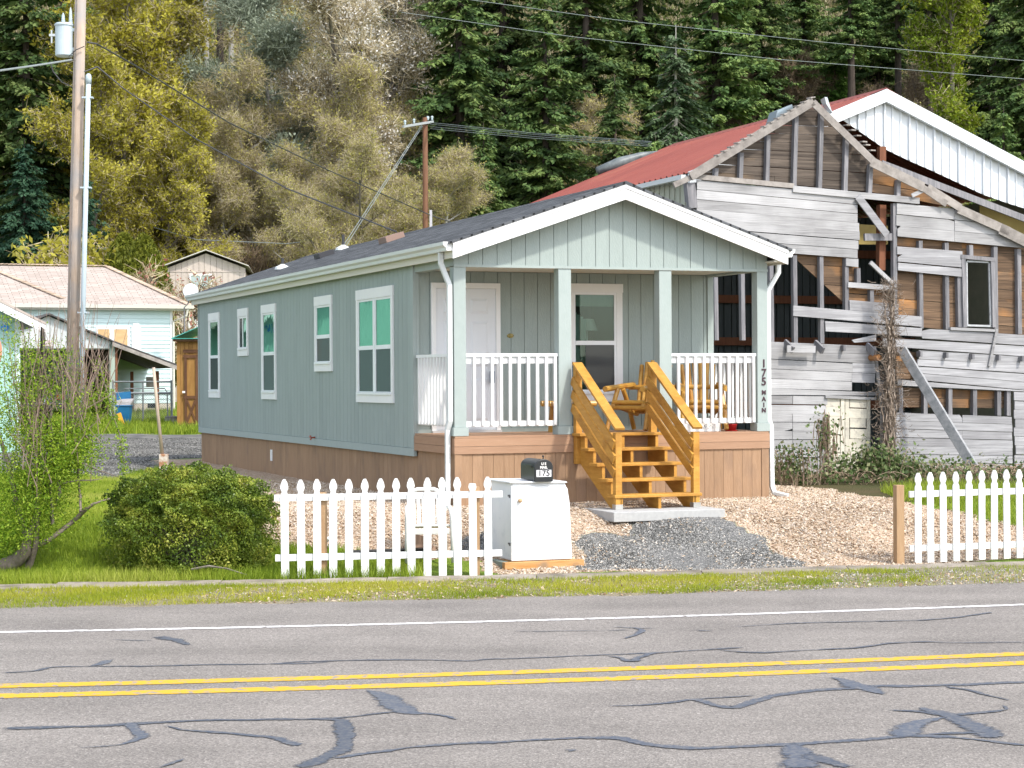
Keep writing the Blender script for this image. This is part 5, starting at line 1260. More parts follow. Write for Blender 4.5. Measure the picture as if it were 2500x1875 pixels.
MB().box(wl, -.02, -.02, .03, -.4, zb).build('foundation', M('tan foundation', (.48, .43, .36), rough=.9), mh)
MB().box(X(360, 990), X(380, 990), -.03, .0, Z(370, 996), Z(370, 984)).build('foundation_vent', DARK, mh)
# roof
yf = -.35; er = X(465, 747, YH + yf); ezr = Z(465, 747, YH + yf); rzH = Z(263, 650, YH + 4.2); rr = X(263, 650, YH + 4.2)
el_ = wl - 1.0; rl = el_ + 5
R = MB(); R.v += [(el_, yf, ezr), (er, yf, ezr), (er, 9.6, ezr), (el_, 9.6, ezr), (rl, 4.5, rzH), (rr, 4.5, rzH)]
R.f += [(0, 1, 5, 4), (1, 2, 5), (2, 3, 4, 5), (3, 0, 4), (0, 3, 2, 1)]; R.build('roof', TANR, mh)
CAPM = M('orange tan hip shingle', (.42, .31, .22), (.52, .42, .34), scale=(3, 3, 3), rough=.9, orand=.22)
def caps(p, q, n, w=.26):
    p = Vector(p); q = Vector(q)
    for i in range(n):
        a = p + (q - p) * (i / n); b_ = p + (q - p) * ((i + .96) / n); MB().beam(a + Vector((0, 0, .02)), b_ + Vector((0, 0, .035)), w, .03).build('hip_shingle', CAPM, mh)
caps((rr, 4.5, rzH), (er, yf, ezr), 22); caps((rl, 4.5, rzH + .01), (rr, 4.5, rzH + .01), 24)
# front wing hip line seen left of the pole
def on_roof(px, py):
    best = None
    for y in np.arange(yf, 4.5, .02):
        z = Z(px, py, YH + y); zr_ = ezr + (y - yf) / (4.5 - yf) * (rzH - ezr)
        if z <= zr_: return (X(px, py, YH + y), y, zr_)
    return (X(px, py, YH + 4.4), 4.4, rzH)
caps(on_roof(-8, 662), on_roof(155, 730), 14)
MB().prism([(yf - .02, ezr + .02), (yf - .14, ezr + .02), (yf - .12, ezr - .10), (yf - .02, ezr - .10)], lambda a, z, d: (d, a, z), el_, er + .1).build('gutter', SOFF, mh)
MB().box(el_, er, yf, 0, ezr - .16, ezr - .11).build('soffit', SOFF, mh)
# boarded window with white frame, shutter
wx0, wx1, wz0, wz1 = X(234), X(316), Z(270, 850), Z(270, 799)
wn_ = MB().box(wx0, wx1, -.06, -.04, wz1 - .07, wz1).build('window', WHITE, mh)
MB().box(wx0, wx0 + .07, -.06, -.04, wz0, wz1 - .071).build('window_frame', WHITE, mh).parent = wn_
MB().box(wx1 - .07, wx1, -.06, -.04, wz0, wz1 - .071).build('window_frame', WHITE, wn_); xm = X(273); MB().box(xm - .08, xm + .08, -.058, -.04, wz0, wz1 - .071).build('window_frame', WHITE, wn_)
MB().box(wx0 + .072, xm - .082, -.05, -.037, wz0, wz1 - .072).build('plywood_panel', PLY, wn_); MB().box(xm + .082, wx1 - .072, -.05, -.037, wz0, wz1 - .072).build('plywood_panel', PLY, wn_)
sx0, sx1 = X(321), X(343); sh_ = MB().box(sx0, sx1, -.07, -.04, wz0 - .3, wz1 + .05).build('shutter', WHITE, mh)
for i in range(8): zz = wz0 - .2 + i * .14; MB().box(sx0 + .05, sx1 - .05, -.08, -.071, zz, zz + .1).build('louvre', WHITE, sh_)
MB().tube([(er - .1, yf - .05, ezr - .1), (er - .15, yf, ezr - .35), (X(423), -.06, ezr - .55), (X(423), -.06, 0)], .045, 8).build('downspout', SOFF, mh)
# satellite dish at the eave corner
dpos = at_depth(466, 712, 68.5); ds = thing('satellite_dish', 'round white satellite dish beside the eave of the mint house', 'dish', (dpos[0], 68.5, gz(dpos[0], 68.5)))
hz = dpos[2] - ds.location.z
MB().lathe([(0, .0), (.12, .012), (.22, .045), (.27, .075), (.275, .08), (.22, .055), (.12, .022), (0, .01)], 22).build('reflector', WHITE, ds, smooth=True).matrix_local = Matrix.Translation((0, 0, hz)) @ Matrix.Rotation(math.radians(80), 4, 'X')
MB().tube([(0, .06, hz - .05), (-.12, .1, hz - .42), (-.25, .1, hz - .55), (-.25, .1, 0)], .025, 8).build('mast', STUD, ds); MB().tube([(0, 0, hz - .25), (0, -.35, hz - .12)], .015, 6).build('feed_arm', STUD, ds)

# --- taupe two-storey gable house
YT = 84.0
c2 = at_depth(400, 800, YT); th = thing('taupe_house', 'taupe panelled two-storey gable house behind the tan roof', 'house', (c2[0], YT, gz(c2[0], YT)), .10)
T_ = lambda px, py: (at_depth(px, py, YT)[0] - c2[0], at_depth(px, py, YT)[2] - th.location.z)
TAUPE = M('taupe panel siding', (.50, .43, .385), (.55, .475, .425), scale=(10, 10, 2), rough=.8, orand=.05)
xa, xb = T_(400, 700)[0], T_(598, 700)[0]; zap = T_(500, 618)[1]; zel = T_(400, 656)[1]; xm = T_(502, 618)[0]
n = 14
for i in range(n):
    a, b_ = xa + (xb - xa) * i / n + .006, xa + (xb - xa) * (i + 1) / n - .006; f_ = lambda x: zap - (zap - zel) * abs(x - xm) / ((xb - xa) / 2)
    P = [(a, -.5), (b_, -.5), (b_, f_(b_))] + ([(xm, zap)] if a < xm < b_ else []) + [(a, f_(a))]; MB().prism(P, lambda x, z, d: (x, d, z), 0, .04).build('wall_panel', TAUPE, th)
MB().box(xa + .05, xb - .05, .05, 8, -.5, zel - .05).build('wall_core', TAUPE, th); MB().box(xa, xb, -.02, -.001, T_(450, 664)[1], T_(450, 662)[1]).build('belt_trim', TAUPE, th)
for s, e in ((-1, xa - .35), (1, xb + .15)):
    ze_ = zap + .08 - (zap - zel) / ((xb - xa) / 2) * abs(e - xm)
    MB().prism([(xm, zap + .16), (e, ze_ + .08), (e, ze_ + .04), (xm, zap + .12)], lambda x, z, d: (x, d, z), -.3, 8.3).build('roof_slope', M('pale roof metal', (.55, .53, .50), rough=.5) if s < 0 else M('pale rake metal', (.52, .49, .45), rough=.5), th)
MB().box(xa - .3, xa, 0, 8, -.5, zel - .2).build('side_wall', M('shaded taupe side', (.20, .17, .15), rough=.8), th)  # darker copy of the taupe siding, the shade put into its colour
wx0, wz1 = T_(462, 669); wx1, wz0 = T_(517, 712)
tw = MB().box(wx0, wx1, -.05, -.001, wz1 - .06, wz1).build('window', WHITE, th); xm_ = (wx0 + wx1) / 2
for a, b_ in ((wx0, wx0 + .06), (xm_ - .03, xm_ + .03), (wx1 - .06, wx1)): MB().box(a, b_, -.05, -.001, wz0, wz1 - .061).build('window_frame', WHITE, tw)
MB().box(wx0 + .061, wx1 - .061, -.02, -.001, wz0, wz1 - .061).build('pane', glass_mat('pale far glass', (.9, .95, .95), (.35, .42, .42), refl=.4), tw)
dx0, dz1 = T_(459, 767); dx1, _ = T_(486, 800); MB().box(dx0, dx1 + .6, -.04, -.001, -.5, dz1).build('pale_door', WHITE, th)

# --- carport with lean-to, car inside
YC = 63.0
c3 = at_depth(50, 1028, YC); cp = thing('carport', 'grey panelled carport with a lean-to roof in front of the mint house', 'carport', (c3[0], YC, gz(c3[0], YC)), ANG)
K = lambda px, py, Y=YC: (hfront(px, py, Y - YC, c3 * [1, 1, 0])[0], hfront(px, py, Y - YC, c3 * [1, 1, 0])[1] - cp.location.z)
GRYP = M('pale grey panel', (.50, .52, .53), (.56, .58, .59), scale=(3, 3, 3), rough=.7, orand=.06)
la, ra, ap = K(48, 800), K(272, 835), K(118, 772); bz = K(160, 850)[1]
n = 9
for i in range(n):
    a, b_ = la[0] + (ra[0] - la[0]) * i / n + .004, la[0] + (ra[0] - la[0]) * (i + 1) / n - .004
    f_ = lambda x: np.interp(x, [la[0], ap[0], ra[0]], [la[1], ap[1], ra[1]])
    P = [(a, bz), (b_, bz), (b_, float(f_(b_)))] + ([(ap[0], ap[1])] if a < ap[0] < b_ else []) + [(a, float(f_(a)))]; MB().prism(P, lambda x, z, d: (x, d, z), 0, .04).build('gable_panel', GRYP, cp)
MB().box(la[0], ra[0], 0.05, .12, bz - .03, bz + .08).build('header', GRYP, cp)
DKR = M('dark roof edge', (.09, .085, .085), rough=.8); DKU = M('dark brown roof boards', (.055, .038, .03), (.085, .06, .045), scale=(9, 2, 9), rough=.9, orand=.2)
def slope_slab(p, q, y0, y1, t, name, mat): return MB().prism([p, q, (q[0], q[1] - t), (p[0], p[1] - t)], lambda x, z, d: (x, d, z), y0, y1).build(name, mat, cp)
up = lambda p, d: (p[0], p[1] + d)
rl_ = K(432, 890)
slope_slab(up(ap, .10), up(la, .06), -.2, 6, .05, 'roof_slope', DKR); slope_slab(up(ap, .10), up(ra, .07), -.2, 6, .05, 'roof_slope', DKR); slope_slab(up(ra, .06), rl_, -.2, 6, .04, 'leanto_roof', DKR)
slope_slab(up(ra, .0), up(rl_, -.06), -.22, -.16, .13, 'leanto_fascia', RAKE)
for i in range(9): y = -.1 + i * .7; slope_slab(up(ra, -.03), up(rl_, -.08), y, y + .66, .03, 'leanto_board', DKU)
pst = K(275, 1030)
MB().box(pst[0] - .09, pst[0] + .09, 0, .16, 0, ra[1] - .05).build('post', M('green grey post', (.30, .36, .31), (.38, .42, .36), scale=(8, 8, 2), rough=.85), cp); MB().box(pst[0] + .1, pst[0] + .17, .0, .1, 0, ra[1] - .05).build('post', RUSTP, cp)
q = K(412, 905); MB().box(q[0] - .06, q[0] + .06, 2, 2.12, 0, q[1]).build('post', RUSTP, cp); q2 = K(385, 905); MB().box(q2[0] - .05, q2[0] + .05, 4.8, 4.9, 0, q2[1]).build('post', RUSTP, cp)
MB().box(q2[0], q[0], 2.0, 2.1, q[1] - .55, q[1] - .2).build('leanto_beam', RAKE, cp)
MB().box(la[0], la[0] + .05, .05, 6, 0, bz).build('side_wall', DKU, cp); MB().box(ra[0] - .05, ra[0], .5, 6, 0, bz).build('side_wall', DKU, cp); MB().box(la[0], ra[0], 6, 6.05, 0, bz).build('back_wall', DKU, cp); MB().box(la[0] + .06, ra[0] - .06, .2, 6, bz + .1, bz + .13).build('ceiling', DKU, cp)
lm = K(117, 838); MB().box(lm[0] - .12, lm[0] + .12, -.06, -.005, lm[1] - .1, lm[1] + .1).build('wall_plaque', M('pinkish plaque', (.5, .42, .42), rough=.7), cp)
# car
YV = YC + 1.6
cv = at_depth(108, 1020, YV); car = thing('parked_car', 'dark car parked tail-out in the carport with red tail lights', 'car', (cv[0], YV, gz(cv[0], YV)), ANG)
V_ = lambda px, py: (hfront(px, py, 0, cv * [1, 1, 0])[0], hfront(px, py, 0, cv * [1, 1, 0])[1] - car.location.z)
CARP = M('dark grey car paint', (.045, .048, .055), rough=.25, orand=0, spec=.6); hl = V_(65, 970)[0] - .12; hr = V_(150, 970)[0] + .12; zt_ = V_(108, 955)[1]; zlt = V_(68, 970)[1]
prof = [(0.02, .30), (0.0, .55), (.02, zlt + .02), (.10, zt_), (.65, zt_ + .03), (1.0, zt_ + .42), (2.0, zt_ + .46), (2.7, zt_ + .05), (3.6, zt_ - .05), (3.75, .5), (3.7, .28)]
MB().prism(prof, lambda y, z, d: (d, y, z), hl, hr).build('car_body', CARP, car, bevel=.05)
bum = MB().box(hl - .02, hr + .02, -.08, .05, .38, .58).build('bumper', CARP, car, bevel=.03)
MB().prism([(.68, zt_ + .06), (.97, zt_ + .38), (.98, zt_ + .36), (.70, zt_ + .04)], lambda y, z, d: (d, y - .02, z + .015), hl + .15, hr - .15).build('rear_window', glass_mat('car glass', (.9, .9, .9), (.02, .02, .02), refl=.4), car)
TAIL = M('red tail light lens', (.60, .06, .04), (.7, .14, .09), scale=(20, 20, 20), rough=.25, orand=0, spec=.6)
for px in (68, 146): x0 = V_(px, 970)[0]; MB().box(x0 - .13, x0 + .13, -.03, .06, zlt - .09, zlt + .09).build('tail_light', TAIL, car, bevel=.02)
MB().box(-.18, .16, -.02, .03, zt_ - .06, zt_ + .015).build('boot_trim', M('silver trim', (.5, .5, .5), rough=.3, metal=.7), car)
MB().box(-.12, .12, -.025, .0, zlt - .16, zlt - .02).build('number_plate', M('pale plate', (.45, .52, .58), rough=.5), car)
for y in (.65, 2.9):
    for x in (hl + .02, hr - .2):
        wh = MB().lathe([(.22, 0), (.29, .02), (.30, .09), (.29, .16), (.22, .18)], 18).build('wheel', PIPE, car); wh.matrix_local = Matrix.Translation((x, y, .30)) @ Matrix.Rotation(math.pi / 2, 4, 'Y')
        rm = MB().lathe([(.0, 0), (.19, 0), (.21, .02)], 14).build('rim', STEEL, wh); rm.location = (0, 0, -.005)

# --- pipe gate with chain link, blue bin, stump, shed
YG = 60.5
g0 = at_depth(276, 1035, YG); gt = thing('pipe_gate', 'grey pipe and chain-link gate between the carport post and brown shed', 'gate', (g0[0], YG, gz(g0[0], YG)))
g = lambda px, py: (at_depth(px, py, YG)[0] - g0[0], at_depth(px, py, YG)[2] - gt.location.z)
PIP = M('grey galvanised pipe', (.20, .215, .22), (.26, .275, .28), scale=(5, 5, 5), rough=.5, metal=.3)
gx1 = g(420, 960)[0]
for py, r in ((932, .028), (960, .04)): MB().tube([(0, 0, g(300, py)[1]), (gx1, 0, g(400, py)[1])], r, 8).build('gate_rail', PIP, gt)
MB().tube([(.1, 0, .06), (gx1, 0, .06)], .02, 8).build('gate_rail', PIP, gt)
for px, top in ((276, 928), (349, 932), (419, 928)): x_ = g(px, 950)[0]; MB().tube([(x_, 0, 0), (x_, 0, g(px, top)[1])], .035 if px != 349 else .028, 8).build('gate_post', PIP, gt)
zt_ = g(300, 949)[1]; MB().tube([(g(295, 949)[0], .3, .1), (g(295, 949)[0], .3, zt_ - .1), (g(300, 949)[0], .3, zt_), (g(398, 949)[0], .3, zt_), (g(404, 955)[0], .3, zt_ - .12), (g(405, 960)[0], .3, .1)], .02, 8).build('inner_gate', PIP, gt)
m = MB(); ztop = g(300, 960)[1]
k_ = .075
for i in range(int((gx1 + ztop) / k_) + 2):
    x_ = -ztop + i * k_
    for s in (1, -1):
        pts = [(x_ + (t if s > 0 else ztop - t), .01 * s, t) for t in (0, ztop)]
        (xa_, _, za_), (xb_, _, zb_) = pts
        # clip to gate width
        def cl_(x): return 0 <= x <= gx1
        ts = [t for t in np.linspace(0, 1, 30) if cl_(xa_ + (xb_ - xa_) * t)]
        if len(ts) > 1: m.tube([(xa_ + (xb_ - xa_) * ts[0], .01 * s, za_ + (zb_ - za_) * ts[0]), (xa_ + (xb_ - xa_) * ts[-1], .01 * s, za_ + (zb_ - za_) * ts[-1])], .0045, 3, cap=False)
stuff(m.build('chain_link_mesh', PIP, gt, fix=False))
bx = at_depth(303, 1040, 59.6); bn = thing('wheelie_bin', 'blue wheeled bin with its lid open by the gate', 'bin', (bx[0], 59.6, gz(bx[0], 59.6)))
BLU = M('blue bin plastic', (.012, .12, .27), (.02, .16, .33), scale=(3, 3, 3), rough=.45)
MB().quadbox([(-.17, -.17, 0), (.17, -.17, 0), (.17, .17, 0), (-.17, .17, 0), (-.22, -.22, .62), (.22, -.22, .62), (.22, .22, .62), (-.22, .22, .62)]).build('bin_body', BLU, bn, bevel=.02)
MB().box(-.24, .24, -.24, .24, .62, .66).build('bin_rim', BLU, bn, bevel=.01); MB().beam((-.05, .25, .66), (-.08, .36, 1.05), .44, .03, up=(0, 1, 0)).build('bin_lid', BLU, bn)
MB().quadbox([(-.22, -.2, .64), (.22, -.2, .64), (.24, .2, .64), (-.2, .2, .64), (-.2, -.15, .80), (.22, -.15, .74), (.30, .1, .86), (-.1, .1, .84)]).build('bin_contents', M('grey sacking', (.26, .25, .25), (.38, .37, .37), scale=(14, 14, 14), rough=.9), bn)
for x_ in (-.16, .16): w2 = MB().lathe([(.0, 0), (.09, 0), (.09, .05), (0, .05)], 14).build('wheel', PIPE, bn); w2.matrix_local = Matrix.Translation((x_, .18, .09)) @ Matrix.Rotation(math.pi / 2, 4, 'Y')
ys_ = at_depth(293, 1032, 59.2); yb = MB().beam((0, 0, 0), (-.16, .1, .42), .14, .05, up=(0, 1, 0)).build('yellow_board', M('yellow paint', (.62, .33, .03), rough=.6)); yb.location = (ys_[0] + .1, 59.2, gz(ys_[0], 59.2)); tag(yb, 'yellow board leaning against the blue bin', 'board')
sp0 = at_depth(424, 1035, 59.6); stp = thing('tree_stump', 'rough grey tree stump at the corner of the brown shed', 'stump', (sp0[0], 59.6, gz(sp0[0], 59.6)))
MB().lathe([(.36, -.05), (.30, .1), (.26, .25), (.27, .3), (.2, .31)], 11).build('stump_wood', M('grey bark', (.16, .15, .14), (.27, .25, .235), scale=(12, 12, 3), rough=.95, bump=.8), stp); MB().lathe([(.2, .30), (.21, .315), (.05, .32)], 11).build('cut_face', RAKE, stp)
YS = 57.5
s0 = at_depth(432, 1048, YS); sd_ = thing('garden_shed', 'honey brown wooden shed with green metal roof at the home\'s far corner', 'shed', (s0[0], YS, gz(s0[0], YS)))
S_ = lambda px, py: (at_depth(px, py, YS)[0] - s0[0], at_depth(px, py, YS)[2] - sd_.location.z)
SHD = M('honey brown shed board', (.27, .135, .035), (.36, .19, .055), scale=(8, 8, 2), rough=.7, orand=.08, bump=.3); SHT = M('dark brown shed trim', (.10, .045, .022), (.14, .065, .03), scale=(6, 6, 3), rough=.7)
we = S_(520, 900)[0]; hs = S_(440, 832)[1]
nb = 9
for i in range(nb): a = .0 + we * i / nb; MB().box(a + .004, a + we / nb - .004, 0, .03, .0, hs).build('wall_board', SHD, sd_)
MB().box(.02, we, .04, 2.2, -.1, hs).build('wall_core', SHD, sd_)
RGN = M('green roof metal', (.07, .36, .31), (.09, .42, .36), scale=(2, 2, 2), rough=.45); re = S_(421, 828); rp = S_(486, 800)
rsl = (rp[1] - re[1]) / (rp[0] - re[0])
for i in range(8):
    x0_ = re[0] + i * .14; MB().prism([(x0_, re[1] + rsl * i * .14), (x0_ + .138, re[1] + rsl * (i + 1) * .14), (x0_ + .138, re[1] + rsl * (i + 1) * .14 + .02), (x0_, re[1] + rsl * i * .14 + .02)], lambda x, z, d: (x, d, z), -.25, 2.4).build('roof_sheet', RGN, sd_)
MB().prism([(re[0], re[1]), (we, re[1]), (we, re[1] + .02), (re[0], re[1] + .02)], lambda x, z, d: (x, d, z), -.27, -.2).build('eave_edge', RGN, sd_); MB().box(re[0] + .05, we, -.2, .0, hs - .02, re[1]).build('eave_board', SHT, sd_)
d0, d1 = S_(451, 950)[0], S_(484, 950)[0]; dz0, dz1 = S_(460, 1040)[1], S_(460, 866)[1]
dr = MB().box(d0 + .05, d1 - .05, -.02, -.001, dz0, dz1).build('door', SHD, sd_)
for a, b_ in ((d0, d0 + .07), (d1 - .07, d1)): MB().box(a, b_, -.05, -.021, dz0, dz1).build('door_stile', SHT, dr)
for z_ in (dz0, (dz0 + dz1) / 2 - .25, dz1 - .1, dz1 + .06): MB().box(d0 - .03, d1 + .03, -.055, -.022, z_, z_ + .09).build('door_rail', SHT, dr)
MB().beam((d0 + .06, -.04, dz0 + .1), (d1 - .06, -.04, (dz0 + dz1) / 2 - .26), .07, .03, up=(0, 1, 0)).build('door_brace', SHT, dr); MB().beam((d1 - .06, -.035, dz0 + .1), (d0 + .06, -.035, (dz0 + dz1) / 2 - .26), .05, .02, up=(0, 1, 0)).build('door_brace', SHT, dr)
MB().box(d0 - .06, d0 + .02, -.075, -.056, S_(452, 957)[1] - .03, S_(452, 957)[1] + .03).build('latch', WHITE, dr)

# ================================================================== poles and wires
POLEW = M('weathered pole wood', (.33, .25, .19), (.46, .37, .30), scale=(9, 9, .8), detail=8, rough=.9, orand=0, bump=.5, bscale=(40, 40, 2), c3=(.30, .28, .27), s3=.8, t3=(.45, .6))
YP = 50.0
pb = at_depth(172, 1085, YP); pt = at_depth(198, -60, YP); zb_ = gz(pb[0], YP)
up_ = thing('utility_pole', 'weathered wooden utility pole with a grey transformer near the left edge', 'utility pole', (pb[0], YP, zb_))
dx = pt[0] - pb[0]; hp = pt[2] - zb_
def pole_x(z): return dx * z / hp
MB().tube([(0, 0, -.3), (dx * .5, 0, hp * .5), (dx, 0, hp)], [.165, .155, .14], 14).build('pole_shaft', POLEW, up_, smooth=True)
MB().tube([(-.055 + pole_x(z) , -.15, z) for z in np.linspace(2, hp, 12)], .012, 5).build('ground_wire', RAKE, up_)
TRF = M('pale grey transformer paint', (.42, .50, .54), (.48, .56, .60), scale=(2, 2, 2), rough=.35, orand=0)
tz0 = at_depth(155, 138, YP)[2] - zb_; tz1 = at_depth(155, 62, YP)[2] - zb_; tx = at_depth(157, 100, YP)[0] - pb[0]
tr_ = MB().lathe([(.20, 0), (.225, .02), (.225, tz1 - tz0 - .03), (.245, tz1 - tz0 - .02), (.245, tz1 - tz0 + .02), (.2, tz1 - tz0 + .05), (.05, tz1 - tz0 + .07)], 24, (tx, -.02, tz0)).build('transformer', TRF, up_, smooth=False)
for x_, hh in ((-.02, .28), (.17, .42)):
    prf = [(.06, 0)]
    for i in range(5): prf += [(.06 - .006 * i, .03 + i * .045), (.04, .05 + i * .045)]
    prf += [(.03, hh * .8), (.008, hh)]; MB().lathe(prf, 12, (tx + x_, -.02, tz1 + .04)).build('bushing', TRF, tr_)
for z_ in (tz0 + .18, tz1 - .12): MB().box(tx + .20, pole_x(z_) - .05, -.05, .05, z_ - .04, z_ + .04).build('transformer_bracket', TRF, up_)
MB().box(tx - .38, tx - .22, -.04, .02, tz1 - .28, tz1 - .22).box(tx - .34, tx - .30, -.02, .02, tz1 - .45, tz1 - .12).build('fuse_arm', STEEL, up_)
cx_t = at_depth(216, 195, YP - .25); cx_b = at_depth(195, 1065, YP - .25)
cdt = MB().tube([(cx_b[0] - pb[0], -.25, -.2), ((cx_b[0] + cx_t[0]) / 2 - pb[0], -.25, (cx_t[2] - zb_) / 2), (cx_t[0] - pb[0], -.25, cx_t[2] - zb_)], .065, 12).build('conduit', TRF, up_, smooth=True)
MB().lathe([(.075, -.1), (.08, .05), (.07, .12), (.03, .16)], 12, (cx_t[0] - pb[0], -.25, cx_t[2] - zb_)).build('weatherhead', TRF, up_, smooth=True)
for py in (238, 458, 763):
    z_ = at_depth(214, py, YP - .25)[2] - zb_; x_ = at_depth(214 - (py - 238) * .02, py, YP - .25)[0] - pb[0]
    MB().box(x_ - .14, x_ + .13, -.30, -.12, z_ - .02, z_ + .02).build('standoff_bracket', TRF, up_)
CAB = M('grey overhead cable', (.22, .25, .25), rough=.5, orand=.2); CABD = M('dark overhead cable', (.05, .05, .055), rough=.5)
def wire(label, pix, r, mat=CAB, name='power_line', group='overhead wires', n=14, sag=0):
    P = [Vector(at_depth(px, py, Y)) for px, py, Y in pix]; pts = []
    for a, b_ in zip(P[:-1], P[1:]):
        for t in np.linspace(0, 1, n, endpoint=False): q = a.lerp(b_, t); q.z -= sag * 4 * t * (1 - t); pts.append(q)
    pts.append(P[-1]); o = P[0]
    w = MB().tube([tuple(p - o) for p in pts], r, 6).build(name, mat); w.location = o; tag(w, label, 'wire', group); return w
wire('twisted cable drooping from the transformer pole down to the right behind the roof', [(213, 103, 49.9), (236, 107, 50), (330, 160, 53), (560, 300, 60), (800, 415, 68), (1050, 525, 78), (1130, 552, 80)], .022, CABD)
wire('lower cable from the transformer pole running down to the green home\'s roof', [(206, 175, 49.8), (238, 163, 50), (300, 215, 50), (480, 340, 49), (700, 460, 46), (968, 566, 40)], .018, CABD)
wire('pale service cable leaving the transformer pole at the left edge', [(176, 146, 49.9), (120, 155, 48), (60, 164, 46), (-40, 178, 42)], .025)
wire('dark looped jumper cable hanging under the transformer', [(122, 150, 49.9), (130, 175, 49.9), (150, 200, 49.9), (176, 212, 49.9)], .014, CABD)
wire('dark jumper cable from transformer base to the pole', [(168, 138, 49.75), (185, 122, 49.75), (206, 113, 49.8)], .012, CABD)
wire('upper high line crossing the dark firs to the right', [(1080, -10, 72), (1500, 48, 72), (2000, 102, 72), (2540, 152, 72)], .010)
wire('lower high line crossing the dark firs to the right', [(980, 30, 74), (1400, 90, 74), (1900, 145, 74), (2540, 196, 74)], .010)
wire('thin slack line low across the thicket behind the tan roof', [(290, 530, 88), (480, 585, 88), (700, 595, 88), (840, 578, 88)], .018)
# second pole
YQ = 78.0
q0 = at_depth(1040, 800, YQ); zq = gz(q0[0], YQ); p2 = thing('utility_pole', 'reddish brown wooden utility pole behind the green home\'s roof', 'utility pole', (q0[0], YQ, zq))
ht = at_depth(1041, 287, YQ)[2] - zq
REDP = M('creosoted red brown pole', (.105, .05, .027), (.17, .082, .043), scale=(8, 8, 1.2), detail=7, rough=.8, orand=0, bump=.4, bscale=(30, 30, 2))
MB().tube([(0, 0, -.3), (.0, 0, ht * .5), (.01, 0, ht)], [.15, .12, .10], 12).build('pole_shaft', REDP, p2, smooth=True)
ca = at_depth(985, 309, 75.2); cb_ = at_depth(1057, 297, 78.6)
MB().beam((ca[0] - q0[0], ca[1] - YQ, ca[2] - zq), (cb_[0] - q0[0], cb_[1] - YQ, cb_[2] - zq), .07, .085).build('crossarm', M('grey crossarm', (.30, .32, .33), rough=.8), p2)
for t in (.05, .35, .97):
    q = Vector(ca).lerp(Vector(cb_), t) - Vector((q0[0], YQ, zq)); MB().lathe([(.03, 0), (.05, .06), (.03, .08), (.055, .11), (.05, .16), (.01, .18)], 10, tuple(q + Vector((0, 0, .06)))).build('insulator', TRF, p2)
MB().lathe([(.04, 0), (.06, .08), (.05, .14), (.01, .16)], 10, (.12, 0, ht - .1)).build('insulator', TRF, p2)
MB().box(.17, .27, -.05, .05, 0, at_depth(1055, 513, YQ)[2] - zq).build('service_box', M('pale grey service mast', (.5, .48, .52), rough=.6), p2)
for i, (ya, yb_) in enumerate(((299, 346), (303, 349), (309, 353), (314, 357))): wire(('topmost', 'second', 'third', 'lowest')[i] + ' of four parallel wires from the red brown pole to the red roof', [(1050, ya, YQ), (1300, (ya + yb_) / 2 + 2, 68), (1590, yb_, 57)], .008)
wire('left of two guy wires slanting down from the red brown pole', [(1029, 306, YQ), (838, 600, 66)], .014); wire('right of two guy wires slanting down from the red brown pole', [(1032, 307, YQ), (846, 598, 67)], .014)
# far pole with transformer among the trees
YF = 96.0
f0 = at_depth(54, 420, YF); zf = gz(f0[0], YF); fp = thing('utility_pole', 'distant broken-topped pole with a small white transformer among the trees', 'utility pole', (f0[0], YF, min(zf, f0[2] - 3)))
MB().tube([(0, 0, -1), (0, 0, at_depth(54, 308, YF)[2] - fp.location.z)], [.16, .13], 10).build('pole_shaft', M('orange brown pole', (.34, .19, .12), (.42, .26, .18), scale=(8, 8, 1), rough=.85), fp)
z0_ = at_depth(72, 398, YF)[2] - fp.location.z; MB().lathe([(.18, 0), (.22, .03), (.22, .75), (.16, .85), (.05, 1.0)], 14, (.36, -.1, z0_)).build('transformer', M('white transformer', (.62, .68, .70), rough=.4), fp); MB().box(-.4, -.1, -.06, .0, at_depth(54, 311, YF)[2] - fp.location.z - .08, at_depth(54, 311, YF)[2] - fp.location.z).build('crossarm', RAKE, fp)
# ================================================================== vegetation
BARK = M('grey brown bark', (.10, .085, .07), (.19, .165, .14), scale=(6, 6, 1.5), detail=7, rough=.95, orand=.2, bump=.6, bscale=(14, 14, 4), c3=(.14, .16, .09), s3=1.2, t3=(.55, .75))
DBARK = M('dark fir bark', (.045, .036, .03), (.085, .068, .055), scale=(6, 6, 1.5), detail=6, rough=.95, orand=.25)
PBARK = M('pale lichen bark', (.30, .285, .25), (.44, .42, .38), scale=(5, 5, 1.5), detail=6, rough=.95, orand=.15)
FIRL = leaf_mat('fir needles', [(.034, .068, .022), (.065, .12, .036), (.105, .17, .048), (.155, .22, .06), (.21, .265, .08)], trans=.2, orand=.3)
BFIR = leaf_mat('blue green fir needles', [(.018, .055, .033), (.03, .08, .045), (.048, .11, .058), (.075, .145, .075)], trans=.2, orand=.2)
GFIR = leaf_mat('olive lichen fir needles', [(.03, .06, .025), (.055, .095, .04), (.085, .13, .06), (.12, .16, .09)], trans=.2, orand=.2)
YFIR = leaf_mat('young fir needles', [(.05, .12, .02), (.09, .18, .03), (.14, .23, .045)], trans=.3, orand=.1)
MAPL = leaf_mat('budding maple leaves', [(.19, .17, .02), (.32, .29, .03), (.43, .395, .055), (.52, .48, .11)], trans=.4, orand=.22)
BUDL = leaf_mat('sparse spring buds', [(.23, .21, .05), (.35, .325, .08), (.47, .43, .14)], trans=.3, orand=.15)
TWIG = attr_mat('bare tan twigs', [(.20, .16, .09), (.33, .275, .165), (.46, .39, .25), (.60, .53, .38)])
BLOS = leaf_mat('white blossom', [(.55, .52, .45), (.70, .67, .62), (.80, .78, .75)], trans=.3, orand=.05)
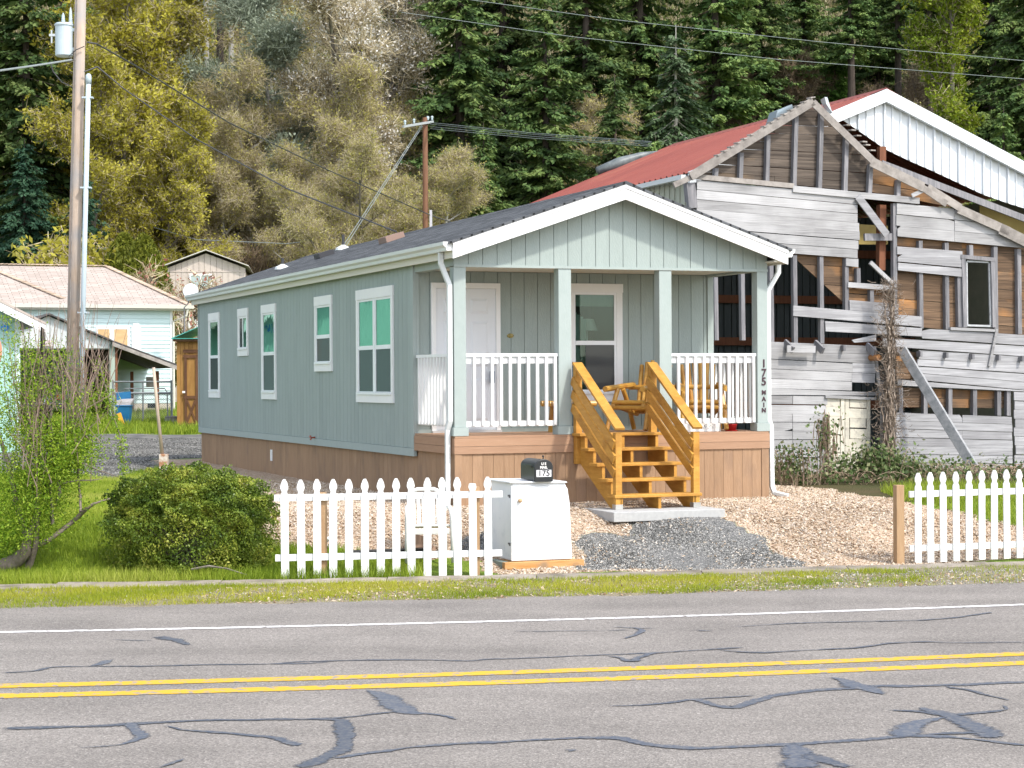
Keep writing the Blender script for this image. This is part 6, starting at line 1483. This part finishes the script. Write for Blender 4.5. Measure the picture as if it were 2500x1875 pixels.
LICH = leaf_mat('grey green lichen twigs', [(.14, .17, .11), (.24, .28, .20), (.34, .38, .29)], trans=.2, orand=.05)
REDL = leaf_mat('reddish spring leaves', [(.28, .09, .07), (.40, .16, .12), (.48, .26, .2)], trans=.3, orand=.05)
ARBV = leaf_mat('arborvitae foliage', [(.07, .09, .009), (.13, .15, .014), (.21, .22, .025)], trans=.2, orand=.1)
IVYL = leaf_mat('ivy and mossy leaves', [(.10, .15, .01), (.20, .27, .018), (.36, .38, .035)], trans=.35, orand=.1)
BRSH = attr_mat('brown brush twigs', [(.12, .085, .055), (.21, .155, .10), (.31, .24, .16)])

def norm(v): return v / (np.linalg.norm(v, axis=-1, keepdims=True) + 1e-9)
def twig_soup(P, D, L_, r):
    """thin three-sided twigs from P along D; returns quads"""
    n = len(P); a = norm(np.cross(D, unit(n))); b = np.cross(D, a); E_ = P + D * L_[:, None]; q = []
    A = [P + (a * math.cos(t) + b * math.sin(t)) * r[:, None] for t in (0, 2.1, 4.2)]; B = [E_ + (a * math.cos(t) + b * math.sin(t)) * (r * .35)[:, None] for t in (0, 2.1, 4.2)]
    for k in range(3): q.append(np.stack([A[k], A[(k + 1) % 3], B[(k + 1) % 3], B[k]], 1))
    return np.concatenate(q, 0)
def skeleton(h, r0, spread, upness, n_main, fork=.3, seed=0, stems=1, nseg=7, reach=.26):
    """limbs as polylines with radii, and the sites where twigs grow"""
    rs = random.Random(seed); limbs = []; sites = []
    def limb(p, d, L_, r, lvl):
        n = max(3, int(nseg * (1 if lvl == 0 else .75))); pts = [p]; rad = [r]; q = p.copy(); dd = d.copy()
        for i in range(n):
            w = Vector((rs.gauss(0, 1), rs.gauss(0, 1), rs.gauss(0, .6))) * (.05 + .08 * lvl); dd = (dd + w + Vector((0, 0, upness * (.10 if lvl else .04)))).normalized()
            q = q + dd * (L_ / n); pts.append(q.copy()); rad.append(max(.012, r * (1 - .8 * (i + 1) / n)))
            if lvl >= 2 or (lvl == 1 and i > n * .25): sites.append((q.copy(), dd.copy(), lvl))
        limbs.append((pts, rad, lvl))
        if lvl < 3:
            kids = n_main if lvl == 0 else (6 if lvl == 1 else 3)
            for k in range(kids):
                fk = fork if lvl == 0 else .12; t = min(.999, fk + (1 - fk) * (k + rs.random()) / kids); i = min(n - 1, int(t * n)); base = pts[i].lerp(pts[i + 1], t * n - int(t * n)) if i + 1 <= n else pts[i]
                az = k * 2.4 + rs.random() * 1.2; tl = (spread if lvl == 0 else .8) * (.7 + .5 * rs.random())
                o = Vector((math.cos(az), math.sin(az), 0)); nd = (dd * .35 + o * tl + Vector((0, 0, .45 * upness + .2))).normalized()
                limb(base.copy(), nd, L_ * (reach if lvl == 0 else .52) * (1.15 - .4 * t) * (.8 + .4 * rs.random()), rad[i] * .55, lvl + 1)
    for s in range(stems):
        az = s * 6.28 / stems + rs.random(); le = .05 if stems == 1 else .28
        limb(Vector((0, 0, -.3)) + Vector((math.cos(az), math.sin(az), 0)) * (.0 if stems == 1 else .3), Vector((math.cos(az) * le, math.sin(az) * le, 1)).normalized(), h * (.95 if stems == 1 else .9), r0 / (stems ** .5), 0)
    return limbs, sites
def make_broadleaf(name, h, r0, spread, upness, n_main, seed, bark, twigmat, leafmat, n_twig, twig_len, n_leaf, leaf, stems=1, fork=.3, twr=.012, reach=.26):
    limbs, sites = skeleton(h, r0, spread, upness, n_main, fork, seed, stems, 7, reach)
    m = MB()
    for pts, rad, lvl in limbs: m.tube([tuple(p) for p in pts], rad, (8, 6, 4, 3)[lvl], cap=False)
    root = bpy.data.objects.new(name, None); COL.objects.link(root)
    tk = m.build('trunk', bark, root, fix=False, smooth=True)
    S = np.array([tuple(s[0]) for s in sites]); D = np.array([tuple(s[1]) for s in sites])
    i = rng.integers(0, len(S), n_twig); P = S[i] + rng.normal(size=(n_twig, 3)) * .12; d = norm(D[i] * .6 + unit(n_twig) * .9 + np.array([0, 0, .25 * upness])); L_ = twig_len * (.4 + .9 * rng.random(n_twig))
    Q = twig_soup(P, d, L_, np.full(n_twig, twr)); j = rng.integers(0, n_twig, n_twig); P2 = P[j] + d[j] * (L_[j] * rng.random(n_twig))[:, None]; d2 = norm(d[j] + unit(n_twig) * .8); Q2 = twig_soup(P2, d2, L_ * .55, np.full(n_twig, twr * .7))
    r1 = rng.random(n_twig)
    soup('twigs', np.concatenate([Q, Q2], 0), twigmat, root, rnd=np.concatenate([np.tile(r1, 3), np.tile(r1, 3)]))['kind'] = 'stuff'
    if n_leaf:
        k = rng.integers(0, n_twig, n_leaf); half = rng.random(n_leaf) < .5
        C_ = np.where(half[:, None], P[k] + d[k] * (L_[k] * (.3 + .8 * rng.random(n_leaf)))[:, None], P2[k] + d2[k] * (L_[k] * .55 * (.2 + .9 * rng.random(n_leaf)))[:, None]) + rng.normal(size=(n_leaf, 3)) * leaf * .5
        clump = .5 + .5 * np.sin(C_[:, 0] * 1.3 + 2 * np.sin(C_[:, 2] * .9)) * np.cos(C_[:, 1] * 1.1 + C_[:, 2] * .7)
        soup('crown', leaves(C_, leaf), leafmat, root, rnd=np.clip(.55 * clump + .45 * rng.random(n_leaf), 0, 1))['kind'] = 'stuff'
    return root
def make_conifer(name, h, rmax, seed, mat, bark, per=1.5, bare=.12, droop=.35, spray=.42):
    rs = np.random.default_rng(seed); root = bpy.data.objects.new(name, None); COL.objects.link(root)
    m = MB(); m.tube([(0, 0, -.5), (.05, 0, h * .3), (-.04, .03, h * .65), (0, 0, h)], [h * .016, h * .013, h * .007, .02], 9, cap=False)
    Cs, As = [], []; z = h * bare
    while z < h * .985:
        f = 1 - z / h; nb = 6 if f > .3 else 5
        for k in range(nb):
            az = rs.random() * 6.283; L_ = rmax * (f ** .75) * (.65 + .55 * rs.random()) + .15
            if z < h * .28: L_ *= .55 + .45 * z / (h * .28)
            nb_ = max(3, int(L_ / .16)); t = np.linspace(.12, 1, nb_); dr = droop * (.6 + .8 * rs.random())
            x = t * L_; y = -dr * x + .10 * x * t * t; s = np.array([math.cos(az), math.sin(az)]); zb = z + (.1 * rs.normal())
            if L_ > .8: m.tube([(0, 0, zb), (s[0] * L_ * .5, s[1] * L_ * .5, zb - dr * L_ * .5), (s[0] * L_ * .95, s[1] * L_ * .95, zb + y[-1])], [.03 + .01 * L_, .02, .008], 3, cap=False)
            c = np.stack([s[0] * x, s[1] * x, zb + y], 1)
            for rep in range(int(4 * per)):
                side = rs.choice([-1, 1], nb_); ang = az + side * (.5 + .6 * rs.random(nb_)); ln = spray * (.5 + .8 * rs.random(nb_)) * np.clip(1.25 - t * .6, .4, 1)
                ax = np.stack([np.cos(ang), np.sin(ang), -.25 - .7 * rs.random(nb_)], 1); ax = norm(ax); Cs.append(c + ax * (ln * .5)[:, None] + rs.normal(size=(nb_, 3)) * .07); As.append(ax * ln[:, None])
        z += h * .0135 * (1 + .3 * rs.random()) + .04
    C_ = np.concatenate(Cs); A = np.concatenate(As); n = len(C_); b = norm(np.cross(norm(A), np.array([0, 0, 1.]) + unit(n) * .7)) * (np.linalg.norm(A, axis=1) * (.17 + .14 * rng.random(n)))[:, None]
    Q = np.stack([C_ - A * .5, C_ + b + A * .05, C_ + A * .5, C_ - b + A * .05], 1)
    clump = .5 + .5 * np.sin(C_[:, 2] * 2.1 + 3 * np.arctan2(C_[:, 1], C_[:, 0]))
    m.build('trunk', bark, root, fix=False)
    soup('crown', Q, mat, root, rnd=np.clip(.45 * clump + .55 * rng.random(n), 0, 1))['kind'] = 'stuff'
    return root
_first = {}
def plant(root, H_ref, label, cat, px, top, Y, group=None, rz=None, minh=2.0, base=None):
    """set a tree so that its top shows at photo pixel (px, top) when it stands on the ground at depth Y"""
    t = at_depth(px, top, Y); zg = float(terrain(t[0], Y)) if base is None else base; s = max(minh, t[2] - zg) / H_ref
    rz = random.random() * 6.28 if rz is None else rz
    if root.name not in _first: _first[root.name] = 1; o = root; o.location = (t[0], Y, zg); o.rotation_euler = (0, 0, rz); o.scale = (s, s, s)
    else: o = copy_tree(root, (t[0], Y, zg), rz, s)
    tag(o, label, cat, group); return o
fir = [make_conifer('fir_tree', 22, 5.2, 1, FIRL, DBARK), make_conifer('fir_tree', 22, 4.6, 2, FIRL, DBARK, droop=.28), make_conifer('fir_tree', 22, 5.6, 3, FIRL, DBARK, droop=.45)]
bfir = make_conifer('fir_tree', 18, 5.4, 4, BFIR, DBARK, droop=.5, bare=.04)
gfir = make_conifer('fir_tree', 20, 4.6, 5, GFIR, PBARK, droop=.6, bare=.08)
yfir = make_conifer('young_fir', 8, 1.9, 6, YFIR, DBARK, droop=.1, bare=.05, spray=.34)
tall = make_conifer('fir_tree', 26, 4.4, 7, FIRL, DBARK, bare=.42)
FG = 'dark firs on the hillside'
FIRS = [  # kind, px, top py, depth, label
 (fir[0], 985, -300, 106, 'dark fir rising behind the reddish pole, leftmost of the right-hand firs'),
 (fir[2], 1120, -260, 100, 'broad dark fir right of the reddish pole, drooping boughs'),
 (fir[1], 1225, -420, 109, 'tall dark fir, third from the reddish pole'),
 (fir[2], 1180, 300, 92, 'low bushy fir just above the green home\'s ridge, right of the reddish pole'),
 (fir[0], 1330, -60, 96, 'full dark fir above the ridge of the green home'),
 (fir[1], 1430, -340, 104, 'tall dark fir crossed by the four parallel wires\' right half'),
 (fir[2], 1500, 180, 93, 'shorter fir with spreading boughs left of the tarp on the red roof'),
 (fir[0], 1560, -430, 110, 'tall dark fir behind the rolled tarp'),
 (gfir, 1650, 60, 95, 'grey-green lichen-hung fir above the middle of the red roof'),
 (fir[1], 1745, -380, 108, 'dark fir right of the lichen-hung fir'),
 (fir[2], 1600, 330, 88, 'small dark fir low over the far end of the red roof'),
 (fir[0], 1850, -360, 117, 'dark fir above the brown brush and old barn peak'),
 (fir[1], 1960, -260, 122, 'dark fir high above the old barn peak'),
 (tall, 2075, -300, 115, 'tall bare-stemmed fir above the white gable peak'),
 (fir[2], 2140, -220, 121, 'dark fir right of the bare-stemmed fir'),
 (tall, 2190, -280, 117, 'bare-stemmed fir among brown trunks right of the white gable peak'),
 (tall, 2265, -320, 119, 'bare-stemmed fir left of the ivy-clad tree'),
 (fir[0], 2420, -330, 112, 'dark fir right of the ivy-clad tree'),
 (fir[2], 2510, -230, 104, 'dark fir at the right edge of the picture'),
 (fir[1], 2450, 260, 96, 'low fir showing over the white gable\'s right slope'),
 (fir[0], 2580, -300, 110, 'dark fir half cut by the right edge'),
 (fir[1], -40, -330, 92, 'dark fir cut by the left edge of the picture'),
 (fir[0], 60, -260, 90, 'dark fir behind the transformer pole at top left'),
 (bfir, 60, 340, 86, 'blue-green fir low behind the tan roof at the left'),
 (bfir, 205, 430, 84, 'blue-green fir with spreading boughs right of the transformer pole\'s foot'),
 (fir[2], 150, -200, 101, 'dark fir between the transformer pole and the yellow maples'),
]
for r_, px, top, Y, lab in FIRS: plant(r_, {fir[0].name: 22, fir[1].name: 22, fir[2].name: 22, bfir.name: 18, gfir.name: 20, tall.name: 26}[r_.name], lab, 'fir tree', px, top, Y, FG)
plant(yfir, 8, 'small bright green young fir above the old barn peak', 'fir tree', 2036, 75, 117)
mapA = make_broadleaf('maple_tree', 15, .28, 1.1, .7, 8, 21, BARK, TWIG, MAPL, 5000, .5, 30000, .16, reach=.24)
mapB = make_broadleaf('maple_tree', 15, .26, 1.2, .6, 9, 22, BARK, TWIG, MAPL, 5000, .5, 26000, .16, reach=.26)
bare1 = make_broadleaf('bare_tree', 14, .22, 1.0, .4, 14, 23, PBARK, TWIG, BUDL, 16000, .55, 16000, .11, reach=.20, fork=.12, twr=.0075)
bare2 = make_broadleaf('bare_tree', 14, .24, 1.2, .3, 14, 24, PBARK, TWIG, BUDL, 16000, .6, 20000, .11, reach=.22, fork=.12, twr=.0075)
bare3 = make_broadleaf('bare_tree', 13, .26, 1.1, .5, 11, 25, BARK, TWIG, BUDL, 16000, .55, 24000, .11, stems=2, reach=.19, fork=.12, twr=.0075)
blos = make_broadleaf('blossom_tree', 13, .2, 1.1, .7, 9, 26, BARK, TWIG, BLOS, 7000, .6, 15000, .09, reach=.17, fork=.15)
lich = make_broadleaf('lichen_tree', 13, .2, 1.2, .5, 8, 27, PBARK, LICH, LICH, 9000, .7, 16000, .12, reach=.2, fork=.15)
ivy = make_broadleaf('ivy_tree', 16, .3, .7, .9, 9, 28, BARK, TWIG, IVYL, 3000, .6, 34000, .18, fork=.08, reach=.2)
brsh = make_broadleaf('brush_shrub', 5, .08, .5, 1.2, 7, 29, BARK, BRSH, MAPL, 5000, .6, 700, .10, stems=5, fork=.1, twr=.013, reach=.2)
MG, BG = 'budding yellow-green maples', 'bare spring trees'
for r_, px, top, Y, lab in ((mapA, 290, -60, 93, 'large yellow-green budding maple right of the transformer pole'), (mapB, 410, 130, 95, 'yellow-green maple left of the bare trunks at top'), (mapA, 230, 190, 88, 'yellow-green maple behind the arborvitae, left'), (mapB, 360, 300, 89, 'yellow-green maple above the taupe house'),
        (mapB, 330, -160, 106, 'yellow-green maple highest behind the transformer pole'), (mapA, 470, 330, 92, 'small yellow-green maple right above the taupe gable'), (mapB, 180, 60, 97, 'yellow-green maple partly behind the transformer pole')):
    plant(r_, 15, lab, 'maple tree', px, top, Y, MG)
for r_, px, top, Y, lab in ((bare3, 730, 170, 97, 'pale twiggy tree in the middle of the thicket left of the reddish pole'), (bare2, 890, 200, 93, 'broad bare tree with pale limbs just left of the reddish pole'), (bare1, 640, 200, 95, 'bare twiggy tree above the far end of the dark roof'), (bare2, 560, 320, 92, 'low bare tree between taupe house and dark roof'),
        (bare1, 960, 190, 98, 'bare tree directly behind the reddish pole'), (bare3, 830, 280, 90, 'low tangled tree above the guy wires'), (bare2, 1060, 380, 89, 'bare arching branches right of the reddish pole'), (bare1, 720, 380, 89, 'low twiggy tree above the vent pipes'), (bare3, 480, -40, 104, 'bare tree at top left of the grey trunks'), (bare2, 680, -80, 108, 'bare tree at the top between lichen and blossom trees'),
        (bare1, 2330, 280, 100, 'bare branches right of the ivy-clad tree low by the white gable'), (bare3, 950, 350, 86, 'olive budding thicket tree behind the reddish pole\'s foot'), (bare1, 1440, 230, 99, 'bare branching tree among the firs over the home\'s ridge')):
    plant(r_, 14, lab, 'tree', px, top, Y, BG)
for px, top, Y, lab in ((915, -60, 95, 'white blossoming tree at the top left of the dark firs'), (575, 215, 93, 'white blossoming tree left of centre in the thicket'), (850, -130, 101, 'white blossoming tree highest at the top of the picture')): plant(blos, 13, lab, 'blossom tree', px, top, Y, 'white blossom trees')
plant(lich, 13, 'grey-green lichen-covered tree left of the white blossom at top', 'tree', 690, 25, 94)
plant(ivy, 16, 'yellow-green ivy-clad tree towards the upper right', 'tree', 2345, -60, 104)
for px, top, Y, lab in ((1790, 150, 117, 'brown leafless brush left of the old barn peak'), (1880, 130, 118, 'brown leafless brush behind the old barn peak'), (1965, 170, 117, 'brown leafless brush beside the young fir'), (735, 575, 92, 'tan leafless shrub just over the dark roof\'s far end'), (2200, 190, 116, 'brown brush under the bare stems at right')): plant(brsh, 5, lab, 'shrub', px, top, Y, 'brown leafless brush')
# bare standing trunks at top left of centre
for i, (px, Y, r_) in enumerate(((500, 118, .22), (535, 121, .26), (562, 119, .2), (600, 122, .28), (622, 120, .18), (640, 123, .2))):
    p = at_depth(px, 120, Y); zg = float(terrain(p[0], Y)); h = 16
    t = thing('dead_tree', ('leftmost', 'second', 'third', 'fourth', 'fifth', 'rightmost')[i] + ' of the six bare trunks standing at top left of centre', 'tree', (p[0], Y, zg), 0, 'bare standing trunks')
    MB().tube([(0, 0, -1), (.1, 0, h * .5), (.05, .1, h)], [r_, r_ * .85, r_ * .6], 8).build('trunk', (PBARK, DBARK)[i % 2], t, smooth=True)
    m = MB()
    for k in range(18): a = random.random() * 6.28; z = 2 + random.random() * 12; L_ = .8 + random.random() * 1.2; m.tube([(0, 0, z), (math.cos(a) * L_ * .6, math.sin(a) * L_ * .6, z + .1), (math.cos(a) * L_, math.sin(a) * L_, z - .2)], [.03, .02, .008], 3, cap=False)
    m.build('dead_branches', DBARK, t, fix=False)['kind'] = 'stuff'
# arborvitae
def make_arb(h, r):
    root = bpy.data.objects.new('arborvitae', None); COL.objects.link(root); n = 16000; z = rng.random(n) * h; rr = r * (np.clip(z / (h * .18), .3, 1)) * (1 - (z / h) ** 2.6) ** .8 * (.75 + .3 * rng.random(n) ** .5) + .04; a = rng.random(n) * 6.283
    rr *= 1 + .10 * np.sin(a * 5 + z * 1.3) + .06 * np.sin(a * 11 - z * 3); C_ = np.stack([rr * np.cos(a), rr * np.sin(a), z], 1)
    soup('crown', leaves(C_, .20, .35, up=.9), ARBV, root)['kind'] = 'stuff'; MB().tube([(0, 0, -.2), (0, 0, h * .8)], [.1, .03], 6).build('trunk', BARK, root); return root
arb = make_arb(5, 1.05)
plant(arb, 5, 'dense olive-green arborvitae, left of the two behind the tan roof', 'arborvitae', 303, 572, 80, 'arborvitae pair'); plant(arb, 5, 'dense olive-green arborvitae, right of the two behind the tan roof', 'arborvitae', 350, 575, 79, 'arborvitae pair')
hed = make_broadleaf('mossy_shrub', 3, .06, .7, .8, 7, 31, BARK, TWIG, MAPL, 1500, .4, 7000, .13, stems=4); plant(hed, 3, 'low olive shrub between the pole and the arborvitae', 'shrub', 235, 590, 82)
rsh = make_broadleaf('red_shrub', 3.2, .05, .6, .9, 6, 32, BARK, TWIG, REDL, 1500, .35, 1500, .10, stems=3); plant(rsh, 3.2, 'small shrub with reddish leaves beside the taupe house', 'shrub', 402, 672, 77)
# undergrowth over the whole hillside
n = 170000; Yh = 88 + 52 * rng.random(n); Xh = (rng.random(n) - .5) * .62 * Yh; Zh = terrain(Xh, Yh) + rng.random(n) ** 2 * 2.4
k = vis_noise(Xh, Yh, .23) + .4 * vis_noise(Xh, Yh, .9)
UND = leaf_mat('hillside undergrowth', [(.05, .085, .015), (.09, .13, .025), (.15, .165, .045), (.21, .19, .08), (.20, .16, .10)], trans=.3, orand=0)
stuff(soup('hillside_undergrowth', leaves(np.stack([Xh, Yh, Zh], 1), .34), UND, rnd=np.clip(.5 + .3 * k + .35 * (rng.random(n) - .5), 0, 1)), 'low brown and green undergrowth covering the hillside between the trees', 'undergrowth')
n = 40000; Yh = 88 + 46 * rng.random(n); Xh = (rng.random(n) - .5) * .62 * Yh; P = np.stack([Xh, Yh, terrain(Xh, Yh)], 1); D = norm(unit(n) * .6 + np.array([0, 0, 1.])); r1 = rng.random(n)
stuff(soup('hillside_twigs', twig_soup(P, D, .8 + 1.8 * rng.random(n), np.full(n, .02)), TWIG, rnd=np.tile(r1, 3)), 'bare twigs and saplings standing all over the hillside', 'undergrowth')

# ---- foreground: round evergreen bush
BOXL = leaf_mat('boxwood leaves', [(.04, .08, .014), (.095, .15, .02), (.17, .23, .03), (.28, .32, .045), (.42, .39, .08)], trans=.2, rough=.4, orand=0)
bc = at_depth(468, 1412, 22.45); zb_ = float(terrain(bc[0], 22.45))
bush = thing('evergreen_bush', 'dense round dark green evergreen bush at the left end of the picket fence', 'bush', (bc[0], 22.45, zb_))
nl_ = 95000; d = unit(nl_); d[:, 2] = np.where(d[:, 2] < -.38, -d[:, 2] * .8, d[:, 2]); d = norm(d); lump = 1 + .15 * np.sin(d[:, 0] * 9 + 2 * np.sin(d[:, 2] * 7)) * np.cos(d[:, 1] * 8 + d[:, 2] * 5) + .07 * np.sin(d[:, 0] * 21 + d[:, 2] * 17) * np.sin(d[:, 1] * 19)
rad = lump * (1 - .45 * rng.random(nl_) ** 2.2) + np.where(rng.random(nl_) < .015, .07, 0)
zc = d[:, 2] * rad; C_ = np.stack([d[:, 0] * rad * .97, d[:, 1] * rad * .62, np.where(zc > 0, .53 + zc * .61, .53 + zc * 1.5)], 1); C_[:, :2] *= np.clip(1.0 + .25 * np.minimum(zc, 0), .8, 1)[:, None]; C_[:, 2] = np.maximum(C_[:, 2], .01 + .08 * rng.random(nl_))
# upright shoots
sh_i = rng.integers(0, nl_, 60); extra = []
for i in sh_i:
    if d[i, 2] > .35: b0 = C_[i]; t = rng.random(70); extra.append(b0 + np.stack([.03 * rng.normal(size=70), .03 * rng.normal(size=70), t * (.08 + .12 * rng.random())], 1))
C_ = np.concatenate([C_] + extra); clump = .5 + .5 * np.sin(C_[:, 0] * 7 + 2 * np.sin(C_[:, 2] * 9)) * np.cos(C_[:, 1] * 8 + C_[:, 2] * 4)  # clump tone paints dark hollows and yellow highlights into the leaf colour
soup('bush_foliage', leaves(C_, .030, .55), BOXL, bush, rnd=np.clip(.62 * clump + .42 * rng.random(len(C_)) - .05, 0, 1))['kind'] = 'stuff'
m = MB()
for k in range(60):
    a = random.random() * 6.28; e_ = .3 + random.random() * 1.2; L_ = .75; m.tube([(0, 0, 0), (math.cos(a) * math.cos(e_) * .4, math.sin(a) * math.cos(e_) * .25, .1 + math.sin(e_) * .5), (math.cos(a) * math.cos(e_) * .85, math.sin(a) * math.cos(e_) * .5, .2 + math.sin(e_) * .95)], [.02, .012, .004], 4, cap=False)
m.tube([(.1, -.62, .06), (.3, -.66, .10), (.5, -.66, .07), (.72, -.66, .0)], [.012, .012, .01, .006], 5); m.build('bush_stems', BARK, bush, fix=False)
# ---- foreground: leaning shrub at the left edge
YL = 22.3
l0 = at_depth(66, 1388, YL); shb = thing('willowy_shrub', 'straggly light green shrub with leaning grey trunks at the left edge', 'shrub', (l0[0], YL, float(terrain(l0[0], YL))))
def LP(px, py, dy=0): p = at_depth(px, py, YL + dy); return (p[0] - l0[0], p[1] - YL, p[2] - shb.location.z)
SB = M('grey shrub bark', (.16, .13, .105), (.27, .225, .185), scale=(25, 25, 6), detail=7, rough=.95, bump=.6, bscale=(50, 50, 10))
ST = [([(-60, 1402), (0, 1388), (40, 1370), (62, 1345), (66, 1318)], [.13, .11, .09, .07, .05]), ([(66, 1392), (78, 1360), (88, 1330), (104, 800), (128, 1280)], [.05, .045, .035, .03, .025]),
 ([(88, 1335), (120, 1318), (150, 1295), (178, 1273), (205, 1248), (228, 1230), (268, 1217)], [.03, .03, .028, .026, .024, .016, .006]), ([(197, 1250), (196, 1215), (192, 1170), (191, 1110), (195, 1040), (190, 960), (200, 880)], [.018, .018, .016, .014, .012, .008, .004]),
 ([(135, 1235), (146, 1205), (142, 1165), (140, 1110), (165, 1050), (205, 985), (240, 905), (262, 868)], [.018, .02, .02, .018, .016, .012, .008, .004]), ([(66, 1320), (90, 1260), (115, 1190), (140, 1110), (120, 1030), (140, 950), (128, 860), (135, 780)], [.045, .04, .034, .03, .02, .014, .009, .004]),
 ([(66, 1320), (40, 1230), (20, 1130), (-10, 1040), (-30, 980)], [.04, .034, .028, .02, .012]), ([(90, 1260), (70, 1150), (75, 1050), (60, 960), (64, 860), (55, 790)], [.03, .026, .02, .014, .008, .004]),
 ([(110, 1110), (130, 1115), (170, 1120), (205, 1132), (245, 1150), (290, 1165)], [.012, .011, .010, .009, .008, .004]), ([(150, 1180), (190, 1173), (230, 1172), (250, 1168)], [.01, .008, .006, .003]), ([(240, 880), (262, 960), (275, 1010), (292, 1060), (300, 1120), (308, 1160)], [.008, .008, .007, .006, .005, .003])]
stems = MB(); tubes = []
for pl_, rr_ in ST: pts = [LP(*p, (random.random() - .5) * .25) for p in pl_]; stems.tube(pts, rr_, 7, cap=False); tubes.append(pts)
stems.build('stems', SB, shb, fix=False, smooth=True)
tw = MB(); rs = random.Random(5)
for k in range(170):
    px, py = rs.choice([(60, 1080), (110, 1040), (150, 1050), (190, 1000), (90, 1150), (200, 1080), (230, 980)]); px += rs.gauss(0, 25); py += rs.gauss(0, 40)
    ex, ey = px + rs.gauss(10, 45), max(735, py - rs.random() * 280 - 60); mx_, my = (px + ex) / 2 + rs.gauss(0, 20), (py + ey) / 2; dy = rs.gauss(0, .3); tw.tube([LP(px, py, dy), LP(mx_, my, dy), LP(ex, ey, dy + rs.gauss(0, .1))], [.0055, .004, .0015], 4, cap=False)
TWS = M('pinkish grey twigs', (.17, .12, .09), (.27, .20, .16), scale=(9, 9, 9), rough=.9)
tw.build('twigs', TWS, shb, fix=False)['kind'] = 'stuff'
CL = [(30, 1260, 75, 60, 2200), (110, 1235, 60, 50, 1500), (50, 1170, 70, 55, 2200), (165, 1120, 50, 45, 1700), (90, 1070, 80, 55, 2400), (20, 1010, 50, 60, 1400), (120, 950, 70, 50, 1800), (200, 1010, 45, 50, 1200), (235, 970, 35, 35, 700), (20, 900, 40, 40, 700), (45, 830, 35, 30, 400), (85, 880, 45, 40, 800), (130, 1160, 60, 50, 1500), (10, 1320, 50, 40, 900), (190, 1090, 50, 50, 1500), (60, 960, 60, 50, 1200), (150, 870, 40, 40, 500), (10, 780, 30, 20, 160), (70, 1300, 60, 30, 900), (175, 1060, 40, 40, 800)]
pp = []
for x, y, sx, sy, n in CL:
    n = int(n * (1.9 if y > 1040 else .8)); X_ = x + rng.normal(size=n) * sx * .55; Y_ = y + rng.normal(size=n) * sy * .55; dy = rng.normal(size=n) * .28
    d0_ = np.array(LP(x, y)); s = YL / FPX; pp.append(np.stack([d0_[0] + (X_ - x) * s, dy, d0_[2] - (Y_ - y) * s], 1))
for pts, n in ((tubes[10], 900), (tubes[2], 250), (tubes[3], 500)):
    A_ = np.array(pts); t = rng.random(n) * (len(A_) - 1); i = t.astype(int); f_ = (t - i)[:, None]; pp.append(A_[i] * (1 - f_) + A_[i + 1] * f_ + rng.normal(size=(n, 3)) * .035)
C_ = np.concatenate(pp); C_ = C_[C_[:, 2] > .1]
SHL = leaf_mat('fresh green shrub leaves', [(.08, .16, .012), (.16, .28, .016), (.27, .39, .025), (.40, .50, .06)], trans=.4, orand=0)
soup('foliage', leaves(C_, .034, .40), SHL, shb)['kind'] = 'stuff'
# ---- brambles along the barn foot
BRL = leaf_mat('bramble leaves', [(.05, .085, .025), (.10, .16, .05), (.18, .24, .09), (.34, .33, .18)], trans=.3, orand=.1)
def bramble(label, px, py, Y, w, h, n, sx=1.0):
    p = at_depth(px, py, Y); t = thing('bramble', label, 'bramble', (p[0], Y, float(terrain(p[0], Y))), 0, 'brambles at the barn foot'); m = MB(); cs = []
    for k in range(34):
        a = random.gauss(0, .5) * w; z0 = 0; pts = []; hh = h * (.5 + .7 * random.random()); ex = a + random.gauss(0, .4) * w
        for u_ in np.linspace(0, 1, 7): pts.append((a + (ex - a) * u_, random.gauss(0, .04), hh * math.sin(u_ * 2.5) * .9))
        m.tube(pts, .006, 4, cap=False); cs += pts[1:]
    m.build('canes', M('bramble canes', (.24, .17, .12), (.38, .29, .21), rough=.9), t, fix=False)['kind'] = 'stuff'
    cs = np.array(cs); i = rng.integers(0, len(cs), n); C2 = cs[i] + rng.normal(size=(n, 3)) * np.array([.11, .10, .09]); C2 = C2[C2[:, 2] > 0.02]; soup('foliage', leaves(C2, .062, .7), BRL, t)['kind'] = 'stuff'
YB = 30.9
bramble('leafy bramble climbing beside the green home\'s right downspout', 1935, 1190, YB - .6, .35, .6, 450); bramble('tall bramble shoot in front of the cream barn door', 2020, 1190, YB - .3, .2, 1.1, 260); bramble('low bramble below the cream barn door', 2040, 1195, YB - .5, .7, .22, 420)
bramble('dense bramble around the vine pole\'s foot', 2130, 1190, YB, .42, .55, 1500); bramble('bramble right of the vine pole behind the leaning timber', 2230, 1195, YB + .2, .6, .36, 800); bramble('low bramble behind the right picket fence', 2400, 1180, YB + .9, 1.2, .24, 420); bramble('bramble at the right edge behind the picket fence', 2500, 1190, YB + .6, .8, .24, 260)

# dry straw tufts between the brambles
STRW = attr_mat('dry straw', [(.22, .16, .09), (.36, .28, .17), (.48, .40, .26)])
X, Y = scatter(26000, 3.0, 8.6, 28.2, 32.4); qv = (X - B0[0]) * HV[0] + (Y - B0[1]) * HV[1]; k = (qv < -.15) & (qv > -2.6 + .5 * vis_noise(X, Y, 1.7)) & (vis_noise(X, Y, 2.6) > -.25) & (zone(X, Y) == 5)
stuff(soup('dry_grass', blades(X[k], Y[k], .22, .010, 1.4), STRW), 'tan dry grass and straw among the brambles at the barn foot', 'dry grass')
